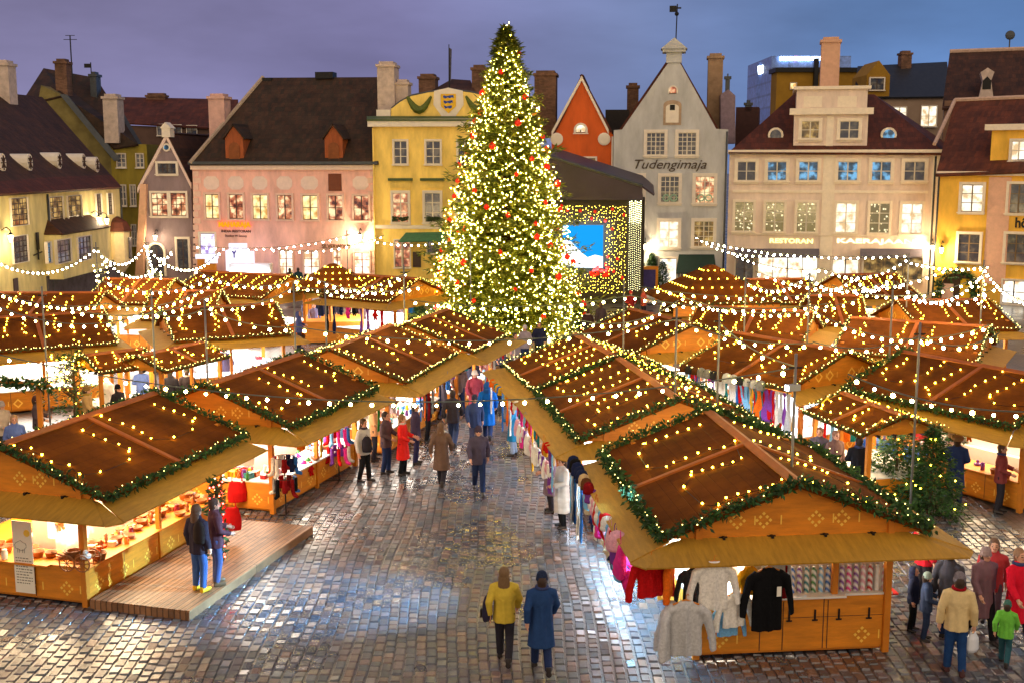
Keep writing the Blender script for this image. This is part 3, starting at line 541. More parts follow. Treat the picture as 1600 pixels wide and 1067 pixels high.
h.chimney(1284, 67, 1310, 146, mat('peach chimney render', C(205, 160, 130), .12), 4, 1.6)
h.window(1185, 400, 1276, 440, 'shop', 4, 1, tw=.12, sill=False, name='shopfront'); h.window(1350, 402, 1440, 438, 'dimwarm', 3, 1, tw=.12, sill=False, name='shopfront'); h.window(1150, 402, 1176, 440, 'dark', 2, 2, tw=.08, sill=False); h.window(1301, 405, 1340, 440, 'white', 2, 1, tw=.08, sill=False)
for u0, u1 in ((1148, 1280), (1344, 1442)):
    b = MB(); b.slab([h.L3(u0, 402, -1.4), h.L3(u1, 402, -1.4), h.L3(u1, 389, 0), h.L3(u0, 389, 0)], .06); h.part('awning', b, mat('grey violet awning', C(92, 88, 104), .15))
h.wall_lamp(1456, 388, 330); h.pipe(1462, 245)
b = MB(); b.box(h.w - .9, h.w - .02, -.06, -.002, 0, h.l(1470, 244)[1]); h.part('corner_pilaster', b, CRT)
h.box('roof_dormer', 1150, 168, 1184, 238, mat('dim red boards', C(70, 40, 36), .2), 9, 4); h.chimney(1164, 165, 1174, 175, METAL, 9, .6)
# ---- yellow house on the far right
h = House('deep_yellow_house', 'deep yellow house with wavy tiled roof, wreathed archway and a yellow dormer', 'house', 1467, 70, 1720, 65)
dy = plaster('deep yellow', C(238, 186, 72), .18)
h.wall([(1467, 272), (1720, 264)], dy, 12)
h.roof([[(1462, 274, -.4), (1724, 264, -.4), (1724, 148, 7), (1492, 158, 7)]], tiles('wavy brown tiles', C(104, 54, 34), C(80, 44, 30), .2, .36))
b = MB(); b.tube([h.L3(1460, 226, 1.9), h.L3(1492, 157, 7)], .12, 6); b.tube([h.L3(1492, 157, 7), h.L3(1724, 147, 7)], .14, 6); h.part('ridge_tiles', b, mat('pale mortar ridge', C(190, 160, 140), .2))
h.box('cornice', 1465, 268, 1720, 276, CRT, 0, .1, proud=.25)
dd = .8; (x0, z0), (x1, z1) = h.l(1546, 268, dd), h.l(1640, 203, dd); b = MB(); b.box(x0, x1, dd, dd + 5, z0, z1); f = h.part('dormer', b, dy); b = MB(); b.box(x0 - .35, x1 + .3, dd - .3, dd + 5, z1 + .003, z1 + .35); b.build('dormer_cornice', CRT, f)
h.window(1582, 221, 1602, 251, 'white', 2, 2, sash=SASHW, tw=.14, d=dd)
for q, p in (((1504, 289, 1534, 332), 'white'), ((1578, 288, 1606, 334), 'dark'), ((1499, 366, 1529, 410), 'dark'), ((1573, 366, 1602, 411), 'dark'), ((1640, 288, 1668, 334), 'dark'), ((1640, 366, 1668, 411), 'dark')): h.window(*q, p, 2, 3, sash=mat('olive sash', C(120, 96, 60), .1), tw=.16, trim=CRT)
h.box('pilaster', 1546, 277, 1570, 445, mat('pink beige pilaster', C(226, 178, 150), .1), 0, .05, proud=.05)
h.text('hõ', 1587, 340, 1606, 357, mat('black letters', C(24, 18, 16), .05), bold=.03)
(x0, z0), (x1, z1) = h.l(1464, 478), h.l(1530, 428); xm = (x0 + x1) / 2; rr = (x1 - x0) / 2 * .86
b = MB(); b.prism([(xm + rr * math.cos(math.pi * i / 14), z1 - rr + rr * math.sin(math.pi * i / 14)) for i in range(15)] + [(xm - rr, 0), (xm + rr, 0)], -.03, -.002); f = h.part('archway', b, mat('dark archway boards', C(70, 48, 32), .3))
b = MB(); b.box(xm + .15, xm + .75, -.12, -.031, 0, z1 - rr * .35); b.build('yellow_door', mat('yellow door paint', C(235, 190, 30), .1), f); b = MB(); b.box(xm - .9, xm - .25, -.1, -.031, 0, z1 - rr * .7); b.build('poster_board', mat('pale poster', C(222, 180, 160), .1), f)
h.window(1568, 438, 1600, 476, 'shop', 2, 2, tw=.1, sill=False, name='shopfront'); h.window(1610, 438, 1650, 476, 'shop', 2, 2, tw=.1, sill=False, name='shopfront')
h.wall_lamp(1474, 392, 260); h.pipe(1468, 276)
GARL_ARCH = (h.root, xm, z1, rr)
# ---- houses in the second row on the right
h = House('mustard_block', 'dim mustard block with flat dark roof and one small lit window', 'house', 1207, 112, 1420, 112)
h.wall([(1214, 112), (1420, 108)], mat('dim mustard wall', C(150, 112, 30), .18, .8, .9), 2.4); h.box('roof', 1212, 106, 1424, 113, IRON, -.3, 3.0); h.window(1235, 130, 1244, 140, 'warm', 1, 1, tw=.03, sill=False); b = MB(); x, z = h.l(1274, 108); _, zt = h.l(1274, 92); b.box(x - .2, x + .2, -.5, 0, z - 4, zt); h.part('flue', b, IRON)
h = House('slate_roofed_block', 'block with black slate roof, skylights and two lit windows above the beige house', 'house', 1338, 100, 1482, 100)
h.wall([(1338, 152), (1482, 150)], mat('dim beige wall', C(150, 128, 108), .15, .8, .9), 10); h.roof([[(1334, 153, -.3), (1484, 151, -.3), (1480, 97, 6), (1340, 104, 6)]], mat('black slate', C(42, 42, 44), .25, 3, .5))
for q in ((1396, 168, 1415, 186), (1440, 166, 1462, 198)): h.window(*q, 'white', 2, 2, sash=SASHW, tw=.05)
h.window(1360, 123, 1380, 141, 'dark', 2, 2, tw=.1, d=-.2); (x0, z0), (x1, z1) = h.l(1352, 152, 0), h.l(1390, 118, 0); b = MB(); b.prism([(x0, z0), (x1, z0), (x1, z1), ((x0 + x1) / 2, z1 + 1.2), (x0, z1)], -.15, 4); h.part('dormer', b, mat('dim mustard wall', C(150, 112, 30)))
for u in (1433, 1452): b = MB(); b.slab([h.L3(u, 135, 1.9), h.L3(u + 9, 134, 1.9), h.L3(u + 10, 128, 2.5), h.L3(u + 1, 128, 2.5)], .05); h.part('skylight', b, PANES['dimwarm'])
h.chimney(1409, 86, 1424, 108, BRICKY, 5, 1)
h = House('high_brown_roofed_house', 'high brown roofed house with white roof turret rising behind the deep yellow house', 'house', 1476, 84, 1760, 80)
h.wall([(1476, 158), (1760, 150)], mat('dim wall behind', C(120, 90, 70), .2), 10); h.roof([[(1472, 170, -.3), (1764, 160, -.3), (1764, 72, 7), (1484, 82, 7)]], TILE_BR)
b = MB(); b.tube([h.L3(1484, 81, 7), h.L3(1764, 71, 7)], .16, 6); h.part('ridge_tiles', b, mat('pale mortar ridge', C(190, 160, 140)))
(x0, z0), (x1, z1) = h.l(1528, 158, .3), h.l(1556, 106, .3); xm = (x0 + x1) / 2; b = MB(); b.prism([(x0, z0), (x1, z0), (x1 - .25, z1 - .9), (xm + .45, z1 - .3), (xm, z1), (xm - .45, z1 - .3), (x0 + .25, z1 - .9)], .3, 2.6); f = h.part('roof_turret', b, CHIM_W); b = MB(); b.prism([(xm - .28, z1 - 1.5), (xm + .28, z1 - 1.5), (xm + .28, z1 - .9), (xm, z1 - .6), (xm - .28, z1 - .9)], .27, .299); b.build('turret_louvre', IRON, f)
b = MB(); x, z = h.l(1577, 75, 7); b.tube([(x, 7, z - .4), (x, 7, z + .9)], .05, 5); b.ball((x, 6.9, z + .9), .35, 10, 6, (1, .3, 1)); h.part('satellite_dish', b, METAL)
# ---- the glass hotel tower on the skyline
h = House('hotel_tower', 'distant blue glass tower carrying white lit letters along its top edge', 'tower', 1206, 300, 1330, 300)
TW = tiles('hazy glass floors', C(120, 150, 215), C(100, 134, 205), 6, 3.2, 'XZ', .3, .1, .12, .6)  # haze and office window light are put into the pale blue
h.wall([(1206, 88), (1330, 88)], TW, 30); b = MB(); x0, z0 = h.l(1206, 88); x1 = h.l(1183, 100, 16)[0]; b.prism([(0, 0), (0, z0), (-.01, z0), (-.01, 0)], 0, 1); b = MB(); q = h.l(1206, 90)[1]
b.add([(x1, 16, 0), (-.02, .02, 0), (-.02, .02, q), (x1, 16, q), (x1 + 6, 29, 0), (-.02, 29, 0), (-.02, 29, q), (x1 + 6, 29, q)], [(0, 1, 2, 3), (7, 6, 5, 4), (3, 2, 6, 7), (0, 3, 7, 4), (1, 5, 6, 2)]); h.part('side_wing', b, TW)
h.text('SOKOS', 1218, 89, 1239, 95.5, glow('white cold letters', (.75, .9, 1, 1), 9), d=-.3, bold=.03, depth=.3); h.text('HOTEL VIRU', 1247, 89, 1281, 95.5, glow('white cold letters', (.75, .9, 1, 1), 9), d=-.3, bold=.03, depth=.3)
x, z = h.l(1243, 92); b = MB(); b.box(x - .5, x + .5, -.5, -.3, z - .5, z + .5); h.part('sign_emblem', b, glow('pink emblem', (1, .5, .75, 1), 6))
w = letters('lettering', 'VIRU', h.root, 0, 5.6, 0, 2.1, 0, glow('white cold letters', (.75, .9, 1, 1), 9), bold=.04, depth=.3)
a = math.atan2(.02 - 16, -.02 - x1); w.rotation_euler = (0, 0, a); w.location = (x1 * .93, 16 * .93 - .4, q - 3.2)
# ================================================================ market stalls
PINE = mat('orange pine boards', C(208, 128, 26), .22, 1.6, .55, .25, 14, stretch=(1, 1, 6))
PINE_D = mat('amber pine posts', C(200, 120, 26), .15, 3, .55)
AWN = mat('ochre awning boards', C(178, 132, 40), .2, 2.2, .6, .25, 10, stretch=(6, 1, 1))
ROOFM = tiles('rust brown shingle felt', C(108, 56, 11), C(98, 50, 11), .9, .2, 'YX', .95, .35, .05, .75, spec=.1)
BATT = mat('red brown roof battens', C(160, 84, 26), .2, 4, .6)
MOTIF = mat('pale yellow painted glow motif', C(244, 196, 80), .05, 4, .5)  # backlit glow of the cut-outs put into a flat pale colour
CLOTHW = mat('added white cloth', C(225, 222, 215), .05, 3, .8)  # white cover added so lamp-lit counters and racks burn out bright
NEEDLE = mat('spruce needles', C(46, 84, 30), .45, 5, .7)
NEEDLE2 = mat('dark spruce needles', C(32, 62, 26), .4, 5, .7)
G_ROOF = glow('golden fairy bulb', (1, .7, .03, 1), ROOFB)
G_GARL = glow('pale fairy bulb', (1, .76, .2, 1), GARB)
G_FEST = glow('warm festoon bulb', (1, .74, .2, 1), FEST); G_FARF = glow('bright festoon bulb', (1, .72, .36, 1), FEST_FAR)
G_TUBE = glow('lit tube lamp', (1, .93, .8, 1), 14)
def octa(mb, c, r):
    x, y, z = c; mb.add([(x + r, y, z), (x - r, y, z), (x, y + r, z), (x, y - r, z), (x, y, z + r), (x, y, z - r)],
                        [(0, 2, 4), (2, 1, 4), (1, 3, 4), (3, 0, 4), (2, 0, 5), (1, 2, 5), (3, 1, 5), (0, 3, 5)])
def ico_mesh(name, r, m):
    bm = bmesh.new(); bmesh.ops.create_icosphere(bm, subdivisions=1, radius=r); me = bpy.data.meshes.new(name); bm.to_mesh(me); bm.free()
    me.materials.append(m); me.polygons.foreach_set('use_smooth', [True] * len(me.polygons)); return me
ME_ROOFB = ico_mesh('fairy_bulb', .022, G_ROOF); ME_FEST = ico_mesh('festoon_bulb', .037, G_FEST); ME_FARF = ico_mesh('festoon_bulb', .042, G_FARF)
def sample(pts, step):
    P = [Vector(p) for p in pts]; out = []; carry = 0
    for a, b in zip(P[:-1], P[1:]):
        d = (b - a).length; t = carry
        while t < d: out.append(a.lerp(b, t / d)); t += step
        carry = t - d
    return out
def garland(pts, parent, per_m, size, rad, bulb_m=7, bulb_r=.017, name='garland_foliage', sag=0.0):
    if sag:
        a, b = Vector(pts[0]), Vector(pts[-1]); pts = [a.lerp(b, i / 10) - Vector((0, 0, sag * 4 * (i / 10) * (1 - i / 10))) for i in range(11)]
    mb = MB(); rr = rnd.Random if False else rnd
    for p in sample(pts, 1 / per_m):
        c = p + Vector((rr.gauss(0, rad), rr.gauss(0, rad), rr.gauss(0, rad * .8)))
        d = Vector((rr.gauss(0, 1), rr.gauss(0, 1), rr.gauss(-.1, .8))).normalized(); w = d.orthogonal().normalized() * size * .2
        w.rotate(Matrix.Rotation(rr.random() * 6.3, 3, d)); e = c + d * size; mid = c + d * size * .45
        mb.cur = rr.random() < .45
        mb.add([tuple(c), tuple(mid + w), tuple(e), tuple(mid - w)], [(0, 1, 2, 3)])
    mb.cur = 2
    for p in sample(pts, 1 / bulb_m): octa(mb, p + Vector((rr.gauss(0, rad), rr.gauss(0, rad), abs(rr.gauss(0, rad)) + rad * .6)), bulb_r)
    return mb.build(name, [NEEDLE, NEEDLE2, G_GARL], parent)
def motif(mb, o, ax, up, n, lod):
    """flat lattice of small lozenges, coloured like glowing cut-outs, in the plane spanned by ax, up, standing off by n"""
    o, ax, up, n = Vector(o), Vector(ax), Vector(up), Vector(n); r = .16
    if lod == 0:
        cells = [(i, j) for i in (-1, 0, 1) for j in (-1, 0, 1) if not (i == 0 and j == 0)]
        for i, j in cells:
            c = o + ax * (i - j) * r * .36 + up * (i + j) * r * .36; q = r * .21
            mb.add([tuple(c + ax * q + n), tuple(c + up * q + n), tuple(c - ax * q + n), tuple(c - up * q + n)], [(0, 1, 2, 3)])
    else:
        for (a0, b0), (a1, b1) in (((1, 0), (0, 1)), ((0, 1), (-1, 0)), ((-1, 0), (0, -1)), ((0, -1), (1, 0))):
            k = .62; mb.add([tuple(o + ax * a0 * r + up * b0 * r + n), tuple(o + ax * a1 * r + up * b1 * r + n), tuple(o + ax * a1 * r * k + up * b1 * r * k + n), tuple(o + ax * a0 * r * k + up * b0 * r * k + n)], [(0, 1, 2, 3)])
    c = o + ax * .3; mb.add([tuple(c + ax * .012 - up * .08 + n), tuple(c + ax * .012 + up * .08 + n), tuple(c - ax * .012 + up * .08 + n), tuple(c - ax * .012 - up * .08 + n)], [(0, 1, 2, 3)])
STALL = {}
def stall(key, near, far, label, lod=1, zr=3.05, hw=2.3, L=None, closed='', warm=(1, .82, .58), power=1.0, loops=2, nb=14, zdrop=.85, gar=1.0, bulbs_both=True, rack=True, ct=.74, topm=None, noflap=''):
    a, b = pz(*near, zr), pz(*far, zr); d = (b - a); L = L or d.length; d.normalize(); c = a + d * L / 2; c.z = 0
    rz = math.atan2(d.y, d.x) - math.pi / 2
    root = thing('market_stall', label, 'stall', c, rz, 'wooden market stalls of the Christmas market')
    hl, ze = L / 2, zr - zdrop; bw, bl = hw * .72, hl - .14; aw, al, za = hw + .6, hl + .62, ze - .27
    for s, ax_, ln, off in (('S', 0, bw, bl), ('N', 0, bw, bl), ('W', 1, bl, bw), ('E', 1, bl, bw)):
        sg = -1 if s in 'SW' else 1; top = ze - .05 if s in closed else ct
        mb = MB(); y0, y1 = sorted((sg * off, sg * (off - .05)))
        e = .06
        if ax_ == 0: mb.box(-ln + e, ln - e, y0, y1, .12, top)
        else: mb.box(y0, y1, -ln + e, ln - e, .12, top)
        mb.cur = 1; k = max(2, int(ln * 2 / .75)); U = Vector((0, 0, 1)); n = Vector((0, sg, 0)) if ax_ == 0 else Vector((sg, 0, 0)); A = Vector((1, 0, 0)) if ax_ == 0 else Vector((0, 1, 0))
        for i in range(k):
            if lod == 0 and s == 'S' and .25 < (i + .5) / k < .8 and key == 'R1': continue
            motif(mb, n * off + A * (-ln + (i + .5) * 2 * ln / k) + U * .34, A, U, n * .004, lod)
        mb.cur = 2
        for i in range(1, int(ln * 2 / 1.0)):
            q = -ln + i * 2 * ln / int(ln * 2 / 1.0); c_ = n * (off + .003) + A * q
            mb.add([tuple(c_ - A * .008 + U * .12), tuple(c_ + A * .008 + U * .12), tuple(c_ + A * .008 + U * top), tuple(c_ - A * .008 + U * top)], [(0, 1, 2, 3)])
        mb.build('counter_panel', [PINE, MOTIF, SASH], root)
        mb = MB(); y0, y1 = sorted((sg * (off + .1), sg * (off - .75)))
        if s not in closed:
            if ax_ == 0: mb.box(-ln + .75, ln - .75, y0, y1, ct + .003, ct + .04)
            else: mb.box(y0, y1, -ln, ln, ct + .003, ct + .04)
            mb.build('counter_top', topm or CLOTHW, root)
    mb = MB(); mb.box(-bw + .06, bw - .06, -bl + .06, bl - .06, .06, .11); mb.build('floor_boards', PINE_D, root)
    for sx in (-1, 1):
        for sy in (-1, 0, 1):
            mb = MB(); x, y = sx * bw, sy * bl; r = .055 if sy else .045; mb.box(x - r, x + r, y - r, y + r, .02, ze + .02 + (zr - ze) * (1 - bw / hw)); mb.build('post', PINE_D, root)
    for sy in (-1, 1):
        mb = MB(); y0, y1 = sorted((sy * bl, sy * (bl - .05))); hwz = hw - .12; zz = ze - .06
        mb.prism([(-hwz, zz), (hwz, zz), (hwz, ze - .02), (0, zr - .06), (-hwz, ze - .02)], y0, y1); mb.cur = 1
        for i in (-2, -1, 1, 2) if hw > 1.8 else (-1, 1): motif(mb, (i * .45 - .1, sy * bl, ze + .22), Vector((1, 0, 0)), Vector((0, 0, 1)), Vector((0, sy * .004, 0)), lod)
        g = mb.build('gable_wall', [PINE, MOTIF], root)
        if lod < 2:
            for i in (-.75, -.25, .3, .8):
                mb = MB(); mb.box(i * bw - .02, i * bw + .02, *sorted((sy * (bl + .003), sy * (bl + .1))), ze - .1, ze - .03); mb.box(i * bw - .07, i * bw + .07, *sorted((sy * (bl + .003), sy * (bl + .04))), ze - .06, ze - .04); mb.build('hinge', IRON, g)
        if ('N' if sy > 0 else 'S') in noflap: continue
        t = .03; mb = MB(); mb.slab([(-bw - .3, sy * (bl + .02), ze - .05), (bw + .3, sy * (bl + .02), ze - .05), (aw - .22, sy * al, za), (-aw + .22, sy * al, za)], t); mb.build('awning_panel', AWN, root)
    th = .07
    for sx in (-1, 1):
        mb = MB(); mb.slab([(sx * .03, -hl, zr), (sx * .03, hl, zr), (sx * hw, hl, ze), (sx * hw, -hl, ze)], th); rp = mb.build('roof_panel', ROOFM, root)
        mb = MB(); up = Vector((sx * (zr - ze), 0, hw)).normalized() * .035
        for yy in ((0,) if lod else (0,)):
            mb.slab([tuple(Vector((sx * .05, yy - .06, zr)) + up), tuple(Vector((sx * .05, yy + .06, zr)) + up), tuple(Vector((sx * hw, yy + .06, ze)) + up), tuple(Vector((sx * hw, yy - .06, ze)) + up)], .05)
        mb.build('batten', BATT, rp)
        if ('E' if sx > 0 else 'W') in noflap: continue
        mb = MB(); x0 = sx * (hw - .14); z0 = ze - .075
        mb.slab([(x0, -bl - .05, z0), (x0, bl + .05, z0), (sx * aw, bl + .05 if 'N' in noflap else al - .3, za), (sx * aw, -al + .3, za)], .03); mb.build('awning_panel', AWN, root)
        for sy in (-1,) if 'N' in noflap else (-1, 1):       # mitred corner leaf
            mb = MB(); mb.slab([(sx * (hw - .18), sy * (bl + .06), z0 - .012), (sx * aw, sy * (al - .28), za - .012), (sx * (aw - .2), sy * al, za - .012), (sx * (bw + .28), sy * (bl + .03), ze - .062)], .025); mb.build('awning_corner', AWN, root)
    mb = MB(); mb.prism([(-.12, zr - .015), (0, zr + .035), (.12, zr - .015), (.12, zr + .012), (0, zr + .065), (-.12, zr + .012)], -hl - .02, hl + .02); mb.build('ridge_board', BATT, root)
    dens, sz, rd = ((150, .12, .045), (60, .095, .03), (22, .11, .025))[lod]
    dens *= gar; sz *= gar ** .5; rd *= gar
    for sy in (-1, 1):
        y = sy * (hl + .03)
        if lod == 0: garland([(-hw, y, ze + .05), (0, y, zr + .08), (hw, y, ze + .05)], root, dens, sz, rd, 4, .012)
        else: garland([(-hw, y, ze + .04), (0, y, zr + .05), (hw, y, ze + .04)], root, dens, sz, rd, 8 if lod == 1 else 6, .016 if lod == 1 else .018)
    for sx in (-1, 1): garland([(sx * (hw + .02), -hl, ze + .03), (sx * (hw + .02), hl, ze + .03)], root, dens, sz, rd, (5, 9, 6)[lod], (.012, .015, .018)[lod])
    # strings of fairy bulbs looped over both roof slopes
    for sx in (-1, 1):
        pts = []; mb = MB()
        def rp_(y, t): j = rnd.gauss; return Vector((sx * t * hw, y, zr - t * (zr - ze) + .05))
        for k in range(loops):
            y0 = -hl + (k + .12) * L / loops; y1 = -hl + (k + .8) * L / loops; w = (y1 - y0) / 2; bot = rnd.uniform(.62, .8); m = nb // 2 - 2
            for i in range(m): pts.append(rp_(y0 + rnd.gauss(0, .05) + i * .03, .08 + (bot - .18) * i / m))
            for i in range(4): an = math.pi * i / 3; pts.append(rp_((y0 + y1) / 2 - w * math.cos(an) * .95 + rnd.gauss(0, .05), bot - .1 + .12 * math.sin(an) + rnd.gauss(0, .015)))
            for i in range(m): pts.append(rp_(y1 + rnd.gauss(0, .05) - i * .03, bot - .12 - (bot - .2) * i / m))
        mb.tube([p - Vector((0, 0, .03)) for p in pts], .006, 3)
        if lod < 2:
            st = mb.build('light_string', IRON, root)
            for p in pts:
                o = link('bulb', ME_ROOFB, st, p + Vector((0, 0, rnd.uniform(-.01, .015)))); o.scale = (rnd.uniform(.75, 1.2),) * 3
        else:
            mb.cur = 1; [octa(mb, p, .024) for p in pts]; mb.build('light_string', [IRON, G_ROOF], root)
    mb = MB(); mb.box(-.05, .05, -bl + .4, bl - .4, ze + .02, ze + .08); mb.build('tube_lamp', G_TUBE, root)
    lamp('stall_light', 'AREA', root, (0, 0, ze - .04), STALL_W * power * (L / 5), warm, bw * 1.5, None, bl * 1.7)
    if rack and hw > 1.5:
        mb = MB(); mb.box(-.35, .35, -bl + .9, bl - .9, .1, .95); mb.box(-.18, .18, -bl + .9, bl - .9, .95, 1.35); mb.build('display_rack', CLOTHW, root)
    STALL[key] = dict(root=root, nof=noflap, ct=ct, bw=bw, bl=bl, aw=aw, al=al, za=za, ze=ze, hw=hw, hl=hl, zr=zr, M=Matrix.Translation(c) @ Matrix.Rotation(rz, 4, 'Z'), rz=rz)
    return root
WARM, COOL, NEUT = (1, .74, .42), (.74, .85, 1), (1, .9, .76)
stall('R1', (1250, 757), (1108, 643), 'big wooden stall with sweaters and coats hanging under its front awning, nearest of its row', 0, loops=2, nb=16, warm=(1, .86, .66), ct=1.04, gar=1.25, noflap='N')
stall('R2', (1062, 625), (968, 560), 'wooden stall directly behind the sweater stall in the same ridge line', 0, loops=3, nb=16, warm=COOL, noflap='N')
stall('R3', (962, 558), (900, 523), 'third wooden stall behind the sweater stall, its far gable towards the tall lit tree', 1, loops=3, nb=16, warm=COOL)
stall('L1', (-5, 697), (242, 614), 'wooden stall of turned woodenware with a plank deck before its counter', 0, loops=2, nb=14, warm=WARM, power=1.15, topm=PINE_D, noflap='N')
stall('L2', (319, 603), (470, 553), 'wooden stall with a sock rack standing at its front corner', 0, loops=2, nb=14, warm=(1, .88, .7), noflap='N')
stall('L3', (515, 546), (610, 508), 'wooden stall between the sock rack stall and the stall nearest the tall tree', 1, loops=2, nb=14, warm=NEUT, noflap='N')
stall('L4', (636, 506), (700, 483), 'wooden stall standing closest to the foot of the tall lit tree', 1, loops=2, nb=14, warm=NEUT)
stall('S1', (1325, 550), (1150, 520), 'wooden stall hung along its front with rows of bright scarves and grey hats', 1, loops=2, nb=18, warm=COOL, power=1.2, noflap='W')
stall('S2', (1683, 598), (1413, 550), 'broad food stall with red posters and blue cloth on its counter', 0, loops=3, nb=14, warm=WARM, power=.55, topm=PINE_D)
stall('S8', (1415, 650), (1318, 614), 'small low stall beside the two little fir trees', 1, zr=2.3, hw=1.2, loops=2, nb=10, zdrop=.42, warm=WARM, power=.3, noflap='NSEW')
stall('S3', (1545, 511), (1330, 497), 'stall hung with coloured baubles under its awning behind the food stall', 1, loops=2, nb=16, warm=NEUT)
stall('S4', (1545, 468), (1400, 470), 'stall at the edge of the open paving below the wreathed archway', 2, loops=2, nb=16, warm=NEUT)
stall('S5', (1345, 463), (1262, 462), 'stall with a bare orange gable between the bauble stall and the beige house', 2, loops=2, nb=16, warm=NEUT)
stall('S6', (1272, 488), (1092, 479), 'long stall with wide light loops behind the bright scarf stall', 2, loops=3, nb=18, warm=COOL)
stall('S9', (1085, 507), (985, 483), 'stall with diamond cut gable facing away from the tall tree', 1, loops=2, nb=16, warm=NEUT)
stall('S7', (1160, 452), (1060, 447), 'stall of red trinkets in front of the golden lettered pyramid kiosk', 2, loops=2, nb=16, warm=WARM, power=1.5)
stall('S10', (1262, 436), (1165, 437), 'stall below the shopfront awnings of the beige house, warm lit entrance above it', 2, loops=2, nb=16, warm=WARM)
stall('S11', (1400, 428), (1305, 430), 'farthest stall below the unlit shopfront of the beige house', 2, loops=3, nb=16, warm=WARM)
stall('T1', (163, 487), (-60, 500), 'long stall with a slim pole at its middle, bright counter behind the twiggy tree', 1, loops=3, nb=14, warm=(1, .9, .75), power=1.3)
stall('T2', (165, 458), (-20, 458), 'stall close under the dark stone plinth of the cream house', 2, loops=3, nb=14, warm=NEUT)
stall('T3', (315, 535), (213, 557), 'low stall with a green fringe beside two slim poles', 1, zr=2.35, hw=1.15, loops=2, nb=10, zdrop=.4, warm=WARM, power=.4, noflap='NSEW')
stall('T3b', (222, 545), (130, 556), 'low stall with red roof corner behind the twiggy tree', 1, zr=2.35, hw=1.15, loops=2, nb=10, zdrop=.4, warm=WARM, power=.4, noflap='NSEW')
stall('T4', (430, 475), (255, 484), 'stall with red goods laid out along its dazzling white counter', 1, loops=2, nb=18, warm=COOL, power=1.3)
stall('T5', (275, 437), (165, 436), 'stall before the narrow grey violet house', 2, loops=3, nb=16, warm=NEUT)
stall('T6', (455, 431), (315, 424), 'stall in front of the white neon booth at the pink house', 2, loops=4, nb=16, warm=NEUT)
stall('T7', (345, 455), (238, 456), 'middle stall between the dazzling white counter and the grey violet house', 2, loops=2, nb=18, warm=COOL)
stall('T9', (655, 436), (548, 429), 'stall with dazzling open front between the pyramid tent and the tall tree', 2, loops=3, nb=16, warm=COOL, power=1.5)
def pyramid(key, u, v, r, zt, ze, label, txt=None):
    c = pz(u, v, zt); c.z = 0; root = thing('pyramid_kiosk', label, 'kiosk', c, R(8)); mb = MB(); mb.box(-r * .7, r * .7, -r * .7, r * .7, .05, 1.0); mb.build('counter', PINE, root)
    for sx in (-1, 1):
        for sy in (-1, 1): mb = MB(); mb.box(sx * r * .7 - .06, sx * r * .7 + .06, sy * r * .7 - .06, sy * r * .7 + .06, 1.0, ze); mb.build('post', PINE_D, root)
    q = [(-r, -r), (r, -r), (r, r), (-r, r)]; mb = MB(); k = .12; tp = [(-k, -k), (k, -k), (k, k), (-k, k)]
    mb.add([(x, y, ze) for x, y in q] + [(x, y, zt) for x, y in tp] + [(x, y, ze - .08) for x, y in q], [(0, 1, 5, 4), (1, 2, 6, 5), (2, 3, 7, 6), (3, 0, 4, 7), (4, 5, 6, 7), (0, 8, 9, 1), (1, 9, 10, 2), (2, 10, 11, 3), (3, 11, 8, 0), (11, 10, 9, 8)]); mb.build('roof', ROOFM, root)
    mb = MB(); mb.cur = 1
    for i in range(4):
        x0, y0 = q[i]; x1, y1 = q[(i + 1) % 4]
        for row in range(4):
            t = .15 + row * .22; n = 9 - row * 2
            for j in range(n): f = (j + .5) / n; x = (x0 + (x1 - x0) * f) * (1 - t); y = (y0 + (y1 - y0) * f) * (1 - t); octa(mb, (x * 1.02, y * 1.02, ze + (zt - ze) * t + .06), .03)
    mb.build('light_string', [IRON, G_ROOF], root)
    garland([(-r, -r, ze), (r, -r, ze), (r, r, ze)], root, 30, .17, .04, 4, .022); lamp('kiosk_light', 'AREA', root, (0, 0, ze - .1), 18, (1, .85, .6), r, None, r)
    if txt: letters('lettering', txt, root, -r * .55, r * .4, ze - .45, ze - .05, -r - .02, glow('golden letters', (1, .6, .1, 1), 5), bold=.02); mb = MB(); mb.box(-r, r, -r, -r + .04, ze - .5, ze - .085); mb.build('fascia', PINE, root)
pyramid('P1', 520, 412, 1.9, 3.6, 2.5, 'brown pyramid kiosk in front of the pink house doors')
pyramid('P2', 1112, 414, 2.3, 4.0, 2.6, 'brown pyramid kiosk with golden letters before the green awning', 'JÕULUD')
# ================================================================ goods, people : shared helpers
def fuse(mb, voxel, smooth=3, mats=None, name='fused'):
    """melt overlapping solids into one continuous surface"""
    me = mb.mesh(name, mats or [CLOTHW]); o = bpy.data.objects.new(name, me); S.collection.objects.link(o)
    r = o.modifiers.new('r', 'REMESH'); r.mode = 'VOXEL'; r.voxel_size = voxel; r.use_smooth_shade = True
    if smooth: s = o.modifiers.new('s', 'SMOOTH'); s.iterations = smooth; s.factor = .5
    dg = bpy.context.evaluated_depsgraph_get(); out = bpy.data.meshes.new_from_object(o.evaluated_get(dg)); bpy.data.objects.remove(o); bpy.data.meshes.remove(me)
    out.name = name
    if not out.materials:
        for m in mats or [CLOTHW]: out.materials.append(m)
    out.polygons.foreach_set('use_smooth', [True] * len(out.polygons)); return out
KNIT = mat('knitted wool', None, .22, 26, .95, .5, 60, spec=.1, objcol=True)
CLOTH = mat('woven cloth', None, .12, 9, .9, .2, 30, spec=.15, objcol=True)
GLAZE = mat('glazed ware', None, .1, 6, .25, objcol=True)
TURNED = mat('turned wood', C(150, 88, 40), .35, 5, .5, stretch=(1, 1, 4))
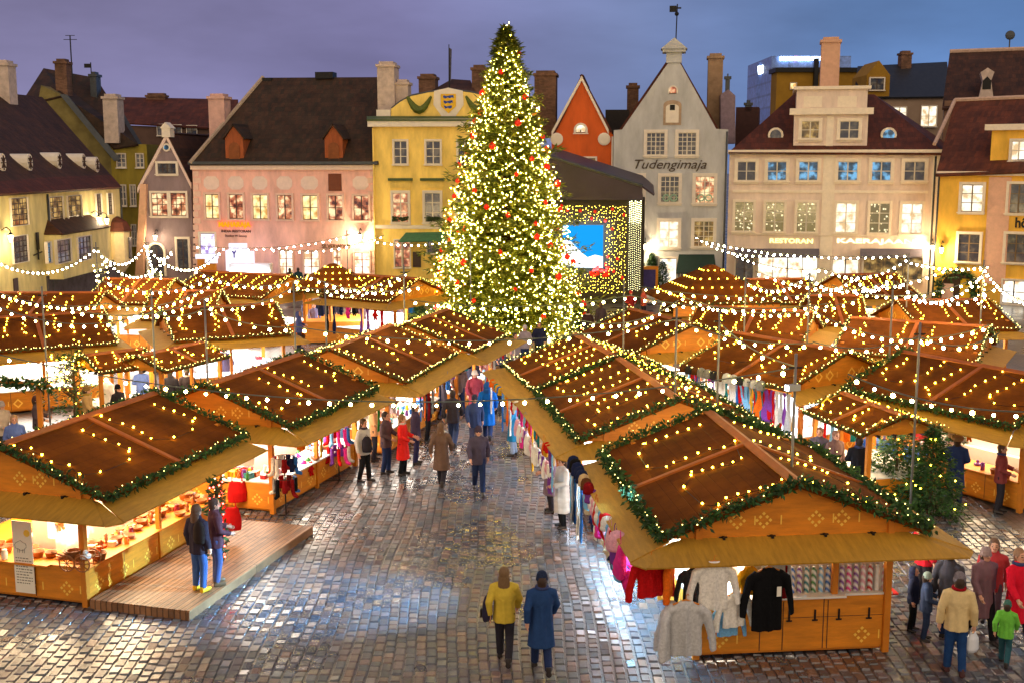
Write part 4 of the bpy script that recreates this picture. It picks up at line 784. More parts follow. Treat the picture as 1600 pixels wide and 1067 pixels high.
PAL = {'red': (190, 22, 24), 'dark red': (120, 18, 24), 'pink': (225, 50, 140), 'pale pink': (225, 165, 180), 'blue': (50, 110, 190), 'pale blue': (120, 180, 225), 'navy': (28, 36, 70), 'white': (232, 228, 220), 'cream': (222, 205, 170),
       'grey': (128, 128, 130), 'light grey': (190, 190, 190), 'charcoal': (48, 47, 50), 'black': (20, 20, 22), 'green': (52, 120, 56), 'teal': (30, 120, 125), 'mustard': (214, 160, 30), 'orange': (224, 104, 24), 'brown': (92, 56, 32), 'violet': (120, 62, 150), 'beige': (190, 164, 126), 'tan': (168, 122, 70)}
def colr(n): return C(*PAL[n])
def garment_mesh(length, sleeve, open_front=False, w=.22):
    mb = MB(); z = 0
    mb.loft([(0, 0, -length, w * 1.02, .055), (0, 0, -length * .6, w, .06), (0, 0, -.24, w * 1.0, .065), (0, 0, -.1, w * .96, .06), (0, 0, -.04, w * .55, .055), (0, 0, .0, .09, .05)], 14)
    for s in (-1, 1): mb.tube([(s * (w - .07), 0, -.09), (s * (w + .05), 0, -.17), (s * (w + .13), .01, -.2 - sleeve * .6), (s * (w + .15), -.01, -.2 - sleeve)], [.07, .068, .056, .046], 8)
    if open_front: mb.box(-.006, .006, -.085, -.05, -length, -.06)
    me = fuse(mb, .017, 2, [KNIT], 'garment')
    for v in me.vertices:                                            # folds
        v.co.y += .014 * math.sin(v.co.x * 38 + v.co.z * 3) * min(1, -v.co.z * 2) if v.co.z < 0 else 0
    return me
def scarf_mesh(length=1.0, w=.14):
    mb = MB(); n = 12; vs = []
    for side in (0, 1):
        for i in range(n + 1):
            for j in range(5):
                x = -w / 2 + w * j / 4; vs.append((x * (1 - .25 * math.sin(i * .5)), .02 * math.sin(j * 2.1 + i * .6) + side * .014, -length * i / n))
    m = (n + 1) * 5; fs = []
    for i in range(n):
        for j in range(4):
            a = i * 5 + j; fs.append((a, a + 5, a + 6, a + 1)); fs.append((m + a, m + a + 1, m + a + 6, m + a + 5))
        fs.append((i * 5, m + i * 5, m + i * 5 + 5, i * 5 + 5)); fs.append((i * 5 + 4, i * 5 + 9, m + i * 5 + 9, m + i * 5 + 4))
    fs.append((0, 1, m + 1, m)); mb.add(vs, fs); return mb.mesh('scarf', KNIT, True)
def lathe_mesh(name, prof, m, n=12, smooth=True): mb = MB(); mb.lathe(prof, n); return mb.mesh(name, m, smooth)
GM = {}
GM['sweater'] = garment_mesh(.62, .46); GM['cardigan'] = garment_mesh(.74, .48, True); GM['coat'] = garment_mesh(.98, .55, True, .24)
GM['scarf'] = scarf_mesh(1.05); GM['shawl'] = scarf_mesh(.95, .42)
GM['knitted_hat'] = lathe_mesh('knitted_hat', [(.115, -.13), (.122, -.1), (.11, -.07), (.112, .0), (.085, .07), (.03, .1), (.02, .1)], KNIT, 14)
mb = MB(); mb.loft([(0, 0, -.26, .05, .03), (0, 0, -.2, .062, .034), (0, 0, -.08, .05, .03), (0, 0, 0, .055, .03)], 10); mb.tube([(.04, 0, -.12), (.085, 0, -.16), (.09, 0, -.2)], [.022, .024, .018], 6); GM['mitten'] = fuse(mb, .014, 2, [KNIT], 'mitten')
mb = MB(); mb.ball((0, 0, -.16), .075, sc=(1, .8, 1.2)); mb.ball((0, -.01, -.04), .062); [mb.ball((s * .05, 0, .012), .024) for s in (-1, 1)]; [mb.tube([(s * .05, 0, -.12), (s * .12, -.01, -.2)], [.03, .026], 6) for s in (-1, 1)]; [mb.tube([(s * .035, 0, -.22), (s * .05, -.03, -.33)], [.035, .03], 6) for s in (-1, 1)]; GM['plush_toy'] = fuse(mb, .016, 2, [KNIT], 'plush_toy')
mb = MB(); mb.loft([(0, 0, -.36, .15, .06), (0, 0, -.2, .16, .07), (0, 0, -.02, .12, .03)], 12); mb.tube([(-.08, 0, -.03), (-.07, 0, .12), (0, 0, .17), (.07, 0, .12), (.08, 0, -.03)], .012, 5); GM['cloth_bag'] = fuse(mb, .014, 1, [CLOTH], 'cloth_bag')
mb = MB(); mb.tube([(0, 0, 0), (0, -.01, -.22), (.02, -.03, -.3), (.03, -.12, -.33)], [.04, .038, .045, .03], 8); GM['sock'] = fuse(mb, .013, 2, [KNIT], 'sock')
GM['wooden_bowl'] = lathe_mesh('wooden_bowl', [(.05, 0), (.09, .02), (.13, .08), (.12, .085), (.08, .03), (.01, .02)], TURNED, 14)
GM['jar'] = lathe_mesh('jar', [(.05, 0), (.055, .02), (.055, .12), (.04, .14), (.045, .145), (.045, .17), (.01, .172)], GLAZE)
GM['bottle'] = lathe_mesh('bottle', [(.04, 0), (.042, .15), (.015, .21), (.015, .28), (.006, .282)], GLAZE)
GM['bauble'] = lathe_mesh('bauble', [(.004, -.08), (.05, -.062), (.078, -.02), (.078, .02), (.05, .062), (.02, .078), (.02, .1), (.005, .102)], GLAZE)
GM['candle'] = lathe_mesh('candle', [(.045, 0), (.045, .16), (.012, .165), (.006, .19)], GLAZE, 10)
GM['basket'] = lathe_mesh('basket', [(.1, 0), (.14, .12), (.15, .13), (.13, .125), (.09, .03), (.01, .02)], TURNED, 12)
mb = MB(); mb.box(-.12, .12, -.09, .09, 0, .1); mb.box(-.125, .125, -.095, .095, .1, .13); GM['gift_box'] = mb.mesh('gift_box', GLAZE)
mb = MB(); mb.lathe([(.1, 0), (.105, .05), (.09, .06), (.01, .06)], 12); mb.ball((0, 0, .11), .05, 8, 5); mb.tube([(-.1, 0, .03), (-.14, 0, .07)], .012, 5); GM['teapot'] = mb.mesh('teapot', GLAZE, True)
mb = MB(); mb.lathe([(.03, 0), (.045, .02), (.02, .06), (.035, .1), (.028, .13), (.034, .16), (.005, .2)], 10); GM['wooden_figure'] = mb.mesh('wooden_figure', TURNED, True)
NICE = lambda k: k.replace('_', ' ')
ORD = 'first second third fourth fifth sixth seventh eighth ninth tenth eleventh twelfth thirteenth fourteenth fifteenth sixteenth seventeenth eighteenth nineteenth twentieth'.split()
ORD += ['twenty-' + o for o in ORD[:9]] + ['thirtieth']
WOOD_KINDS = ('wooden_bowl', 'basket', 'wooden_figure')
def put(kind, colour, M, loc, label, rz=0.0, sc=1.0, group=None):
    o = link(kind, GM[kind], None, color=colr(colour)); o.matrix_world = M @ Matrix.Translation(loc) @ Matrix.Rotation(rz, 4, 'Z') @ Matrix.Scale(sc, 4)
    tag(o, label, NICE(kind).split()[-1], group); return o
def row(st, side, kinds, colours, n, where, level='counter', span=(0.05, .95), sc=1.0, out=0.0, zoff=0.0):
    """goods in a row on a counter or hung along the edge of an awning; counted from the end nearer the camera"""
    s = STALL[st]; M = s['M']
    for i in range(n):
        f = span[0] + (span[1] - span[0]) * (i + .5) / n; kind = rnd.choice(kinds); col = rnd.choice(colours)
        if level == 'counter':
            off, ln, z = (s['bl'] if side in 'SN' else s['bw']) - rnd.uniform(-.02, .6) + out, (s['bw'] - .5 if side in 'SN' else s['bl']), s['ct'] + .042
        elif level == 'rack': off, ln, z = .28 * rnd.choice((0, .2, .8)), s['bl'] - 1.0, 1.36
        elif side in s['nof']: off, ln, z = s['hw'] - .12 + out, s['bl'] + .1, s['ze'] - .12
        else: off, ln, z = (s['al'] - .1 if side in 'SN' else s['aw'] - .08) + out, (s['bw'] if side in 'SN' else s['bl'] + .3), s['za'] - .05
        sg = -1 if side in 'SW' else 1; a = (-1 + 2 * f) * ln
        loc = (a, sg * off, z + zoff) if side in 'SN' else (sg * off, a, z + zoff)
        rz = (0 if side in 'SN' else R(90)) + rnd.gauss(0, .25)
        k2 = sc * rnd.uniform(.85, 1.2); cw = '' if kind in WOOD_KINDS else col + ' '
        put(kind, col, M, loc, f'{cw}{NICE(kind)}, {ORD[i]} {where}', rz, k2)
# ================================================================ goods on the stalls
ALLC = list(PAL); BRIGHT = ['red', 'pink', 'blue', 'pale blue', 'white', 'mustard', 'violet', 'teal', 'orange', 'cream']
SOFT = ['grey', 'light grey', 'white', 'cream', 'pale pink', 'charcoal', 'pale blue', 'red', 'navy']
row('L1', 'E', ['wooden_bowl', 'wooden_bowl', 'basket', 'wooden_figure', 'jar', 'teapot'], ['brown', 'tan', 'beige', 'orange', 'dark red'], 28, 'from the near corner on the woodenware counter by the deck')
row('L1', 'E', ['wooden_figure', 'basket', 'plush_toy', 'gift_box'], ['brown', 'tan', 'cream', 'red', 'white'], 14, 'from the near end on the woodenware stall\'s middle rack', 'rack')
row('L1', 'E', ['plush_toy', 'wooden_figure', 'cloth_bag', 'mitten'], ['brown', 'tan', 'red', 'cream'], 9, 'from the near post, hung over the woodenware deck counter', 'hang', (.3, .9), out=-.75)
row('L1', 'S', ['wooden_bowl', 'basket', 'jar', 'wooden_figure'], ['brown', 'tan', 'cream'], 8, 'from the frame edge on the woodenware stall\'s end counter')
row('L2', 'E', ['jar', 'bauble', 'plush_toy', 'gift_box', 'wooden_bowl', 'candle', 'mitten'], ALLC, 30, 'from the sock rack on that stall\'s aisle counter')
row('L2', 'E', ['bauble', 'gift_box', 'plush_toy', 'knitted_hat'], BRIGHT, 12, 'from the sock rack end on that stall\'s middle shelf', 'rack')
row('L2', 'E', ['plush_toy', 'bauble', 'mitten', 'scarf', 'knitted_hat'], BRIGHT + ['green'], 15, 'from the sock rack, hung under that stall\'s aisle awning', 'hang', (.15, .98), .8, -.45)
row('L2', 'S', ['jar', 'candle', 'bauble', 'bottle', 'gift_box'], ['green', 'white', 'mustard', 'violet', 'teal', 'orange'], 20, 'from the far corner on the sock rack stall\'s end counter')
row('L3', 'E', ['mitten', 'plush_toy', 'knitted_hat', 'cloth_bag', 'scarf'], ALLC, 14, 'from the near post on the third aisle stall\'s hanging edge', 'hang', (.02, .98), .9, -.15)
row('L3', 'E', ['gift_box', 'jar', 'plush_toy', 'bauble'], ALLC, 20, 'from the near end on the third aisle stall\'s counter')
row('L4', 'E', ['gift_box', 'jar', 'candle', 'bauble'], ALLC, 16, 'from the near end, counter of the stall by the tree')
row('L4', 'E', ['mitten', 'plush_toy', 'scarf'], SOFT, 8, 'from the near end, awning of the stall by the tree', 'hang', (.05, .95), .8, -.2)
row('R1', 'W', ['plush_toy', 'knitted_hat', 'mitten', 'plush_toy', 'cloth_bag'], ['white', 'pale pink', 'pale blue', 'red', 'cream', 'pink', 'violet', 'beige'], 24, 'from the red sweater along the sweater stall\'s aisle edge', 'hang', (.1, .74), 1.3, .04)
row('R1', 'W', ['plush_toy', 'mitten', 'cloth_bag', 'knitted_hat', 'plush_toy'], ['white', 'pale blue', 'red', 'cream', 'pink', 'navy'], 20, 'in the lower line below the sweater stall\'s aisle awning', 'hang', (.1, .76), 1.3, -.05, -.42)
row('R1', 'W', ['scarf', 'shawl', 'scarf'], ['pink', 'white', 'pale blue', 'blue', 'light grey', 'grey', 'pale pink'], 7, 'from the near end of the scarves by the white puffer coat', 'hang', (.74, 1.02), 1.0, .12, -.1)
row('R1', 'W', ['knitted_hat'], ['brown', 'pale pink', 'grey', 'navy', 'beige', 'dark red', 'black'], 8, 'among the hats above the scarves by the white puffer coat', 'hang', (.62, 1.0), 1.1, .1, .16)
row('R2', 'W', ['plush_toy', 'mitten', 'cloth_bag', 'knitted_hat', 'plush_toy', 'scarf'], BRIGHT + ['white', 'pale pink', 'black'], 26, 'from the near end of the second ridge stall\'s aisle edge', 'hang', (.02, .98), .9, .02)
row('R2', 'W', ['plush_toy', 'mitten', 'gift_box', 'jar'], ['white', 'pale pink', 'pale blue', 'red'], 14, 'from the near end on the second ridge stall\'s aisle counter', 'counter', out=.45)
row('R2', 'W', ['plush_toy', 'mitten', 'cloth_bag'], ['white', 'pale pink', 'white', 'violet'], 22, 'in the second ridge stall\'s lower hanging line', 'hang', (.1, .98), 1.2, .02, -.4)
row('R3', 'W', ['plush_toy', 'mitten', 'knitted_hat', 'scarf'], BRIGHT + ['white'], 20, 'from the near end of the third ridge stall\'s aisle edge', 'hang', (.02, .98), .9, .02)
row('S1', 'W', ['scarf', 'scarf', 'shawl'], BRIGHT + ['grey', 'white', 'navy', 'red', 'light grey'], 30, 'from the near corner of the long scarf curtain', 'hang', (.0, .98), .95, .0)
row('S1', 'W', ['scarf', 'cloth_bag', 'scarf'], SOFT + ['blue', 'red', 'mustard'], 18, 'in the lower scarf row under the grey hats', 'hang', (.0, .95), .8, -.15, -.8)
row('S1', 'W', ['knitted_hat'], ['grey', 'light grey', 'charcoal', 'brown', 'beige'], 13, 'from the near end of the hats over the scarf curtain', 'hang', (.2, 1.0), 1.1, .14, .12)
row('S1', 'S', ['scarf', 'plush_toy', 'scarf'], BRIGHT + ['grey'], 10, 'from the lamp pole on the scarf stall\'s gable end', 'hang', (.05, .95), 1.05, -.05)
row('S2', 'W', ['jar', 'bottle', 'teapot', 'basket', 'candle'], ['white', 'violet', 'mustard', 'grey', 'orange', 'black'], 12, 'from the red poster along the food stall counter')
row('S2', 'N', ['jar', 'bottle', 'basket'], ['white', 'mustard', 'orange'], 7, 'on the blue clothed end of the food stall')
row('S2', 'W', ['basket', 'jar', 'plush_toy'], ['mustard', 'orange', 'beige'], 8, 'hung inside the food stall over its counter', 'hang', (.1, .9), 1, -.6)
row('S3', 'W', ['bauble', 'plush_toy', 'bauble'], ['red', 'blue', 'violet', 'green', 'teal', 'orange', 'mustard', 'white'], 16, 'from the near end of the hanging bauble line', 'hang', (.05, .95), 1.3, -.1)
row('S9', 'S', ['bauble', 'jar', 'gift_box'], ALLC, 6, 'on the counter below the diamond cut gable')
row('S6', 'W', ['gift_box', 'scarf', 'jar'], SOFT, 8, 'along the stall behind the scarf curtain', 'hang', (.05, .95), 1, -.2)
row('S7', 'S', ['mitten', 'bauble', 'cloth_bag'], ['red', 'pink', 'white', 'orange', 'dark red'], 9, 'hung on the red trinket stall', 'hang', (.05, .95), 1.3, -.2); row('S7', 'W', ['mitten', 'bauble', 'cloth_bag', 'scarf'], ['red', 'pink', 'white', 'orange', 'dark red'], 12, 'on the long side of the red trinket stall', 'hang', (.05, .95), 1.3, -.2)
row('T1', 'E', ['plush_toy', 'mitten', 'jar'], ['red', 'dark red', 'white', 'brown'], 7, 'in the bright opening behind the twiggy tree', 'hang', (.5, .98), 1.1, -.3)
row('T1', 'E', ['jar', 'gift_box', 'bauble'], ['white', 'cream', 'red'], 8, 'on the bright counter behind the twiggy tree')
row('T4', 'E', ['gift_box', 'cloth_bag', 'plush_toy', 'gift_box'], ['red', 'dark red', 'red', 'white', 'pink', 'grey'], 18, 'on the dazzling white counter of red goods')
row('T4', 'E', ['cloth_bag', 'scarf', 'mitten'], ['red', 'white', 'grey', 'brown', 'pale pink'], 12, 'hung above the dazzling white counter', 'hang', (.05, .95), 1.2, -.5)
row('T4', 'S', ['gift_box', 'jar', 'plush_toy'], ['red', 'white', 'pale pink'], 6, 'at the orange gable end of the red goods stall')
row('T9', 'W', ['scarf', 'cloth_bag', 'plush_toy'], ['pink', 'violet', 'navy', 'red', 'black'], 10, 'hung in the dazzling stall beside the pyramid tent', 'hang', (.0, .9), 1.3, -.1)
row('L1', 'E', ['wooden_figure', 'jar', 'wooden_bowl', 'basket', 'gift_box'], ['brown', 'tan', 'cream', 'orange', 'white'], 28, 'from the near corner in the back row of woodenware', 'counter', sc=.8, out=-.25)
row('L2', 'E', ['jar', 'bauble', 'gift_box', 'candle', 'plush_toy'], BRIGHT + ['green'], 30, 'from the sock rack in the back row of that counter', 'counter', sc=.8, out=-.25)
row('L2', 'S', ['bauble', 'jar', 'candle', 'gift_box'], BRIGHT + ['green'], 20, 'in the back row of the sock rack stall\'s end counter', 'counter', sc=.8, out=-.25)
row('L3', 'E', ['jar', 'bauble', 'gift_box', 'candle', 'plush_toy'], ALLC, 20, 'in the back row of the third aisle stall\'s counter', 'counter', sc=.9, out=-.25)
row('L3', 'S', ['jar', 'bauble', 'gift_box', 'plush_toy'], ALLC, 9, 'on the third aisle stall\'s end counter')
row('R2', 'S', ['mitten', 'knitted_hat', 'scarf'], SOFT, 6, 'at the second ridge stall\'s front flap', 'hang', (0, .4), 1, -.4)
# ---- garments on the front of the sweater stall (hung from the awning edge)
sR1 = STALL['R1']; iM = sR1['M'].inverted()
def hang_front(kind, colour, u, v, label, d=.0, sc=1.0, rz=0.0):
    dirr = ray(u, v); n = sR1['M'].to_3x3() @ Vector((0, -1, 0)); P0 = sR1['M'] @ Vector((0, -(sR1['al'] - .12) + d, 0)); o = Vector((0, 0, CAMH)); t = (P0 - o).dot(n) / dirr.dot(n); p = iM @ (o + dirr * t)
    g = put(kind, colour, sR1['M'], p, label, rz, sc); b = MB(); b.tube([(0, 0, .015), (0, 0, .07), (.02, 0, .09), (.035, 0, .075)], .006, 5); b.tube([(-.17, 0, -.05), (0, 0, .015), (.17, 0, -.05)], .012, 5); b.build('hanger', PINE_D, g); return g
hang_front('sweater', 'red', 1018, 868, 'bright red sweater at the aisle corner of the sweater stall', .3, 1.12, R(16)); hang_front('sweater', 'orange', 1046, 872, 'orange red sweater turned edge-on beside the bright red sweater', .35, 1.0, R(70))
hang_front('coat', 'charcoal', 1086, 886, 'charcoal jacket half hidden behind the light grey cardigan', .32, .8); hang_front('cardigan', 'light grey', 1072, 938, 'light grey zipped cardigan hung lowest in front of the stall', -.08, 1.25, R(-4)); hang_front('cardigan', 'light grey', 1046, 940, 'light grey cardigan turned side-on left behind the zipped one'.replace(' left', ''), .1, 1.25, R(64))
hang_front('cardigan', 'white', 1116, 876, 'long white cardigan with a dark clasp under the awning edge', 0, 1.1); hang_front('sweater', 'white', 1148, 925, 'white woolly sweater with blue hem beside the long white cardigan', .1, .95, R(18)); hang_front('sweater', 'pale blue', 1138, 945, 'pale blue sweater hem showing under the white woolly sweater', .2, .85, R(10))
hang_front('sweater', 'mustard', 1168, 884, 'mustard sweater between the white sweater and the black coat', .35, .85, R(40)); BC = hang_front('coat', 'black', 1201, 886, 'long black coat with white paper tag hung on the front', .02, 1.1, R(6)); hang_front('sweater', 'light grey', 1216, 872, 'grey sweater behind the shoulder of the long black coat', .4, .75, R(20)); b = MB(); b.box(.1, .17, -.1, -.095, -.42, -.27); b.build('price_tag', mat('tag paper', C(228, 224, 210), .03), BC); hang_front('scarf', 'dark red', 1228, 878, 'dark red scarf between the black coat and the candy tubes', .42, .6); hang_front('sweater', 'white', 1190, 874, 'short white top behind the long black coat', .5, .6)
root = sR1['root']; yy = -sR1['bl']
for x in (-.05, .4, .82, 1.35): b = MB(); b.box(x - .015, x + .015, yy - .02, yy - .003, .62, .82); b.box(x - .05, x + .05, yy - .018, yy - .002, .62, .645); b.build('hinge', IRON, root)
b = MB(); b.box(-.15, 1.6, yy - .011, yy - .002, .685, .69); b.box(.62, .63, yy - .011, yy - .002, .12, .98); b.box(-.16, -.15, yy - .011, yy - .002, .12, .98); b.build('panel_seam', SASH, root)
def stripe_mat():
    m = bpy.data.materials.new('candy stripes'); m.use_nodes = True; N = m.node_tree.nodes; L = m.node_tree.links; b = N['Principled BSDF']; tc = N.new('ShaderNodeTexCoord'); w = N.new('ShaderNodeTexWave'); w.bands_direction = 'DIAGONAL'; w.inputs['Scale'].default_value = 5; L.new(tc.outputs['Object'], w.inputs[0])
    oi = N.new('ShaderNodeObjectInfo'); mx = N.new('ShaderNodeMix'); mx.data_type = 'RGBA'; L.new(w.outputs[1], mx.inputs[0]); L.new(oi.outputs['Color'], mx.inputs[6]); mx.inputs[7].default_value = (.85, .83, .8, 1); L.new(mx.outputs[2], b.inputs['Base Color']); b.inputs['Roughness'].default_value = .2; return m
GM['candy_tube'] = lathe_mesh('candy_tube', [(.042, 0), (.045, .01), (.045, .4), (.03, .42), (.035, .43), (.035, .46), (.005, .462)], stripe_mat(), 10)
for i in range(14):
    c = ('teal', 'blue', 'violet', 'teal', 'green', 'pale blue', 'blue', 'violet', 'pink', 'violet', 'pale pink', 'red', 'white', 'pale pink')[i]; x = -.1 + i * .125 + (.12 if i > 6 else 0)
    put('candy_tube', c, sR1['M'], (x, -sR1['bl'] + .12, 1.085), f'{c} striped candy tube, {ORD[i]} from the black coat on the stall front', 0, 1)
b = MB(); b.box(-.25, 1.7, yy + .3, yy + .34, 1.085, 1.9); b.build('back_board', CLOTHW, root)
b = MB(); b.box(.68, .78, yy - .02, yy + .06, 1.085, 1.98); b.build('post', PINE_D, root); b = MB(); b.box(-.34, -.22, yy - .02, yy + .06, 1.085, 1.98); b.build('post', PINE_D, root)
lamp('side_light', 'AREA', root, (-sR1['aw'] + .25, -.3, sR1['za'] - .02), 420, (.3, .68, 1), .3, (0, R(-12), 0), 3.6)
b = MB(); b.box(-sR1['aw'] + .2, -sR1['aw'] + .3, -2.0, 1.5, sR1['za'] - .0, sR1['za'] + .03); b.build('tube_lamp', glow('cold tube lamp', (.6, .85, 1, 1), 10), root)
b = MB(); b.box(1.62, 2.05, -2.3, -1.6, .86, .89); b.build('side_shelf', mat('red shelf paint', C(190, 24, 22), .1), root)
# ---- woodenware stall : deck, paper banner, cart
sL1 = STALL['L1']; M = sL1['M']
DECKM = tiles('weathered deck planks', C(150, 108, 74), C(126, 90, 62), 3.2, .12, 'YX', .5, .5, .12, .25)
t = thing('plank_deck', 'low weathered plank deck in front of the woodenware stall counter', 'deck', (M @ Vector((sL1['bw'] + .12, 0, 0))), sL1['rz'])
for i in range(17):
    b = MB(); x = i * .125; b.box(x, x + .115, -2.55, 2.65, .17, .2); b.build('plank', DECKM, t)
b = MB(); b.box(2.06, 2.11, -2.56, 2.66, .01, .168); b.build('fascia_board', DECKM, t); b = MB(); b.box(0, 2.055, -2.56, -2.52, .01, .168); b.build('fascia_board', DECKM, t); b = MB(); b.box(0, 2.055, 2.62, 2.66, .01, .168); b.build('fascia_board', DECKM, t)
PAPER = mat('white paper', C(228, 222, 205), .04, 2, .8)
def on_front(st, u, v, d=0.0):
    s = STALL[st]; r = ray(u, v); n = s['M'].to_3x3() @ Vector((0, -1, 0)); P0 = s['M'] @ Vector((0, -s['bl'] - d, 0)); o = Vector((0, 0, CAMH)); t = (P0 - o).dot(n) / r.dot(n); return s['M'].inverted() @ (o + r * t)
p0, p1 = on_front('L1', 18, 812, .05), on_front('L1', 56, 927, .05); w = p1.x - p0.x; hh = p0.z - p1.z
t = thing('paper_banner', 'tall white paper banner with a sheep and sun hung on the woodenware stall end', 'banner', M @ Vector((p0.x, p0.y, p1.z)), sL1['rz']); b = MB(); b.box(0, w, -.012, 0, 0, hh); b.build('sheet', PAPER, t)
b = MB(); b.m = Matrix.Translation((w * .75, -.014, hh * .84)) @ Matrix.Rotation(R(90), 4, 'X'); b.lathe([(.07, -.002), (.07, .002)], 16); b.build('sun_drawing', mat('yellow print', C(226, 190, 70), .1), t)
GREYP = mat('grey print', C(110, 104, 92), .1); b = MB(); zc = hh * .66; b.tube([(w * .4 + .13 * math.cos(a / 12 * 6.283), -.014, zc + .09 * math.sin(a / 12 * 6.283) + .015 * math.sin(a * 2.5)) for a in range(13)], .005, 4); [b.tube([(w * .4 + k, -.014, zc - .07), (w * .4 + k, -.014, zc - .14)], .005, 4) for k in (-.07, -.03, .04, .08)]; b.build('sheep_drawing', GREYP, t)
b = MB()
for i in range(10):
    x = w * .1
    while x < w * (.9 if i % 3 else .7): ww = rnd.uniform(.02, .07); b.box(x, min(x + ww, w * .92), -.0145, -.0125, hh * .48 - i * .055, hh * .48 - i * .055 + .018); x += ww + .018
b.build('print_lines', GREYP, t)
pc = on_front('L1', 110, 905, .1); t = thing('wooden_cart', 'small spoke wheeled wooden cart heaped with bowls on the end counter', 'cart', M @ Vector((pc.x, pc.y, .79)), sL1['rz'] + R(8)); WT = TURNED
b = MB(); b.box(-.05, .42, -.12, .2, .2, .24); b.box(-.05, .42, -.13, -.1, .24, .3); b.box(-.05, .42, .18, .21, .24, .3); b.tube([(-.05, 0, .22), (-.35, 0, .3)], .015, 5); b.build('cart_bed', WT, t)
for yy in (-.18, .25):
    for xx in (.05, .35):
        b = MB(); b.tube([(xx + .15 * math.cos(a * math.pi / 8), yy, .16 + .15 * math.sin(a * math.pi / 8)) for a in range(17)], .014, 5); [b.tube([(xx, yy, .16), (xx + .15 * math.cos(a * math.pi / 4), yy, .16 + .15 * math.sin(a * math.pi / 4))], .008, 4) for a in range(8)]; b.build('wheel', WT, t)
Mc = M @ Matrix.Translation((pc.x, pc.y, .79))
for i, (k, c) in enumerate((('wooden_bowl', 'tan'), ('basket', 'brown'), ('wooden_bowl', 'brown'), ('teapot', 'white'))): put(k, c, Mc, (-.0 + i * .13, .03 - .06 * (i % 2), .25), f'{"white " if c == "white" else ""}{NICE(k)}, {ORD[i]} from the shaft, lying in the small wooden cart')
# slim tree with red bulbs beside the couple
G_RED = glow('red fairy bulb', (1, .05, .04, 1), 26)
pr = pz(342, 880, .2); t = thing('slim_red_lit_tree', 'slim column tree with red bulbs on the plank deck by the couple', 'tree', (pr.x, pr.y, .2)); b = MB(); b.tube([(0, 0, 0), (0, 0, 1.75)], .03, 6); b.build('trunk', IRON, t); garland([(0, 0, .15), (0, 0, 1.8)], t, 260, .16, .08, 3, .01, 'foliage')
b = MB(); b.tube([(.12 * math.cos(i * .9), .12 * math.sin(i * .9), .15 + i * .032) for i in range(50)], .004, 3); st = b.build('light_string', IRON, t); ME_RED = ico_mesh('red_bulb', .02, G_RED)
for i in range(50): link('bulb', ME_RED, st, (.13 * math.cos(i * .9), .13 * math.sin(i * .9), .15 + i * .032))
# sock rack and other stands in the aisle
def sock_rack(u, v, label, cols, seed):
    r = random.Random(seed); p = pz(u, v); t = thing('sock_rack', label, 'rack', p); b = MB(); b.tube([(0, 0, .03), (0, 0, 1.5)], .02, 6); b.build('pole', IRON, t)
    for a in range(4): b = MB(); b.tube([(0, 0, .03), (.36 * math.cos(a * 1.57), .36 * math.sin(a * 1.57), .02)], .016, 5); b.build('foot', IRON, t)
    for z in (.95, 1.45): b = MB(); b.tube([(.25 * math.cos(a * .524), .25 * math.sin(a * .524), z) for a in range(13)] + [(0, 0, z)], .008, 4); b.build('ring', IRON, t)
    M = Matrix.Translation(p); k = 0
    for z in (.95, 1.45):
        for a in range(9):
            c = r.choice(cols); an = a * .7; put(r.choice(['sock', 'sock', 'mitten']), c, M, (.26 * math.cos(an), .26 * math.sin(an), z), f'{c} knitted piece, {ORD[a]} on the {"upper" if z > 1 else "lower"} ring of the {label.split(" standing")[0]}', an + R(90), 1.25)
sock_rack(447, 806, 'black sock rack standing at the near corner of its stall', ['white', 'red', 'blue', 'black', 'grey', 'brown', 'navy', 'dark red'], 3)
sock_rack(530, 752, 'toy and bag rack standing at the far end of the sock rack stall', ['red', 'pink', 'blue', 'pale blue', 'white', 'red', 'violet'], 5)
p = pz(362, 842, .2); M2 = Matrix.Translation(p)
put('cloth_bag', 'red', M2, (0, 0, .75), 'tall red cloth bag hung behind the red lit slim tree', 0, 1.5); put('cloth_bag', 'white', Matrix.Translation(pz(388, 790)), (0, 0, 1.45), 'white paper bag hung between the deck and the sock rack stall', .3, 1.2); put('cloth_bag', 'red', Matrix.Translation(pz(372, 800)), (0, 0, .8), 'long red bag below the white paper bag', .3, 1.5)
# ---- food stall : posters and blue cloth
s = STALL['S2']; M = s['M']; REDP = mat('red poster print', C(176, 26, 26), .15, 4, .4)
def poster(label, side, a, z0, z1, w, m, extra=None):
    sg = -1 if side in 'SW' else 1; loc = (sg * (s['bw'] - .2), a, 0) if side in 'EW' else (a, sg * (s['bl'] - .1), 0); t = thing('food_poster', label, 'poster', M @ Vector(loc), s['rz'] + (R(-90) if side == 'W' else R(90) if side == 'E' else R(180) if side == 'N' else 0)); b = MB(); b.box(-w / 2, w / 2, -.03, 0, z0, z1); b.build('board', m, t)
    b = MB(); b.m = Matrix.Translation((0, -.034, (z0 + z1) / 2)) @ Matrix.Rotation(R(90), 4, 'X'); b.lathe([(.22, -.003), (.22, .003)], 18); b.build('dish_picture', IRON, t); b = MB(); b.m = Matrix.Translation((0, -.04, (z0 + z1) / 2 - .02)) @ Matrix.Rotation(R(90), 4, 'X'); b.lathe([(.13, -.003), (.13, .003)], 12); b.build('food_picture', mat('roast orange print', C(200, 110, 50), .3, 9), t)
    b = MB(); [b.box(-w / 2 + .06, w / 2 - .06 - .08 * (i % 2), -.036, -.031, z1 - .1 - .07 * i, z1 - .06 - .07 * i) for i in range(3)]; b.build('print_lines', PAPER, t)
poster('red food poster with a round dish on the food stall counter', 'W', .6, 1.1, 1.85, .8, REDP); poster('red and white menu board beside the round dish poster', 'W', 1.75, 1.15, 1.95, .6, REDP)
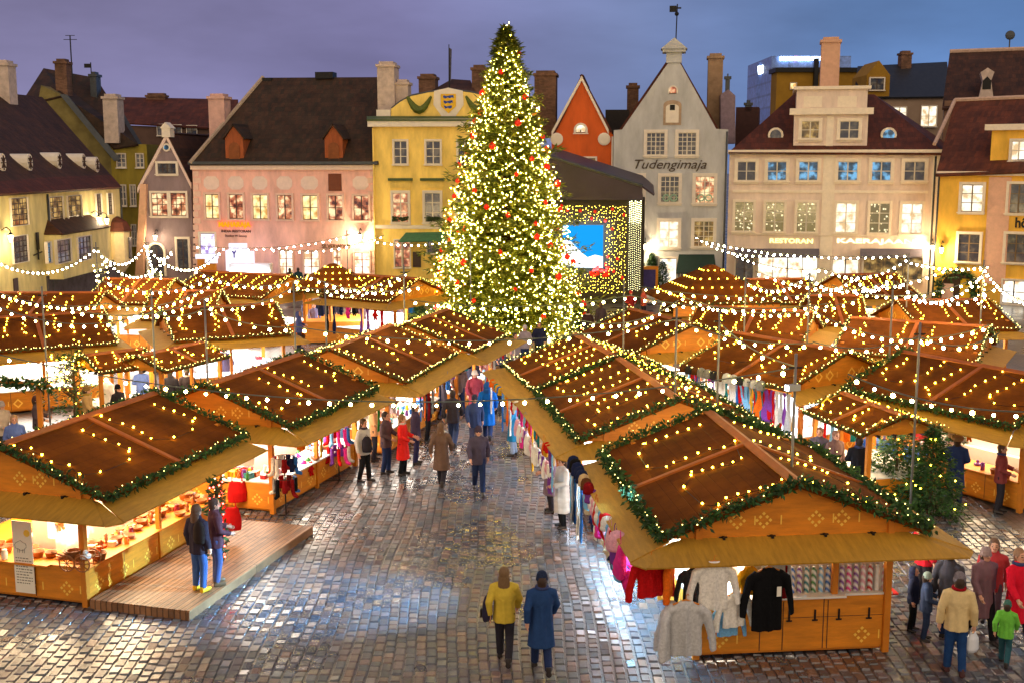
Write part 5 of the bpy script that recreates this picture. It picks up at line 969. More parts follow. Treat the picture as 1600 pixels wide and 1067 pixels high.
b = MB(); sg = -1; b.box(-s['bw'] - .14, -s['bw'] - .11, s['bl'] * .15, s['bl'] + .1, .3, .8); b.box(-s['bw'] - .14, -s['bw'] + .4, s['bl'] * .15, s['bl'] + .1, .785, .8)
tag(b.build('counter_cloth', mat('blue counter cloth', C(30, 90, 180), .12, 4, .8)), 'blue cloth hanging over one end of the food stall counter', 'cloth').matrix_world = M
# ================================================================ trees
def crown(mb, base, height, rad, n_br, per, size, low=.06, droop=.25):
    for i in range(n_br):
        f = low + (1 - low) * (i / n_br) ** 1.15; z = base.z + height * f; rr = rad(f) * (.8 + .36 * (1 - (f * 13) % 1)); a = i * 2.39996 + rnd.gauss(0, .2); L_ = rr * rnd.uniform(.68, 1.26)
        d = Vector((math.cos(a), math.sin(a), 0)); side = Vector((-d.y, d.x, 0)); steps = max(3, int(per * (.35 + L_ / 2)))
        for j in range(steps):
            t = rnd.uniform(.12, 1) ** .8; p = Vector((base.x, base.y, z)) + d * L_ * t + Vector((0, 0, -droop * L_ * t + droop * .7 * L_ * t ** 3)); sp = (1 - t) * .5 + .12
            p += side * rnd.gauss(0, sp * L_ * .3) + Vector((0, 0, rnd.gauss(-.03, .05)))
            q = (d * rnd.uniform(.3, 1) + side * rnd.gauss(0, .75) + Vector((0, 0, rnd.gauss(-.05, .3)))).normalized() * size * rnd.uniform(.6, 1.3); w = q.cross(Vector((0, 0, 1)) + side * rnd.gauss(0, .6)).normalized() * size * .16
            mb.cur = rnd.random() < .5; mb.add([tuple(p), tuple(p + q * .5 + w), tuple(p + q), tuple(p + q * .5 - w)], [(0, 1, 2, 3)])
T0 = pz(791, 522); HT = py(793, 42, T0.y).z
t = thing('christmas_tree', 'towering spruce covered in golden lights and red baubles at the head of the aisle', 'tree', T0)
TPROF = [(0, 3.85), (.145, 3.8), (.25, 3.45), (.355, 3.1), (.46, 2.72), (.565, 2.32), (.67, 1.9), (.775, 1.4), (.88, .84), (.95, .48), (1.0, .12)]
def trad(f): return float(np.interp(f, [a for a, _ in TPROF], [b for _, b in TPROF])) * .96
b = MB(); b.tube([(0, 0, 0), (0, 0, HT * .5), (0, 0, HT - .2)], [.3, .17, .03], 10); b.build('trunk', mat('spruce bark', C(74, 54, 38), .3, 6, .9), t)
b = MB(); crown(b, Vector((0, 0, 0)), HT, trad, 1000, 46, .33, .045); b.build('foliage', [mat('bright spruce needles', C(118, 122, 30), .4, 4, .6), mat('mid spruce needles', C(84, 98, 28), .4, 4, .6)], t)
G_TREE = glow('golden tree bulb', (1, .7, .09, 1), TREEB); pts = []
z = .55
while z < HT - .1:
    f = z / HT; r = trad(f); n = max(5, int(2 * math.pi * r / .19)); nsw = max(3, int(2 * math.pi * r / 1.5)); ph = rnd.random() * 6.28
    for i in range(n):
        a = ph + 2 * math.pi * i / n + rnd.gauss(0, .02); sw = abs(math.sin((a - ph) * nsw / 2)); rr_ = r * (1.04 - .12 * sw) * rnd.uniform(.74, 1.12)
        pts.append(Vector((rr_ * math.cos(a), rr_ * math.sin(a), z - .36 * sw - .12 * r + rnd.gauss(0, .04))))
    z += .33 if f < .75 else .26
pts += [Vector((rnd.gauss(0, .06), rnd.gauss(0, .06), HT - .05 + .12 * i)) for i in range(3)]
front = sorted(range(len(pts)), key=lambda i: pts[i].y * 1.0 + pts[i].z * .6 + abs(pts[i].x) * .3)[:90]; fs = set(front)
b = MB(); [octa(b, p, .022) for i, p in enumerate(pts) if i not in fs]; o = b.build('fairy_lights', G_TREE, t); o['kind'] = 'stuff'
ME_TREEB = ico_mesh('tree_bulb', .022, G_TREE); [link('bulb', ME_TREEB, t, pts[i]) for i in front]
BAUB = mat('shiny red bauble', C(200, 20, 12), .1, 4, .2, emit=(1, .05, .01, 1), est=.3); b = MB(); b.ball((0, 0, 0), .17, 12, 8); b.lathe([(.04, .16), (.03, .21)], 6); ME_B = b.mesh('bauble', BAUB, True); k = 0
while k < 96:
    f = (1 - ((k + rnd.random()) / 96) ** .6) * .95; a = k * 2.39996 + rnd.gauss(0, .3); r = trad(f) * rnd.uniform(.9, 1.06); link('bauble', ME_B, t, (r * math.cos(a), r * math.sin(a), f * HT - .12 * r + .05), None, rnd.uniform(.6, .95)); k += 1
def fir(u, v, h, r, label, lights=0, z=0.0, dens=26, size=.16):
    p = pz(u, v, z); t = thing('fir_tree', label, 'tree', p); b = MB(); b.tube([(0, 0, 0), (0, 0, h * .95)], [.05, .012], 6); b.build('trunk', mat('spruce bark', None), t); b = MB(); crown(b, Vector((0, 0, 0)), h, lambda f: r * (1 - f) ** .8 + .04, int(95 * h), int(dens * 1.6), size * .9, .1); b.build('foliage', [NEEDLE, NEEDLE2], t)
    if lights: 
        b = MB(); [octa(b, (r * (1 - f) * math.cos(a), r * (1 - f) * math.sin(a), f * h), .022) for f, a in [(rnd.uniform(.1, .95), rnd.random() * 6.28) for _ in range(lights)]]; b.build('light_string', G_ROOF, t)
fir(1398, 782, 2.3, 1.0, 'little fir tree standing nearest the small low stall', 16); fir(1452, 804, 2.15, .95, 'little fir tree between its lit twin and the food stall', 14); fir(1492, 742, 1.9, .5, 'shorter fir half hidden behind the fur hatted person', 6)
fir(1018, 452, 2.4, .8, 'dark fir beside the bulb curtained stage wall'); fir(1035, 456, 2.0, .7, 'lower dark fir by the bright doorway of the grey house'); fir(1003, 456, 1.9, .7, 'small fir against the stage corner'); fir(1560, 474, 1.9, .5, 'small lit fir before the bright shopfront', 24); fir(293, 440, 2.0, .6, 'leafy lit bush beside the grey violet house door', 30); fir(655, 512, 1.3, .9, 'low spruce bough heap under the tall tree'); fir(682, 530, 1.4, 1.1, 'spruce bough heap right beside the closest stall roof'.replace('right ', '')); fir(905, 520, 1.5, 1.2, 'spruce bough heap between the tall tree and the third ridge stall', 20)
p = pz(118, 668); t = thing('twiggy_tree', 'twiggy little tree dotted with fairy bulbs behind the woodenware stall', 'tree', p); b = MB(); b.tube([(0, 0, 0), (.05, 0, 1.2), (0, .05, 2.2)], [.07, .05, .02], 6)
b.build('trunk', mat('spruce bark', None), t); b = MB(); LT = []
for i in range(60):
    z0 = rnd.uniform(.7, 2.1); a = rnd.random() * 6.28; l = rnd.uniform(.4, .95); e = Vector((math.cos(a) * l * .85, math.sin(a) * l * .85, z0 + l * rnd.uniform(.3, 1.1))); m_ = Vector((math.cos(a) * l * .4, math.sin(a) * l * .4, z0 + l * .25)); b.tube([(0, 0, z0), tuple(m_), tuple(e)], [.016, .01, .004], 4); LT += [m_, e] if i % 2 else [e]
b.build('limbs', mat('spruce bark', None), t); b = MB(); crown(b, Vector((0, 0, 0)), 2.5, lambda f: .95 * (1 - abs(f - .45)) , 90, 16, .18, .15, -.2); b.build('foliage', [NEEDLE, NEEDLE2], t); b = MB(); b.tube([tuple(q) for q in LT], .004, 3); st = b.build('light_string', IRON, t); [link('bulb', ME_ROOFB, st, q + Vector((rnd.gauss(0, .08), rnd.gauss(0, .08), rnd.gauss(0, .08)))) for q in LT]
t = thing('garlanded_beam', 'spruce garlanded beam on a wooden post beyond the woodenware stall roof', 'beam', (0, 0, 0)); A, B = pz(-60, 590, 2.2), pz(80, 603, 2.2); b = MB(); b.tube([A, B], .05, 6); b.build('beam', PINE_D, t); garland([A, B], t, 160, .2, .07, 2); q = pz(60, 601, 2.2); b = MB(); b.box(q.x - .06, q.x + .06, q.y - .06, q.y + .06, 0, 2.14); b.build('post', PINE_D, t)
root, xm, z1, rr = GARL_ARCH; pa = [Vector((xm + rr * 1.06 * math.cos(math.pi * i / 16), -.2, z1 - rr + rr * 1.06 * math.sin(math.pi * i / 16))) for i in range(17)]; pa = [Vector((xm + rr * 1.06, -.2, .2))] + pa + [Vector((xm - rr * 1.06, -.2, .2))]; garland(pa, root, 70, .32, .13, 1, .02)
# ================================================================ stage behind the tree
h = House('stage', 'dark roofed stage with a wall of golden bulbs and a bright blue screen', 'stage', 768, 69, 1005, 68); TARP = mat('dark violet tarpaulin', C(50, 38, 54), .25, .6, .5, .3, 3)
P = [h.l(u, v, -1.5) for u, v in ((766, 313), (766, 236), (862, 246), (1003, 292), (1005, 313))]; b = MB(); b.prism(P, -1.5, -1.38); h.part('front_valance', b, TARP)
b = MB(); a, c, e = h.L3(766, 236, -1.5), h.L3(862, 246, -1.5), h.L3(1004, 291, -1.5); k = Vector((0, 8, .5)); b.slab([a, c, tuple(Vector(c) + k), tuple(Vector(a) + k)], .1); b.slab([c, e, tuple(Vector(e) + k), tuple(Vector(c) + k)], .1); h.part('roof', b, TARP); b = MB(); b.tube([a, c, e], .1, 6); h.part('roof_edge', b, METAL)
b = MB(); x = e[0]; b.slab([e, (x + .7, -1.2, e[2] - .5), (x + .7, 6.5, e[2] - .1), (x, 6.5, e[2] + .5)], .1); b.box(x - .05, x + .0, -1.38, 6.5, h.l(1004, 313, -1.5)[1], e[2] - .15); h.part('roof_end', b, TARP)
h.wall([(768, 312), (1004, 312)], mat('dark stage backdrop', C(48, 40, 26), .3, 2), .4); h.box('side_wall', 1000, 312, 1005, 470, mat('dark stage backdrop', None), .41, 5, ground=True)
sx0, sz1 = h.l(880, 352); sx1, sz0 = h.l(942, 418); b = MB(); b.box(sx0, sx1, -.25, -.1, sz0, sz1); scr = h.part('screen', b, glow('blue screen', (.01, .33, .85, 1), 1.0)); b = MB(); b.box(sx0 - .08, sx1 + .08, -.2, -.05, sz0 - .08, sz1 + .08); b.build('screen_frame', IRON, scr); H_ = sz1 - sz0; W_ = sx1 - sx0
b = MB(); b.prism([(sx0, sz0), (sx1, sz0), (sx1, sz0 + .26 * H_), (sx0 + .8 * W_, sz0 + .3 * H_), (sx0 + .62 * W_, sz0 + .24 * H_), (sx0 + .45 * W_, sz0 + .36 * H_), (sx0 + .22 * W_, sz0 + .6 * H_), (sx0 + .1 * W_, sz0 + .66 * H_), (sx0, sz0 + .6 * H_)], -.27, -.251); b.build('screen_snow', glow('white screen snow', (.86, .92, 1, 1), 2.2), scr)
lamp('screen_light', 'AREA', scr, ((sx0 + sx1) / 2, -.4, (sz0 + sz1) / 2), 260, (.5, .75, 1), 3, (R(90), 0, 0))
b = MB(); x0, z0 = h.l(772, 456); x1, z1 = h.l(981, 316); gx, gz = int((x1 - x0) / .155), int((z1 - z0) / .2)
for i in range(gx):
    for j in range(gz):
        x, z = x0 + (i + rnd.random() * .7) * .155, z0 + (j + rnd.random() * .8) * .2
        if sx0 - .15 < x < sx1 + .1 and sz0 - .1 < z < sz1 + .12: continue
        octa(b, (x, -.1 - rnd.random() * .06, z), .017)
o = h.part('bulb_curtain', b, glow('golden curtain bulb', (1, .72, .07, 1), 26)); o['kind'] = 'stuff'
b = MB(); x0, z0 = h.l(982, 456); x1, z1 = h.l(1003, 316)
for j in range(40):
    for i in range(7): z = z1 - j * (z1 - z0) / 40; x = x0 + (x1 - x0) * i / 6.5; octa(b, (x, -.2, z + .06 * math.sin(i * 2.4)), .013 if j > 9 else .026)
o = h.part('bulb_column', b, glow('pale column bulb', (.95, .9, .45, 1), 14)); o['kind'] = 'stuff'
for u, v in ((887, 329), (907, 330), (930, 331), (957, 327), (946, 345), (975, 336), (957, 358), (950, 401), (965, 405), (959, 424), (878, 322), (925, 342), (972, 434)): x, z = h.l(u, v); link('bauble', ME_B, h.root, (x, -.25, z), None, .6)
p = pz(937, 474); t = thing('red_flower_stand', 'round bunch of red flowers on a dark stand before the screen', 'flowers', p); b = MB(); b.lathe([(.3, 0), (.25, 1.2), (.35, 1.5)], 10); b.build('stand', IRON, t); b = MB()
for i in range(120): a, q = rnd.random() * 6.28, math.acos(rnd.uniform(-.6, 1)); b.ball((.62 * math.sin(q) * math.cos(a), .62 * math.sin(q) * math.sin(a), 1.95 + .5 * math.cos(q)), .12, 5, 3)
b.build('flower_foliage', BAUB, t)
p = pz(914, 466); t = thing('preview_screen', 'tilted pale screen on the paving under the big blue screen', 'screen', p, R(-10)); b = MB(); b.slab([(-.8, -.2, .75), (.8, -.2, .75), (.7, .2, 1.45), (-.7, .2, 1.45)], .08); b.build('panel', glow('pale screen', (.5, .65, .9, 1), .9), t); b = MB(); b.box(-.6, .6, -.1, .3, 0, .7); b.build('stand', IRON, t)
p = pz(1003, 470); t = thing('notice_frame', 'wooden framed notice board below the dark firs', 'board', p); b = MB(); b.box(-.95, -.8, -.06, .06, 0, 2.1); b.box(.8, .95, -.06, .06, 0, 2.1); b.box(-.95, .95, -.07, .07, 1.9, 2.1); b.build('frame', PINE, t); b = MB(); b.box(-.8, .8, -.03, .03, .5, 1.9); b.build('panel', mat('violet notice', C(60, 50, 110), .3, 3), t)
# booth with neon in front of the pink house
h = House('neon_booth', 'white glowing booth with blue letter and neon edged counter at the pink house', 'booth', 352, 76, 430, 76, 400); LEDW = glow('white booth panel', (.9, .86, 1, 1), 1.05)
h.wall([(352, 392), (377, 392)], LEDW, 1.2, 'lit_panel'); h.box('lit_sign', 357, 381, 385, 393, LEDW, .2, .3); h.box('lit_panel', 381, 393, 397, 412, LEDW, .2, .2); b = MB(); x0, z1 = h.l(364, 411); x1, z0 = h.l(427, 424); b.box(x0, x1, -1.0, -.2, z0, z1); b.box(x0 + .1, x1 - .1, -.9, -.3, z0 - 1.0, z0); h.part('counter', b, CLOTHW)
b = MB(); b.tube([(x0, -1.06, z0 + .1), ((x0 + x1) / 2, -1.2, z0 + .02), (x1, -1.06, z0 + .12)], .07, 6); h.part('neon_edge', b, glow('cold neon', (.6, .85, 1, 1), 9)); h.text('Y', 362, 392, 370, 403, mat('blue letter', C(60, 50, 140), .1), d=-.03, bold=.05)
lamp('booth_light', 'POINT', h.root, (h.w / 2, -1.8, 2.6), 90, (.75, .65, 1), .4); h.root['label'] = 'white glowing booth with a blue letter and neon edged counter at the pink house'
h = House('lit_display_shelf', 'bright white lit shelf under the christmas window of the pink house', 'display', 304, 77, 342, 77, 400); h.box('lit_panel', 305, 398, 340, 405, LEDW, 0, .3); h.box('shelf', 320, 405, 339, 412, LEDW, 0, .25); h.box('cabinet', 308, 405.2, 338, 440, PINE, .31, .3, ground=True)
# ================================================================ poles and festoon strings
POLE = mat('galvanised pole', C(120, 118, 116), .15, 3, .4, metal=.5)
def pole(u, v, label, z=4.7, top=.25, r=.026):
    p = pz(u, v, z); t = thing('light_pole', label, 'pole', (p.x, p.y, 0)); b = MB(); b.tube([(0, 0, 0), (0, 0, z + top)], r, 7); b.build('shaft', POLE, t, True); b = MB(); b.tube([(-.12, 0, z), (.12, 0, z)], .02, 5); b.build('crosspiece', IRON, t)
for u, v, l in ((320, 482, 'pale pole before the sock rack stall gable'), (237, 466, 'slim pole between the two low green fringed stalls'), (459, 456, 'slim pole behind the sock rack stall ridge'), (508, 452, 'slim pole at the near gable of the stall beyond the sock rack stall'), (631, 426, 'slim pole at the gable of the stall closest to the tree'), (1124, 502, 'pale pole rising behind the biggest stall roof towards the hats'), (1057, 498, 'slim pole at the gable of the second ridge stall'), (1243, 574, 'pole with a white floodlight before the bright scarf stall'), (1437, 522, 'slim pole standing over the food stall roof'), (1537, 418, 'light wound pole at the open paving by the archway'), (66, 462, 'slim pole before the long stall near the cream house'), (150, 388, 'slim pole at the corner of the cream house bay'), (228, 380, 'slim pole beside the narrow grey violet house'), (735, 384, 'slim pole half lost in the tall tree'), (975, 452, 'slim pole before the stage bulb column'), (1395, 452, 'slim pole behind the bauble stall'), (1265, 440, 'slim pole before the warm shop entrance'), (1165, 438, 'slim pole beside the golden lettered kiosk'), (1420, 405, 'slim pole before the unlit shopfront'), (542, 368, 'thin pole at the pink house doors')): pole(u, v, l)
q = pz(1243, 574, 4.7); t = thing('floodlight', 'white floodlight clamped on the pole before the scarf stall', 'floodlight', (q.x, q.y, 4.35), R(20)); b = MB(); b.box(-.17, .07, -.08, .05, -.06, .05); b.build('housing', mat('grey painted housing', C(150, 152, 158), .05, 3, .4), t); b = MB(); b.box(-.185, -.172, -.07, .04, -.05, .04); b.build('lens', glow('floodlight lens', (.75, .9, 1, 1), 12), t)
lf = lamp('flood_beam', 'SPOT', t, (-.2, -.03, -.02), 26000, (.26, .62, 1), .12); lf.data.spot_size = R(29); lf.data.spot_blend = 1.0; _d = (t.rotation_euler.to_matrix().inverted() @ (Vector((-4.2, 21.4, 0)) - Vector(t.location))).normalized(); lf.rotation_euler = _d.to_track_quat('-Z', 'Y').to_euler()
STRINGS = [
 ((-90, 532), (1243, 574), .95, 40, 'long festoon crossing low over the whole aisle', 22.5), ((1325, 584), (1680, 640), .25, 11, 'festoon over the food stall roof', None), ((459, 510), (1057, 499), .42, 19, 'festoon over the aisle between the sock rack and second ridge stalls', None), ((1057, 499), (1270, 536), .2, 9, 'festoon from the second ridge stall to the scarf stall', None),
 ((-20, 400), (150, 387), .85, 22, 'festoon along the cream house front', None), ((150, 387), (270, 388), 1.25, 20, 'deep swag before the grey violet house', None), ((163, 402), (228, 379), .55, 12, 'short festoon from the bay to the violet house pole', None), ((228, 379), (270, 392), .5, 8, 'short festoon at the grey violet house door', None), ((246, 403), (345, 392), .6, 16, 'festoon between the violet house and the lit display shelf', None), ((228, 382), (241, 424), .1, 8, 'steep festoon running down to the stall roofs by the violet house', None),
 ((302, 384), (542, 368), .35, 20, 'upper festoon across the pink house front', None), ((420, 389), (600, 368), .35, 15, 'lower festoon across the pink house front', None), ((542, 366), (735, 368), .5, 18, 'festoon from the pink house to the tall tree', None),
 ((-20, 450), (165, 475), .25, 17, 'festoon over the long stall nearest the cream house', None), ((165, 474), (330, 443), .35, 14, 'festoon over the middle stalls by the dazzling counter', None), ((-10, 476), (237, 488), .4, 13, 'festoon over the near slope of the long stall', None), ((237, 488), (320, 482), .15, 5, 'short festoon between two slim poles over the low stalls', None), ((320, 482), (459, 511), .15, 6, 'festoon over the dazzling white counter', None), ((320, 478), (459, 448), .25, 9, 'festoon over the ridge of the red goods stall', None), ((457, 446), (640, 424), .35, 13, 'festoon from the red goods stall to the pyramid tent', None), ((508, 456), (631, 430), .3, 8, 'festoon above the dazzling open front', None),
 ((640, 469), (985, 462), .25, 20, 'level festoon across the foot of the tall tree', None), ((985, 462), (1300, 474), .25, 20, 'festoon over the long stall behind the scarf curtain', None), ((1000, 448), (1395, 440), .4, 22, 'festoon in front of the golden lettered kiosk', None), ((1085, 368), (1215, 396), .4, 14, 'bright festoon at the grey house awning', None), ((1100, 376), (1420, 398), .35, 30, 'high festoon across the beige house front', None), ((1140, 392), (1285, 420), .3, 15, 'festoon slanting down before the warm shop entrance', None), ((1285, 420), (1420, 402), .5, 14, 'festoon swag before the unlit shopfront', None), ((1420, 408), (1537, 416), .15, 13, 'level festoon over the wreathed archway', None), ((1537, 418), (1620, 474), .3, 14, 'festoon falling from the light wound pole towards the shopfront', None), ((1537, 426), (1415, 458), .55, 15, 'swag from the light wound pole to the bauble stall', None), ((1335, 430), (1395, 425), .55, 10, 'short deep swag under the unlit shopfront', None), ((1165, 440), (1265, 428), .4, 11, 'swag beside the warm shop entrance', None), ((1265, 428), (1335, 432), .45, 9, 'swag between the shop entrance and the unlit shopfront', None), ((1270, 534), (1437, 525), .2, 7, 'festoon over the bauble line', None), ((1437, 525), (1562, 520), .25, 5, 'short festoon at the open paving edge', None), ((1300, 446), (1537, 430), .5, 16, 'long swag over the farthest stalls on the paving edge', None), ((1060, 462), (1340, 468), .45, 20, 'drooping festoon over the red trinket stall', None), ((1272, 486), (1545, 508), .5, 18, 'festoon following the ridge before the bauble stall', None), ((1180, 424), (1480, 420), .7, 24, 'deep festoon before the beige house shops', None), ((1400, 440), (1560, 446), .6, 12, 'festoon swag under the wreathed archway', None), ((165, 440), (330, 432), .4, 13, 'festoon over the ridge by the violet house', None), ((300, 420), (470, 436), .4, 13, 'festoon over the stall before the neon booth', None), ((90, 478), (330, 462), .4, 17, 'festoon crossing the middle stalls towards the white counter', None), ((480, 430), (660, 446), .35, 14, 'festoon over the pyramid tent', None), ((905, 500), (1060, 470), .3, 12, 'festoon at the foot of the tall tree towards the red trinket stall', None), ((1124, 504), (1243, 572), .15, 4, 'short festoon at the scarf stall floodlight', None)]
CABLE = mat('dark green cable', C(84, 92, 84), .1, 3, .5)
for (u0, v0), (u1, v1), sag, n, lab, Y in STRINGS:
    A, B = pz(u0, v0, 4.6), pz(u1, v1, 4.6)
    P = [A.lerp(B, i / 24) - Vector((0, 0, sag * 4 * (i / 24) * (1 - i / 24))) for i in range(25)]
    t = thing('festoon', lab, 'string lights', A, 0, 'festoons strung over the square'); b = MB(); b.tube([p - A for p in P], .015, 4); b.build('cable', CABLE, t)
    far = A.y > 36
    for i in range(n):
        f = (i + .5) / n; p = A.lerp(B, f) - Vector((0, 0, sag * 4 * f * (1 - f) + .075)) - A; o = link('bulb', ME_FARF if far else ME_FEST, t, p); o.scale = (rnd.uniform(.78, 1.15),) * 3
p = pz(1537, 418, 4.7); t = thing('wound_light_string', 'string of white bulbs wound tight round the pole by the archway', 'string lights', (p.x, p.y, 3.3)); b = MB(); b.tube([(.09 * math.cos(i * 1.1), .09 * math.sin(i * 1.1), i * .05) for i in range(30)], .008, 4); b.build('cable', CABLE, t); [link('bulb', ME_FEST, t, (.12 * math.cos(i * 2.2), .12 * math.sin(i * 2.2), i * .1), None, .8) for i in range(15)]
p = pz(241, 424, 4.0); t = thing('wound_light_string', 'clump of white bulbs gathered over the stalls by the violet house', 'string lights', (p.x, p.y, 3.7)); b = MB(); b.tube([(.2 * math.cos(i * 1.1), .2 * math.sin(i * 1.1), i * .02) for i in range(14)], .008, 4); b.build('cable', CABLE, t); [link('bulb', ME_FEST, t, (.25 * math.cos(i * 2.2), .25 * math.sin(i * 2.2), i * .04), None, .9) for i in range(9)]
p = pz(157, 420, 4.2); t = thing('wound_light_string', 'clump of white bulbs hanging at the corner of the cream house bay', 'string lights', (p.x, p.y, 3.6)); b = MB(); b.tube([(.2 * math.cos(i * 1.1), .2 * math.sin(i * 1.1), i * .04) for i in range(24)], .008, 4); b.build('cable', CABLE, t); [link('bulb', ME_FEST, t, (.28 * math.cos(i * 2.2), .28 * math.sin(i * 2.2), i * .07), None, .9) for i in range(13)]
# ================================================================ people
SKIN = mat('skin', C(214, 160, 132), .06, 6, .55); EYEM = mat('dark eyes and brows', C(40, 28, 24), .05, 5, .4); LIPM = mat('lips', C(170, 90, 84), .05, 5, .5)
HAIRM = mat('hair', None, .3, 30, .6, .4, 60, objcol=True, stretch=(4, 4, 1)); SHOEM = mat('dark leather shoes', None, .15, 8, .4, objcol=True)
PUFF = mat('quilted coat', None, .1, 6, .5, .3, 8, objcol=True)
POSES = {'stand': dict(kl=(.1, -.02), al=(.105, .0), kr=(-.1, -.02), ar=(-.11, .03), EL=(.255, .05, 1.14), WL=(.25, -.03, .89), ER=(-.255, .05, 1.14), WR=(-.25, -.03, .89)),
         'walk': dict(kl=(.09, -.14), al=(.09, -.24), kr=(-.09, -.02), ar=(-.09, .3), EL=(.25, .14, 1.16), WL=(.25, .1, .92), ER=(-.25, -.1, 1.15), WR=(-.22, -.24, .96)),
         'browse': dict(kl=(.1, -.03), al=(.11, .0), kr=(-.1, -.02), ar=(-.12, .05), EL=(.26, -.04, 1.16), WL=(.16, -.27, 1.1), ER=(-.26, .0, 1.15), WR=(-.15, -.24, 1.04)),
         'carry': dict(kl=(.09, -.05), al=(.1, -.08), kr=(-.1, .0), ar=(-.11, .1), EL=(.27, .05, 1.14), WL=(.27, .0, .87), ER=(-.26, .06, 1.13), WR=(-.28, -.02, .86))}
def make_pose(name, P):
    out = {}; sh = {1: Vector((.175, .01, 1.41)), -1: Vector((-.175, .01, 1.41))}
    arm = {1: (Vector(P['EL']), Vector(P['WL'])), -1: (Vector(P['ER']), Vector(P['WR']))}
    leg = {1: (P['kl'], P['al']), -1: (P['kr'], P['ar'])}
    def legs(mb, k, foot=True):
        for s in (1, -1):
            kn, an = leg[s]; za = .09 + (.07 if an[1] > .2 else 0)
            mb.tube([(s * .085, 0, .95), (kn[0], kn[1], .5), (an[0], an[1], za)], [.088 + k, .062 + k * 1.1, .042 + k * 1.5], 10)
            if foot: mb.tube([(an[0], an[1] + .05, za - .04), (an[0] + s * .01, an[1] - .06, za - .05), (an[0] + s * .02, an[1] - .17, za - .06)], [.045, .045, .032], 8)
    def arms(mb, k, cut=1.0):
        for s in (1, -1):
            e, w = arm[s]; mb.tube([sh[s] - Vector((s * .05, 0, 0)), sh[s], e, e.lerp(w, cut)], [.06 + k, .058 + k, .043 + k, .032 + k * 1.1], 10)
    mb = MB(); mb.loft([(0, 0, .86, .12, .1), (0, 0, .95, .155, .105), (0, 0, 1.1, .135, .092), (0, 0, 1.28, .16, .11), (0, 0, 1.4, .165, .09), (0, .01, 1.46, .085, .07), (0, .005, 1.55, .05, .055)], 16)
    legs(mb, 0); arms(mb, 0)
    mb.ball((0, .0, 1.635), .1, 16, 12, (.8, 1.0, 1.12)); mb.ball((0, -.035, 1.565), .062, 12, 8, (.9, 1, .95)); mb.tube([(0, -.09, 1.645), (0, -.122, 1.607), (0, -.1, 1.6)], [.012, .016, .012], 6)
    for s in (1, -1):
        mb.ball((s * .082, .01, 1.62), .022, 8, 6, (.5, .9, 1.4))
        e, w = arm[s]; d = (w - e).normalized(); side = Vector((s, 0, 0)); side = (side - d * side.dot(d)).normalized(); fr = d.cross(side).normalized(); fr = fr if fr.y < 0 else -fr
        k0 = w + d * .09; mb.tube([w - d * .02, w + d * .045, k0], [.028, .034, .032], 8)
        for i, ln in enumerate((.062, .074, .07, .052)): b0 = k0 + fr * (.03 - i * .02); b1 = b0 + d * ln * .55 - side * .006; mb.tube([b0 - d * .015, b1, b1 + (d * .8 - side * .6).normalized() * ln * .5], [.0105, .0095, .008], 6)
        t0 = w + d * .03 + fr * .03; mb.tube([t0 - fr * .012, t0 + fr * .025 + d * .02, t0 + fr * .03 + d * .055], [.013, .011, .009], 6)
    me = fuse(mb, .0085, 2, [SKIN, EYEM, LIPM], 'body')
    for p in me.polygons:
        c = p.center
        if c.y < -.07 and 1.58 < c.z < 1.68:
            for s in (1, -1):
                if abs(c.x - s * .034) < .014 and abs(c.z - 1.638) < .009 or abs(c.x - s * .035) < .022 and abs(c.z - 1.664) < .005: p.material_index = 1
            if abs(c.x) < .024 and abs(c.z - 1.583) < .007: p.material_index = 2
    out['body'] = me
    mb = MB(); mb.loft([(0, 0, .84, .13, .11), (0, 0, .95, .17, .12), (0, 0, 1.08, .15, .105)], 14); legs(mb, .016, False); out['trousers'] = fuse(mb, .016, 3, [CLOTH], 'trousers')
    for s in (1, -1):
        mb = MB(); an = leg[s][1]; za = .09 + (.07 if an[1] > .2 else 0); mb.tube([(an[0], an[1] + .0, za + .07), (an[0], an[1] + .01, za)], [.052, .055], 10); mb.tube([(an[0], an[1] + .06, za - .045), (an[0] + s * .01, an[1] - .06, za - .048), (an[0] + s * .02, an[1] - .18, za - .056)], [.05, .052, .038], 10); out['shoe' + str(s)] = fuse(mb, .012, 2, [SHOEM], 'shoe')
    for nm, hem, fl in (('jacket', .78, .02), ('coat', .48, .06), ('puffer', .4, .05)):
        k = .034 if nm != 'puffer' else .05; mb = MB(); rings = [(0, 0, hem, .175 + fl, .13 + fl), (0, 0, .95, .17 + k * .6, .115 + k * .8), (0, 0, 1.1, .145 + k, .1 + k), (0, 0, 1.28, .165 + k, .112 + k), (0, 0, 1.4, .17 + k * .7, .095 + k * .8), (0, .01, 1.465, .095 + k * .6, .075 + k * .7), (0, .01, 1.54, .075, .078)]
        if nm == 'puffer':
            R2 = []
            for i in range(34):
                z = hem + (1.44 - hem) * i / 33; j = max(q for q in range(len(rings) - 1) if rings[q][2] <= z + 1e-6); f = (z - rings[j][2]) / (rings[j + 1][2] - rings[j][2]); g = 1 + .05 * abs(math.sin(i * .78)); R2.append((0, 0, z, (rings[j][3] * (1 - f) + rings[j + 1][3] * f) * g, (rings[j][4] * (1 - f) + rings[j + 1][4] * f) * g))
            rings = R2 + rings[-2:]
        mb.loft(rings, 18); arms(mb, .024 if nm != 'puffer' else .036, .97); me = fuse(mb, .0145, 2, [PUFF if nm == 'puffer' else CLOTH], nm)
        for v in me.vertices:
            if v.co.z < 1.2: v.co += Vector((v.co.x, v.co.y, 0)).normalized() * .008 * math.sin(math.atan2(v.co.y, v.co.x) * 7 + v.co.z * 3)
        out[nm] = me
    return out
PM = {k: make_pose(k, v) for k, v in POSES.items()}
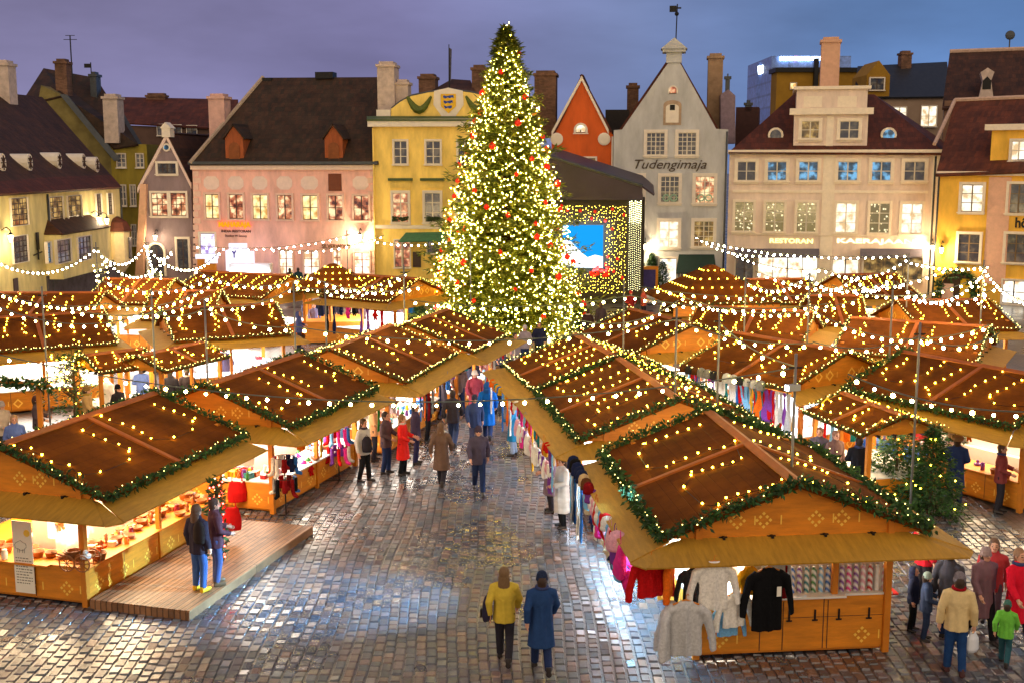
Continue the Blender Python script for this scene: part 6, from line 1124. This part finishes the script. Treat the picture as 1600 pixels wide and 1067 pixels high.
mb = MB(); mb.lathe([(.09, 1.62), (.104, 1.64), (.1, 1.7), (.085, 1.745), (.05, 1.775), (.01, 1.785)], 14, (0, .008, 0), .92, 1.05); mb.lathe([(.1, 1.615), (.112, 1.62), (.112, 1.655), (.1, 1.66)], 14, (0, .008, 0), .92, 1.05); HATM = fuse(mb, .012, 1, [KNIT], 'hat')
mb = MB(); mb.ball((0, .02, 1.655), .108, 14, 10, (.86, 1.0, 1.08)); mb.ball((0, .045, 1.59), .085, 12, 8, (.95, .8, 1)); SHORT = fuse(mb, .012, 1, [HAIRM], 'hair')
mb = MB(); mb.ball((0, .022, 1.655), .11, 14, 10, (.88, 1.0, 1.08)); mb.loft([(0, .085, 1.34, .09, .03), (0, .08, 1.46, .105, .045), (0, .055, 1.6, .1, .07)], 12); LONGH = fuse(mb, .012, 1, [HAIRM], 'hair')
for me in (SHORT, LONGH):
    for v in me.vertices:
        if v.co.y < -.055 and v.co.z < 1.69: v.co.y = -.055 + (v.co.y + .055) * .1
mb = MB(); mb.ball((0, .03, 1.63), .128, 14, 10, (.92, .95, 1.1)); mb.loft([(0, .03, 1.44, .13, .11), (0, .035, 1.55, .125, .12)], 14); HOODM = fuse(mb, .014, 1, [CLOTH], 'hood')
for v in HOODM.vertices:
    if v.co.y < -.03: v.co.y = -.03
mb = MB(); mb.tube([(.09 * math.cos(i * .524), .01 + .085 * math.sin(i * .524), 1.5) for i in range(13)], .035, 8); SCARFN = fuse(mb, .014, 1, [KNIT], 'scarf')
mb = MB(); mb.lathe([(.13, 1.63), (.15, 1.66), (.15, 1.72), (.12, 1.75), (.02, 1.77)], 14, (0, .01, 0), .95, 1.05); FURH = fuse(mb, .014, 1, [KNIT], 'hat')
def person(pos, h, face, outer, oc, tc, head, hc, pose, label, shoes=(40, 32, 30), scarf=None, lean=0):
    t = thing('person', label, 'person', pos, R(face)); k = h / 1.76; t.scale = (k, k, k); P = PM[pose]
    link('body', P['body'], t); link('trousers', P['trousers'], t, color=C(*tc)); link(outer, P[outer], t, color=C(*oc))
    for s in ('shoe1', 'shoe-1'): link('shoe', P[s], t, color=C(*shoes))
    link({'hat': 'hat', 'fur': 'hat', 'short': 'hair', 'long': 'hair', 'hood': 'hood'}[head], {'hat': HATM, 'fur': FURH, 'short': SHORT, 'long': LONGH, 'hood': HOODM}[head], t, color=C(*hc))
    if head in ('hat', 'fur'): link('hair', SHORT, t, (0, .012, -.012), None, .985, color=C(60, 42, 30))
    if scarf: link('scarf', SCARFN, t, color=C(*scarf))
    return t
NAVY, DARK, BLK, JEAN, GREYC, REDC = (34, 48, 84), (46, 44, 52), (24, 24, 28), (60, 92, 140), (130, 128, 130), (214, 28, 30)
PEOPLE = [
 (1490, 1052, 1.74, 168, 'jacket', (214, 190, 138), (30, 62, 110), 'hat', (120, 112, 118), 'carry', 'person in beige coat and grey hat holding a white carrier bag', (70, 40, 40), (150, 20, 30)),
 (788, 1036, 1.7, 176, 'jacket', (206, 178, 66), DARK, 'long', (120, 92, 60), 'walk', 'person in mustard yellow coat walking alone up the aisle', None, None),
 (846, 1050, 1.74, 184, 'coat', (38, 66, 112), NAVY, 'hat', (40, 50, 74), 'walk', 'person in long dark blue coat walking beside the mustard coated one', None, None),
 (878, 824, 1.7, -70, 'puffer', (208, 204, 200), BLK, 'long', (70, 48, 34), 'browse', 'person in white puffer coat looking at the scarves', None, None),
 (860, 800, 1.66, -80, 'coat', (120, 100, 110), DARK, 'hat', (60, 50, 80), 'browse', 'person in mauve coat just past the white puffer coat', None, None),
 (1444, 1000, 1.25, 75, 'jacket', (52, 64, 92), (40, 52, 80), 'hat', (150, 170, 160), 'browse', 'child in navy snowsuit and pale hat at the stall side shelf', None, None),
 (1424, 985, 1.2, 60, 'jacket', (40, 44, 66), BLK, 'hood', (40, 44, 66), 'stand', 'child in dark hooded jacket close against the stall corner', None, None),
 (1440, 940, 1.72, 110, 'jacket', (200, 34, 48), DARK, 'short', (60, 44, 34), 'stand', 'person in bright red jacket behind the children at the stall corner', None, None),
 (1478, 1000, 1.7, 140, 'jacket', (66, 64, 72), NAVY, 'short', (50, 40, 36), 'carry', 'person in charcoal jacket partly hidden by the beige coat', None, None),
 (1584, 1010, 1.78, 20, 'coat', (214, 24, 50), (40, 40, 60), 'short', (150, 110, 80), 'walk', 'person in long crimson coat at the frame edge by the open paving', None, None),
 (1545, 985, 1.72, -20, 'jacket', (176, 58, 62), (90, 70, 80), 'long', (110, 80, 60), 'walk', 'person in faded red jacket walking beside the crimson coat', None, None),
 (1568, 1040, 1.15, 150, 'jacket', (110, 190, 70), (40, 80, 90), 'hat', (70, 110, 100), 'walk', 'child in bright green jacket in front of the crimson coat', None, None),
 (604, 740, 1.72, 70, 'jacket', (90, 70, 74), NAVY, 'short', (60, 44, 36), 'browse', 'person in brown jacket browsing left of the red coat'.replace(' left of', ' next to'), None, None),
 (630, 742, 1.68, 80, 'coat', (222, 40, 34), BLK, 'long', (140, 100, 60), 'browse', 'person in bright red long coat browsing at the awning edge', None, None),
 (650, 725, 1.74, 95, 'jacket', (66, 52, 72), (44, 40, 70), 'short', (40, 32, 30), 'stand', 'person in plum jacket behind the red long coat', None, None),
 (570, 752, 1.7, 60, 'jacket', (196, 190, 184), BLK, 'long', (90, 62, 40), 'carry', 'person in pale jacket with dark bag at the toy rack', None, None),
 (585, 720, 1.7, 100, 'jacket', (230, 170, 120), DARK, 'short', (90, 62, 40), 'browse', 'person in peach jacket deep under the awning edge', None, None),
 (708, 700, 1.76, 172, 'jacket', (62, 56, 62), (50, 62, 92), 'short', (50, 38, 34), 'walk', 'person in dark grey jacket walking away in mid aisle', None, None),
 (742, 706, 1.7, 10, 'jacket', (56, 70, 110), (80, 82, 110), 'hat', (60, 60, 80), 'walk', 'person in slate blue jacket beside the dark grey walker', None, None),
 (762, 688, 1.82, 176, 'coat', (20, 96, 180), NAVY, 'hood', (40, 90, 160), 'walk', 'person in long royal blue coat in mid aisle', None, None),
 (802, 712, 1.7, -100, 'coat', (40, 130, 180), (150, 165, 190), 'long', (150, 120, 90), 'browse', 'person in teal blue coat at the second ridge stall', None, None),
 (735, 625, 1.75, 170, 'jacket', (44, 44, 62), DARK, 'short', (50, 40, 36), 'walk', 'person in navy jacket farther up the aisle', None, None),
 (760, 612, 1.7, 0, 'jacket', (130, 84, 84), BLK, 'hat', (190, 60, 60), 'walk', 'person in dusty rose jacket coming down the far aisle', None, None),
 (782, 600, 1.72, 20, 'jacket', (80, 86, 110), BLK, 'fur', (120, 100, 80), 'walk', 'person in grey blue jacket and fur hat in the far aisle', None, None),
 (820, 572, 1.7, 0, 'jacket', (150, 140, 150), NAVY, 'hat', (200, 190, 200), 'stand', 'person in pale grey jacket at the far end of the aisle', None, None),
 (842, 566, 1.72, 10, 'jacket', (40, 44, 70), BLK, 'short', (60, 50, 44), 'stand', 'person in midnight blue jacket under the tall tree', None, None),
 (520, 508, 1.72, 100, 'jacket', (216, 40, 96), DARK, 'long', (80, 60, 44), 'stand', 'person in hot pink jacket before the dazzling stall', None, None),
 (545, 506, 1.7, 90, 'jacket', (220, 50, 70), BLK, 'hat', (230, 80, 100), 'stand', 'person in coral red jacket before the dazzling stall', None, None),
 (508, 512, 1.74, 170, 'coat', (70, 64, 84), BLK, 'short', (50, 40, 36), 'walk', 'person in long slate coat crossing towards the pyramid kiosk', None, None),
 (530, 518, 1.74, 30, 'jacket', (60, 52, 60), DARK, 'hood', (60, 52, 60), 'walk', 'person in dark hooded jacket in front of the hot pink one', None, None),
 (478, 520, 1.7, 60, 'jacket', (56, 56, 74), NAVY, 'hat', (40, 40, 60), 'browse', 'person in dark blue jacket at the dazzling white counter end', None, None),
 (492, 530, 1.72, 0, 'jacket', (120, 112, 140), DARK, 'short', (60, 50, 44), 'walk', 'person in lilac grey jacket passing the dazzling white counter', None, None),
 (613, 516, 1.66, 120, 'jacket', (128, 116, 116), GREYC, 'hood', (150, 140, 136), 'stand', 'person in stone grey hooded jacket standing before the bright open front', None, None),
 (626, 514, 1.68, 200, 'jacket', (150, 120, 128), GREYC, 'hood', (160, 130, 136), 'stand', 'person in mauve grey hooded jacket next to the stone grey hood', None, None),
 (645, 506, 1.75, 150, 'coat', (30, 110, 190), NAVY, 'short', (90, 80, 70), 'walk', 'person in azure coat at the foot of the tall tree', None, None),
 (454, 462, 1.74, 170, 'coat', (70, 48, 52), DARK, 'short', (60, 44, 40), 'stand', 'person in maroon coat at the pink house windows', None, None),
 (467, 462, 1.76, 185, 'coat', (36, 62, 74), BLK, 'short', (50, 40, 36), 'stand', 'person in dark teal coat at the pink house windows', None, None),
 (96, 474, 1.76, 40, 'coat', (232, 168, 30), (200, 140, 30), 'hood', (236, 176, 40), 'stand', 'person in amber hooded cape by the dark stone plinth', None, None),
 (478, 470, 1.6, 0, 'jacket', (220, 210, 50), BLK, 'hat', (60, 50, 50), 'stand', 'person in bright yellow vest behind the far stall roofs', None, None),
 (172, 668, 1.74, 150, 'jacket', (216, 212, 214), DARK, 'short', (180, 150, 110), 'stand', 'person in white jacket behind the woodenware stall roof', None, None),
 (188, 680, 1.6, 60, 'jacket', (40, 36, 40), BLK, 'hat', (30, 30, 34), 'stand', 'person in black jacket beside the white jacket', None, None),
 (224, 650, 1.7, 200, 'jacket', (70, 90, 150), NAVY, 'hat', (150, 60, 60), 'browse', 'person in cornflower jacket at the low fringed stall', None, None),
 (270, 660, 1.76, 170, 'coat', (34, 32, 40), BLK, 'short', (40, 34, 32), 'stand', 'person in long black coat before the low fringed stall', None, None),
 (295, 655, 1.72, 190, 'jacket', (54, 46, 50), BLK, 'hat', (50, 60, 44), 'stand', 'person in dark brown jacket before the low fringed stall', None, None),
 (355, 612, 1.74, 160, 'coat', (80, 66, 84), DARK, 'fur', (150, 100, 70), 'browse', 'person in purple grey coat and tan fur hat at the dazzling counter', None, None),
 (62, 708, 1.7, 100, 'jacket', (84, 70, 76), BLK, 'hat', (90, 60, 60), 'browse', 'person in taupe jacket beside the garlanded post', None, None),
 (28, 745, 1.7, 30, 'jacket', (90, 110, 170), NAVY, 'long', (170, 130, 90), 'stand', 'person in periwinkle jacket beyond the woodenware ridge', None, None),
 (140, 690, 1.72, 90, 'coat', (176, 140, 90), (90, 80, 60), 'hat', (130, 100, 60), 'walk', 'person in camel coat passing the twiggy tree', None, None),
 (1338, 790, 1.76, 170, 'jacket', (26, 26, 32), BLK, 'short', (34, 28, 26), 'browse', 'person in black jacket behind the biggest stall roof', None, None),
 (1277, 770, 1.72, -30, 'jacket', (90, 80, 90), DARK, 'short', (130, 90, 70), 'stand', 'person in grey jacket farther from the fir trees than the black jacket', None, None),
 (1302, 775, 1.7, 20, 'jacket', (110, 84, 80), DARK, 'short', (150, 110, 90), 'stand', 'person in brown-pink jacket beside the black jacket', None, None),
 (1490, 790, 1.78, 160, 'coat', (44, 60, 110), NAVY, 'fur', (150, 116, 80), 'browse', 'person in dark blue coat and tan fur hat at the food stall', None, None),
 (918, 540, 1.7, 180, 'jacket', (60, 44, 44), BLK, 'short', (60, 44, 40), 'stand', 'person in dark russet jacket beside the tall tree boughs', None, None),
 (938, 530, 1.74, 200, 'coat', (70, 60, 66), BLK, 'hat', (120, 90, 70), 'stand', 'person in smoky coat beside the stage flowers', None, None),
 (985, 505, 1.7, 10, 'jacket', (150, 40, 40), BLK, 'hat', (200, 60, 60), 'browse', 'person in brick red jacket at the red trinket stall', None, None),
 (1005, 500, 1.7, 60, 'jacket', (200, 90, 70), DARK, 'long', (120, 80, 50), 'browse', 'person in salmon jacket at the red trinket stall', None, None),
] + [
 (590, 690, 1.7, 100, 'jacket', (200, 150, 120), DARK, 'hat', (220, 200, 190), 'browse', 'person in apricot jacket and pale hat crowding the third aisle stall', None, None),
 (612, 690, 1.72, 60, 'coat', (150, 130, 126), BLK, 'long', (120, 90, 60), 'walk', 'person in ash brown coat walking along the third aisle stall', None, None),
 (668, 690, 1.7, 100, 'jacket', (40, 36, 44), BLK, 'hood', (40, 36, 44), 'browse', 'person in black hooded jacket at the third aisle stall', None, None),
 (660, 660, 1.72, 80, 'jacket', (160, 60, 60), DARK, 'short', (60, 44, 36), 'browse', 'person in rust red jacket farther along the third aisle stall', None, None),
 (690, 655, 1.72, 150, 'coat', (90, 84, 96), DARK, 'short', (70, 50, 40), 'walk', 'person in grey violet coat ahead of the dark grey walker', None, None),
 (718, 648, 1.76, 10, 'jacket', (120, 100, 96), NAVY, 'fur', (140, 110, 84), 'walk', 'person in taupe jacket and fur hat coming down mid aisle', None, None),
 (778, 650, 1.7, 175, 'jacket', (90, 110, 150), DARK, 'long', (110, 80, 50), 'walk', 'person in denim blue jacket beyond the royal blue coat', None, None),
 (795, 638, 1.74, 190, 'coat', (52, 46, 56), BLK, 'hat', (52, 46, 56), 'walk', 'person in near black coat beyond the teal blue coat', None, None),
 (742, 660, 1.72, 0, 'coat', (150, 60, 76), BLK, 'hat', (230, 220, 214), 'walk', 'person in raspberry coat and white hat in mid aisle', None, None),
 (705, 618, 1.7, 100, 'jacket', (170, 110, 100), DARK, 'long', (90, 60, 40), 'browse', 'person in salmon pink jacket at the stall closest to the tree', None, None),
 (748, 588, 1.7, 180, 'jacket', (60, 66, 90), DARK, 'hat', (90, 40, 44), 'walk', 'person in ink blue jacket and dark red hat at the aisle head', None, None),
 (805, 588, 1.72, 30, 'coat', (140, 130, 140), DARK, 'short', (70, 56, 50), 'walk', 'person in pearl grey coat near the third ridge stall', None, None),
 (690, 760, 1.72, 170, 'coat', (110, 86, 74), DARK, 'long', (110, 80, 56), 'walk', 'person in cocoa coat strolling alone below the mid aisle crowd', None, None),
 (748, 770, 1.74, 5, 'jacket', (78, 70, 88), NAVY, 'hat', (70, 60, 80), 'walk', 'person in dusky violet jacket coming towards the cobbles', None, None),
 (556, 500, 1.7, 60, 'coat', (50, 44, 60), BLK, 'hat', (200, 60, 90), 'browse', 'person in dark coat and pink hat at the dazzling stall', None, None),
 (498, 498, 1.7, 20, 'jacket', (180, 176, 190), NAVY, 'long', (80, 60, 44), 'stand', 'person in frosty white jacket before the pyramid kiosk', None, None),
 (570, 522, 1.74, 190, 'coat', (84, 60, 60), DARK, 'short', (60, 50, 40), 'walk', 'person in chestnut coat walking to the dazzling open front', None, None),
 (468, 545, 1.7, 90, 'jacket', (70, 76, 120), DARK, 'hood', (70, 76, 120), 'browse', 'person in hooded indigo jacket at the slim pole', None, None),
 (1205, 700, 1.72, 100, 'jacket', (60, 50, 56), BLK, 'hat', (120, 110, 110), 'browse', 'person in dark jacket looking through the scarf curtain', None, None),
 (1560, 800, 1.7, 60, 'jacket', (130, 60, 60), DARK, 'short', (90, 64, 50), 'browse', 'person in wine red jacket at the food stall counter', None, None),
 (1532, 1000, 1.7, 10, 'coat', (120, 90, 100), BLK, 'hat', (150, 130, 130), 'walk', 'person in faded mauve coat behind the faded red jacket', None, None),
 (8, 720, 1.72, 60, 'jacket', (190, 170, 150), DARK, 'hat', (160, 150, 150), 'browse', 'person in oatmeal jacket at the frame edge beyond the woodenware ridge', None, None),
]
for u, v, h_, fc, ou, oc, tc, hd, hc, ps, lab, sh_, sc_ in PEOPLE:
    person(pz(u, v), h_, fc, ou, oc, tc, hd, hc, ps, lab, sh_ or (40, 32, 30), sc_ or (rnd.choice([(150, 40, 50), (60, 70, 110), (190, 180, 170), (70, 60, 70), (160, 130, 60)]) if rnd.random() < .45 and ou != 'puffer' else None))
person(pz(313, 922, .2), 1.72, 152, 'jacket', (52, 44, 56), (62, 88, 140), 'long', (90, 60, 40), 'stand', 'person in dark jacket, jeans and yellow boots on the plank deck', (220, 170, 30)); person(pz(340, 912, .2), 1.74, 120, 'jacket', (84, 50, 58), (70, 80, 120), 'short', (70, 46, 34), 'browse', 'person in maroon jacket beside the one in yellow boots', (96, 70, 44))
PLAS = mat('white plastic bag', C(214, 218, 224), .05, 3, .4); mb = MB(); mb.loft([(0, 0, -.36, .09, .05), (0, 0, -.3, .13, .08), (0, 0, -.12, .12, .07), (0, 0, -.02, .06, .03)], 12); mb.tube([(-.05, 0, -.04), (-.03, 0, .07), (0, 0, .1), (.03, 0, .07), (.05, 0, -.04)], .01, 5)
p = pz(1490, 1052); o = tag(link('carrier_bag', fuse(mb, .012, 2, [PLAS], 'carrier_bag'), None, p + Vector((.29, .04, .72)), (0, 0, .4)), 'white plastic carrier bag held by the beige coated person', 'bag')
def pack(pos, rz, c, label): 
    t = thing('backpack', label, 'backpack', pos, rz); mb = MB(); mb.loft([(0, 0, 0, .12, .07), (0, 0, .1, .14, .085), (0, 0, .32, .13, .07), (0, 0, .42, .06, .04)], 12); o = link('pack', fuse(mb, .016, 2, [CLOTH], 'pack'), t, color=C(*c))
    mb = MB(); mb.tube([(-.03, 0, .42), (0, 0, .47), (.03, 0, .42)], .008, 5); mb.build('handle', IRON, t); mb = MB(); mb.box(-.08, .08, .08, .1, .06, .2); mb.build('pocket', IRON, t)
p = pz(788, 1036); pack(p + Vector((-.28, -.02, .78)), R(70), (44, 40, 60), 'dark rucksack carried at the side of the mustard coated person')
p = pz(570, 752); pack(p + Vector((.1, -.2, .85)), R(0), (40, 36, 44), 'dark bag on the pale jacketed person by the toy rack')
p = pz(315, 920, .2); pack(p + Vector((.06, -.22, 1.0)), R(-28), (44, 34, 30), 'brown leather rucksack on the person in yellow boots')
# chalkboard on the food stall counter
s = STALL['S2']; t = thing('chalkboard', 'small black chalkboard standing on the food stall counter', 'sign', s['M'] @ Vector((-s['bw'] - .02, -.25, .79)), s['rz'] + R(-90)); b = MB(); b.box(-.13, .13, 0, .02, 0, .3); b.build('board', IRON, t); b = MB(); b.box(-.15, .15, .021, .035, -.003, .32); b.build('frame', PINE_D, t)
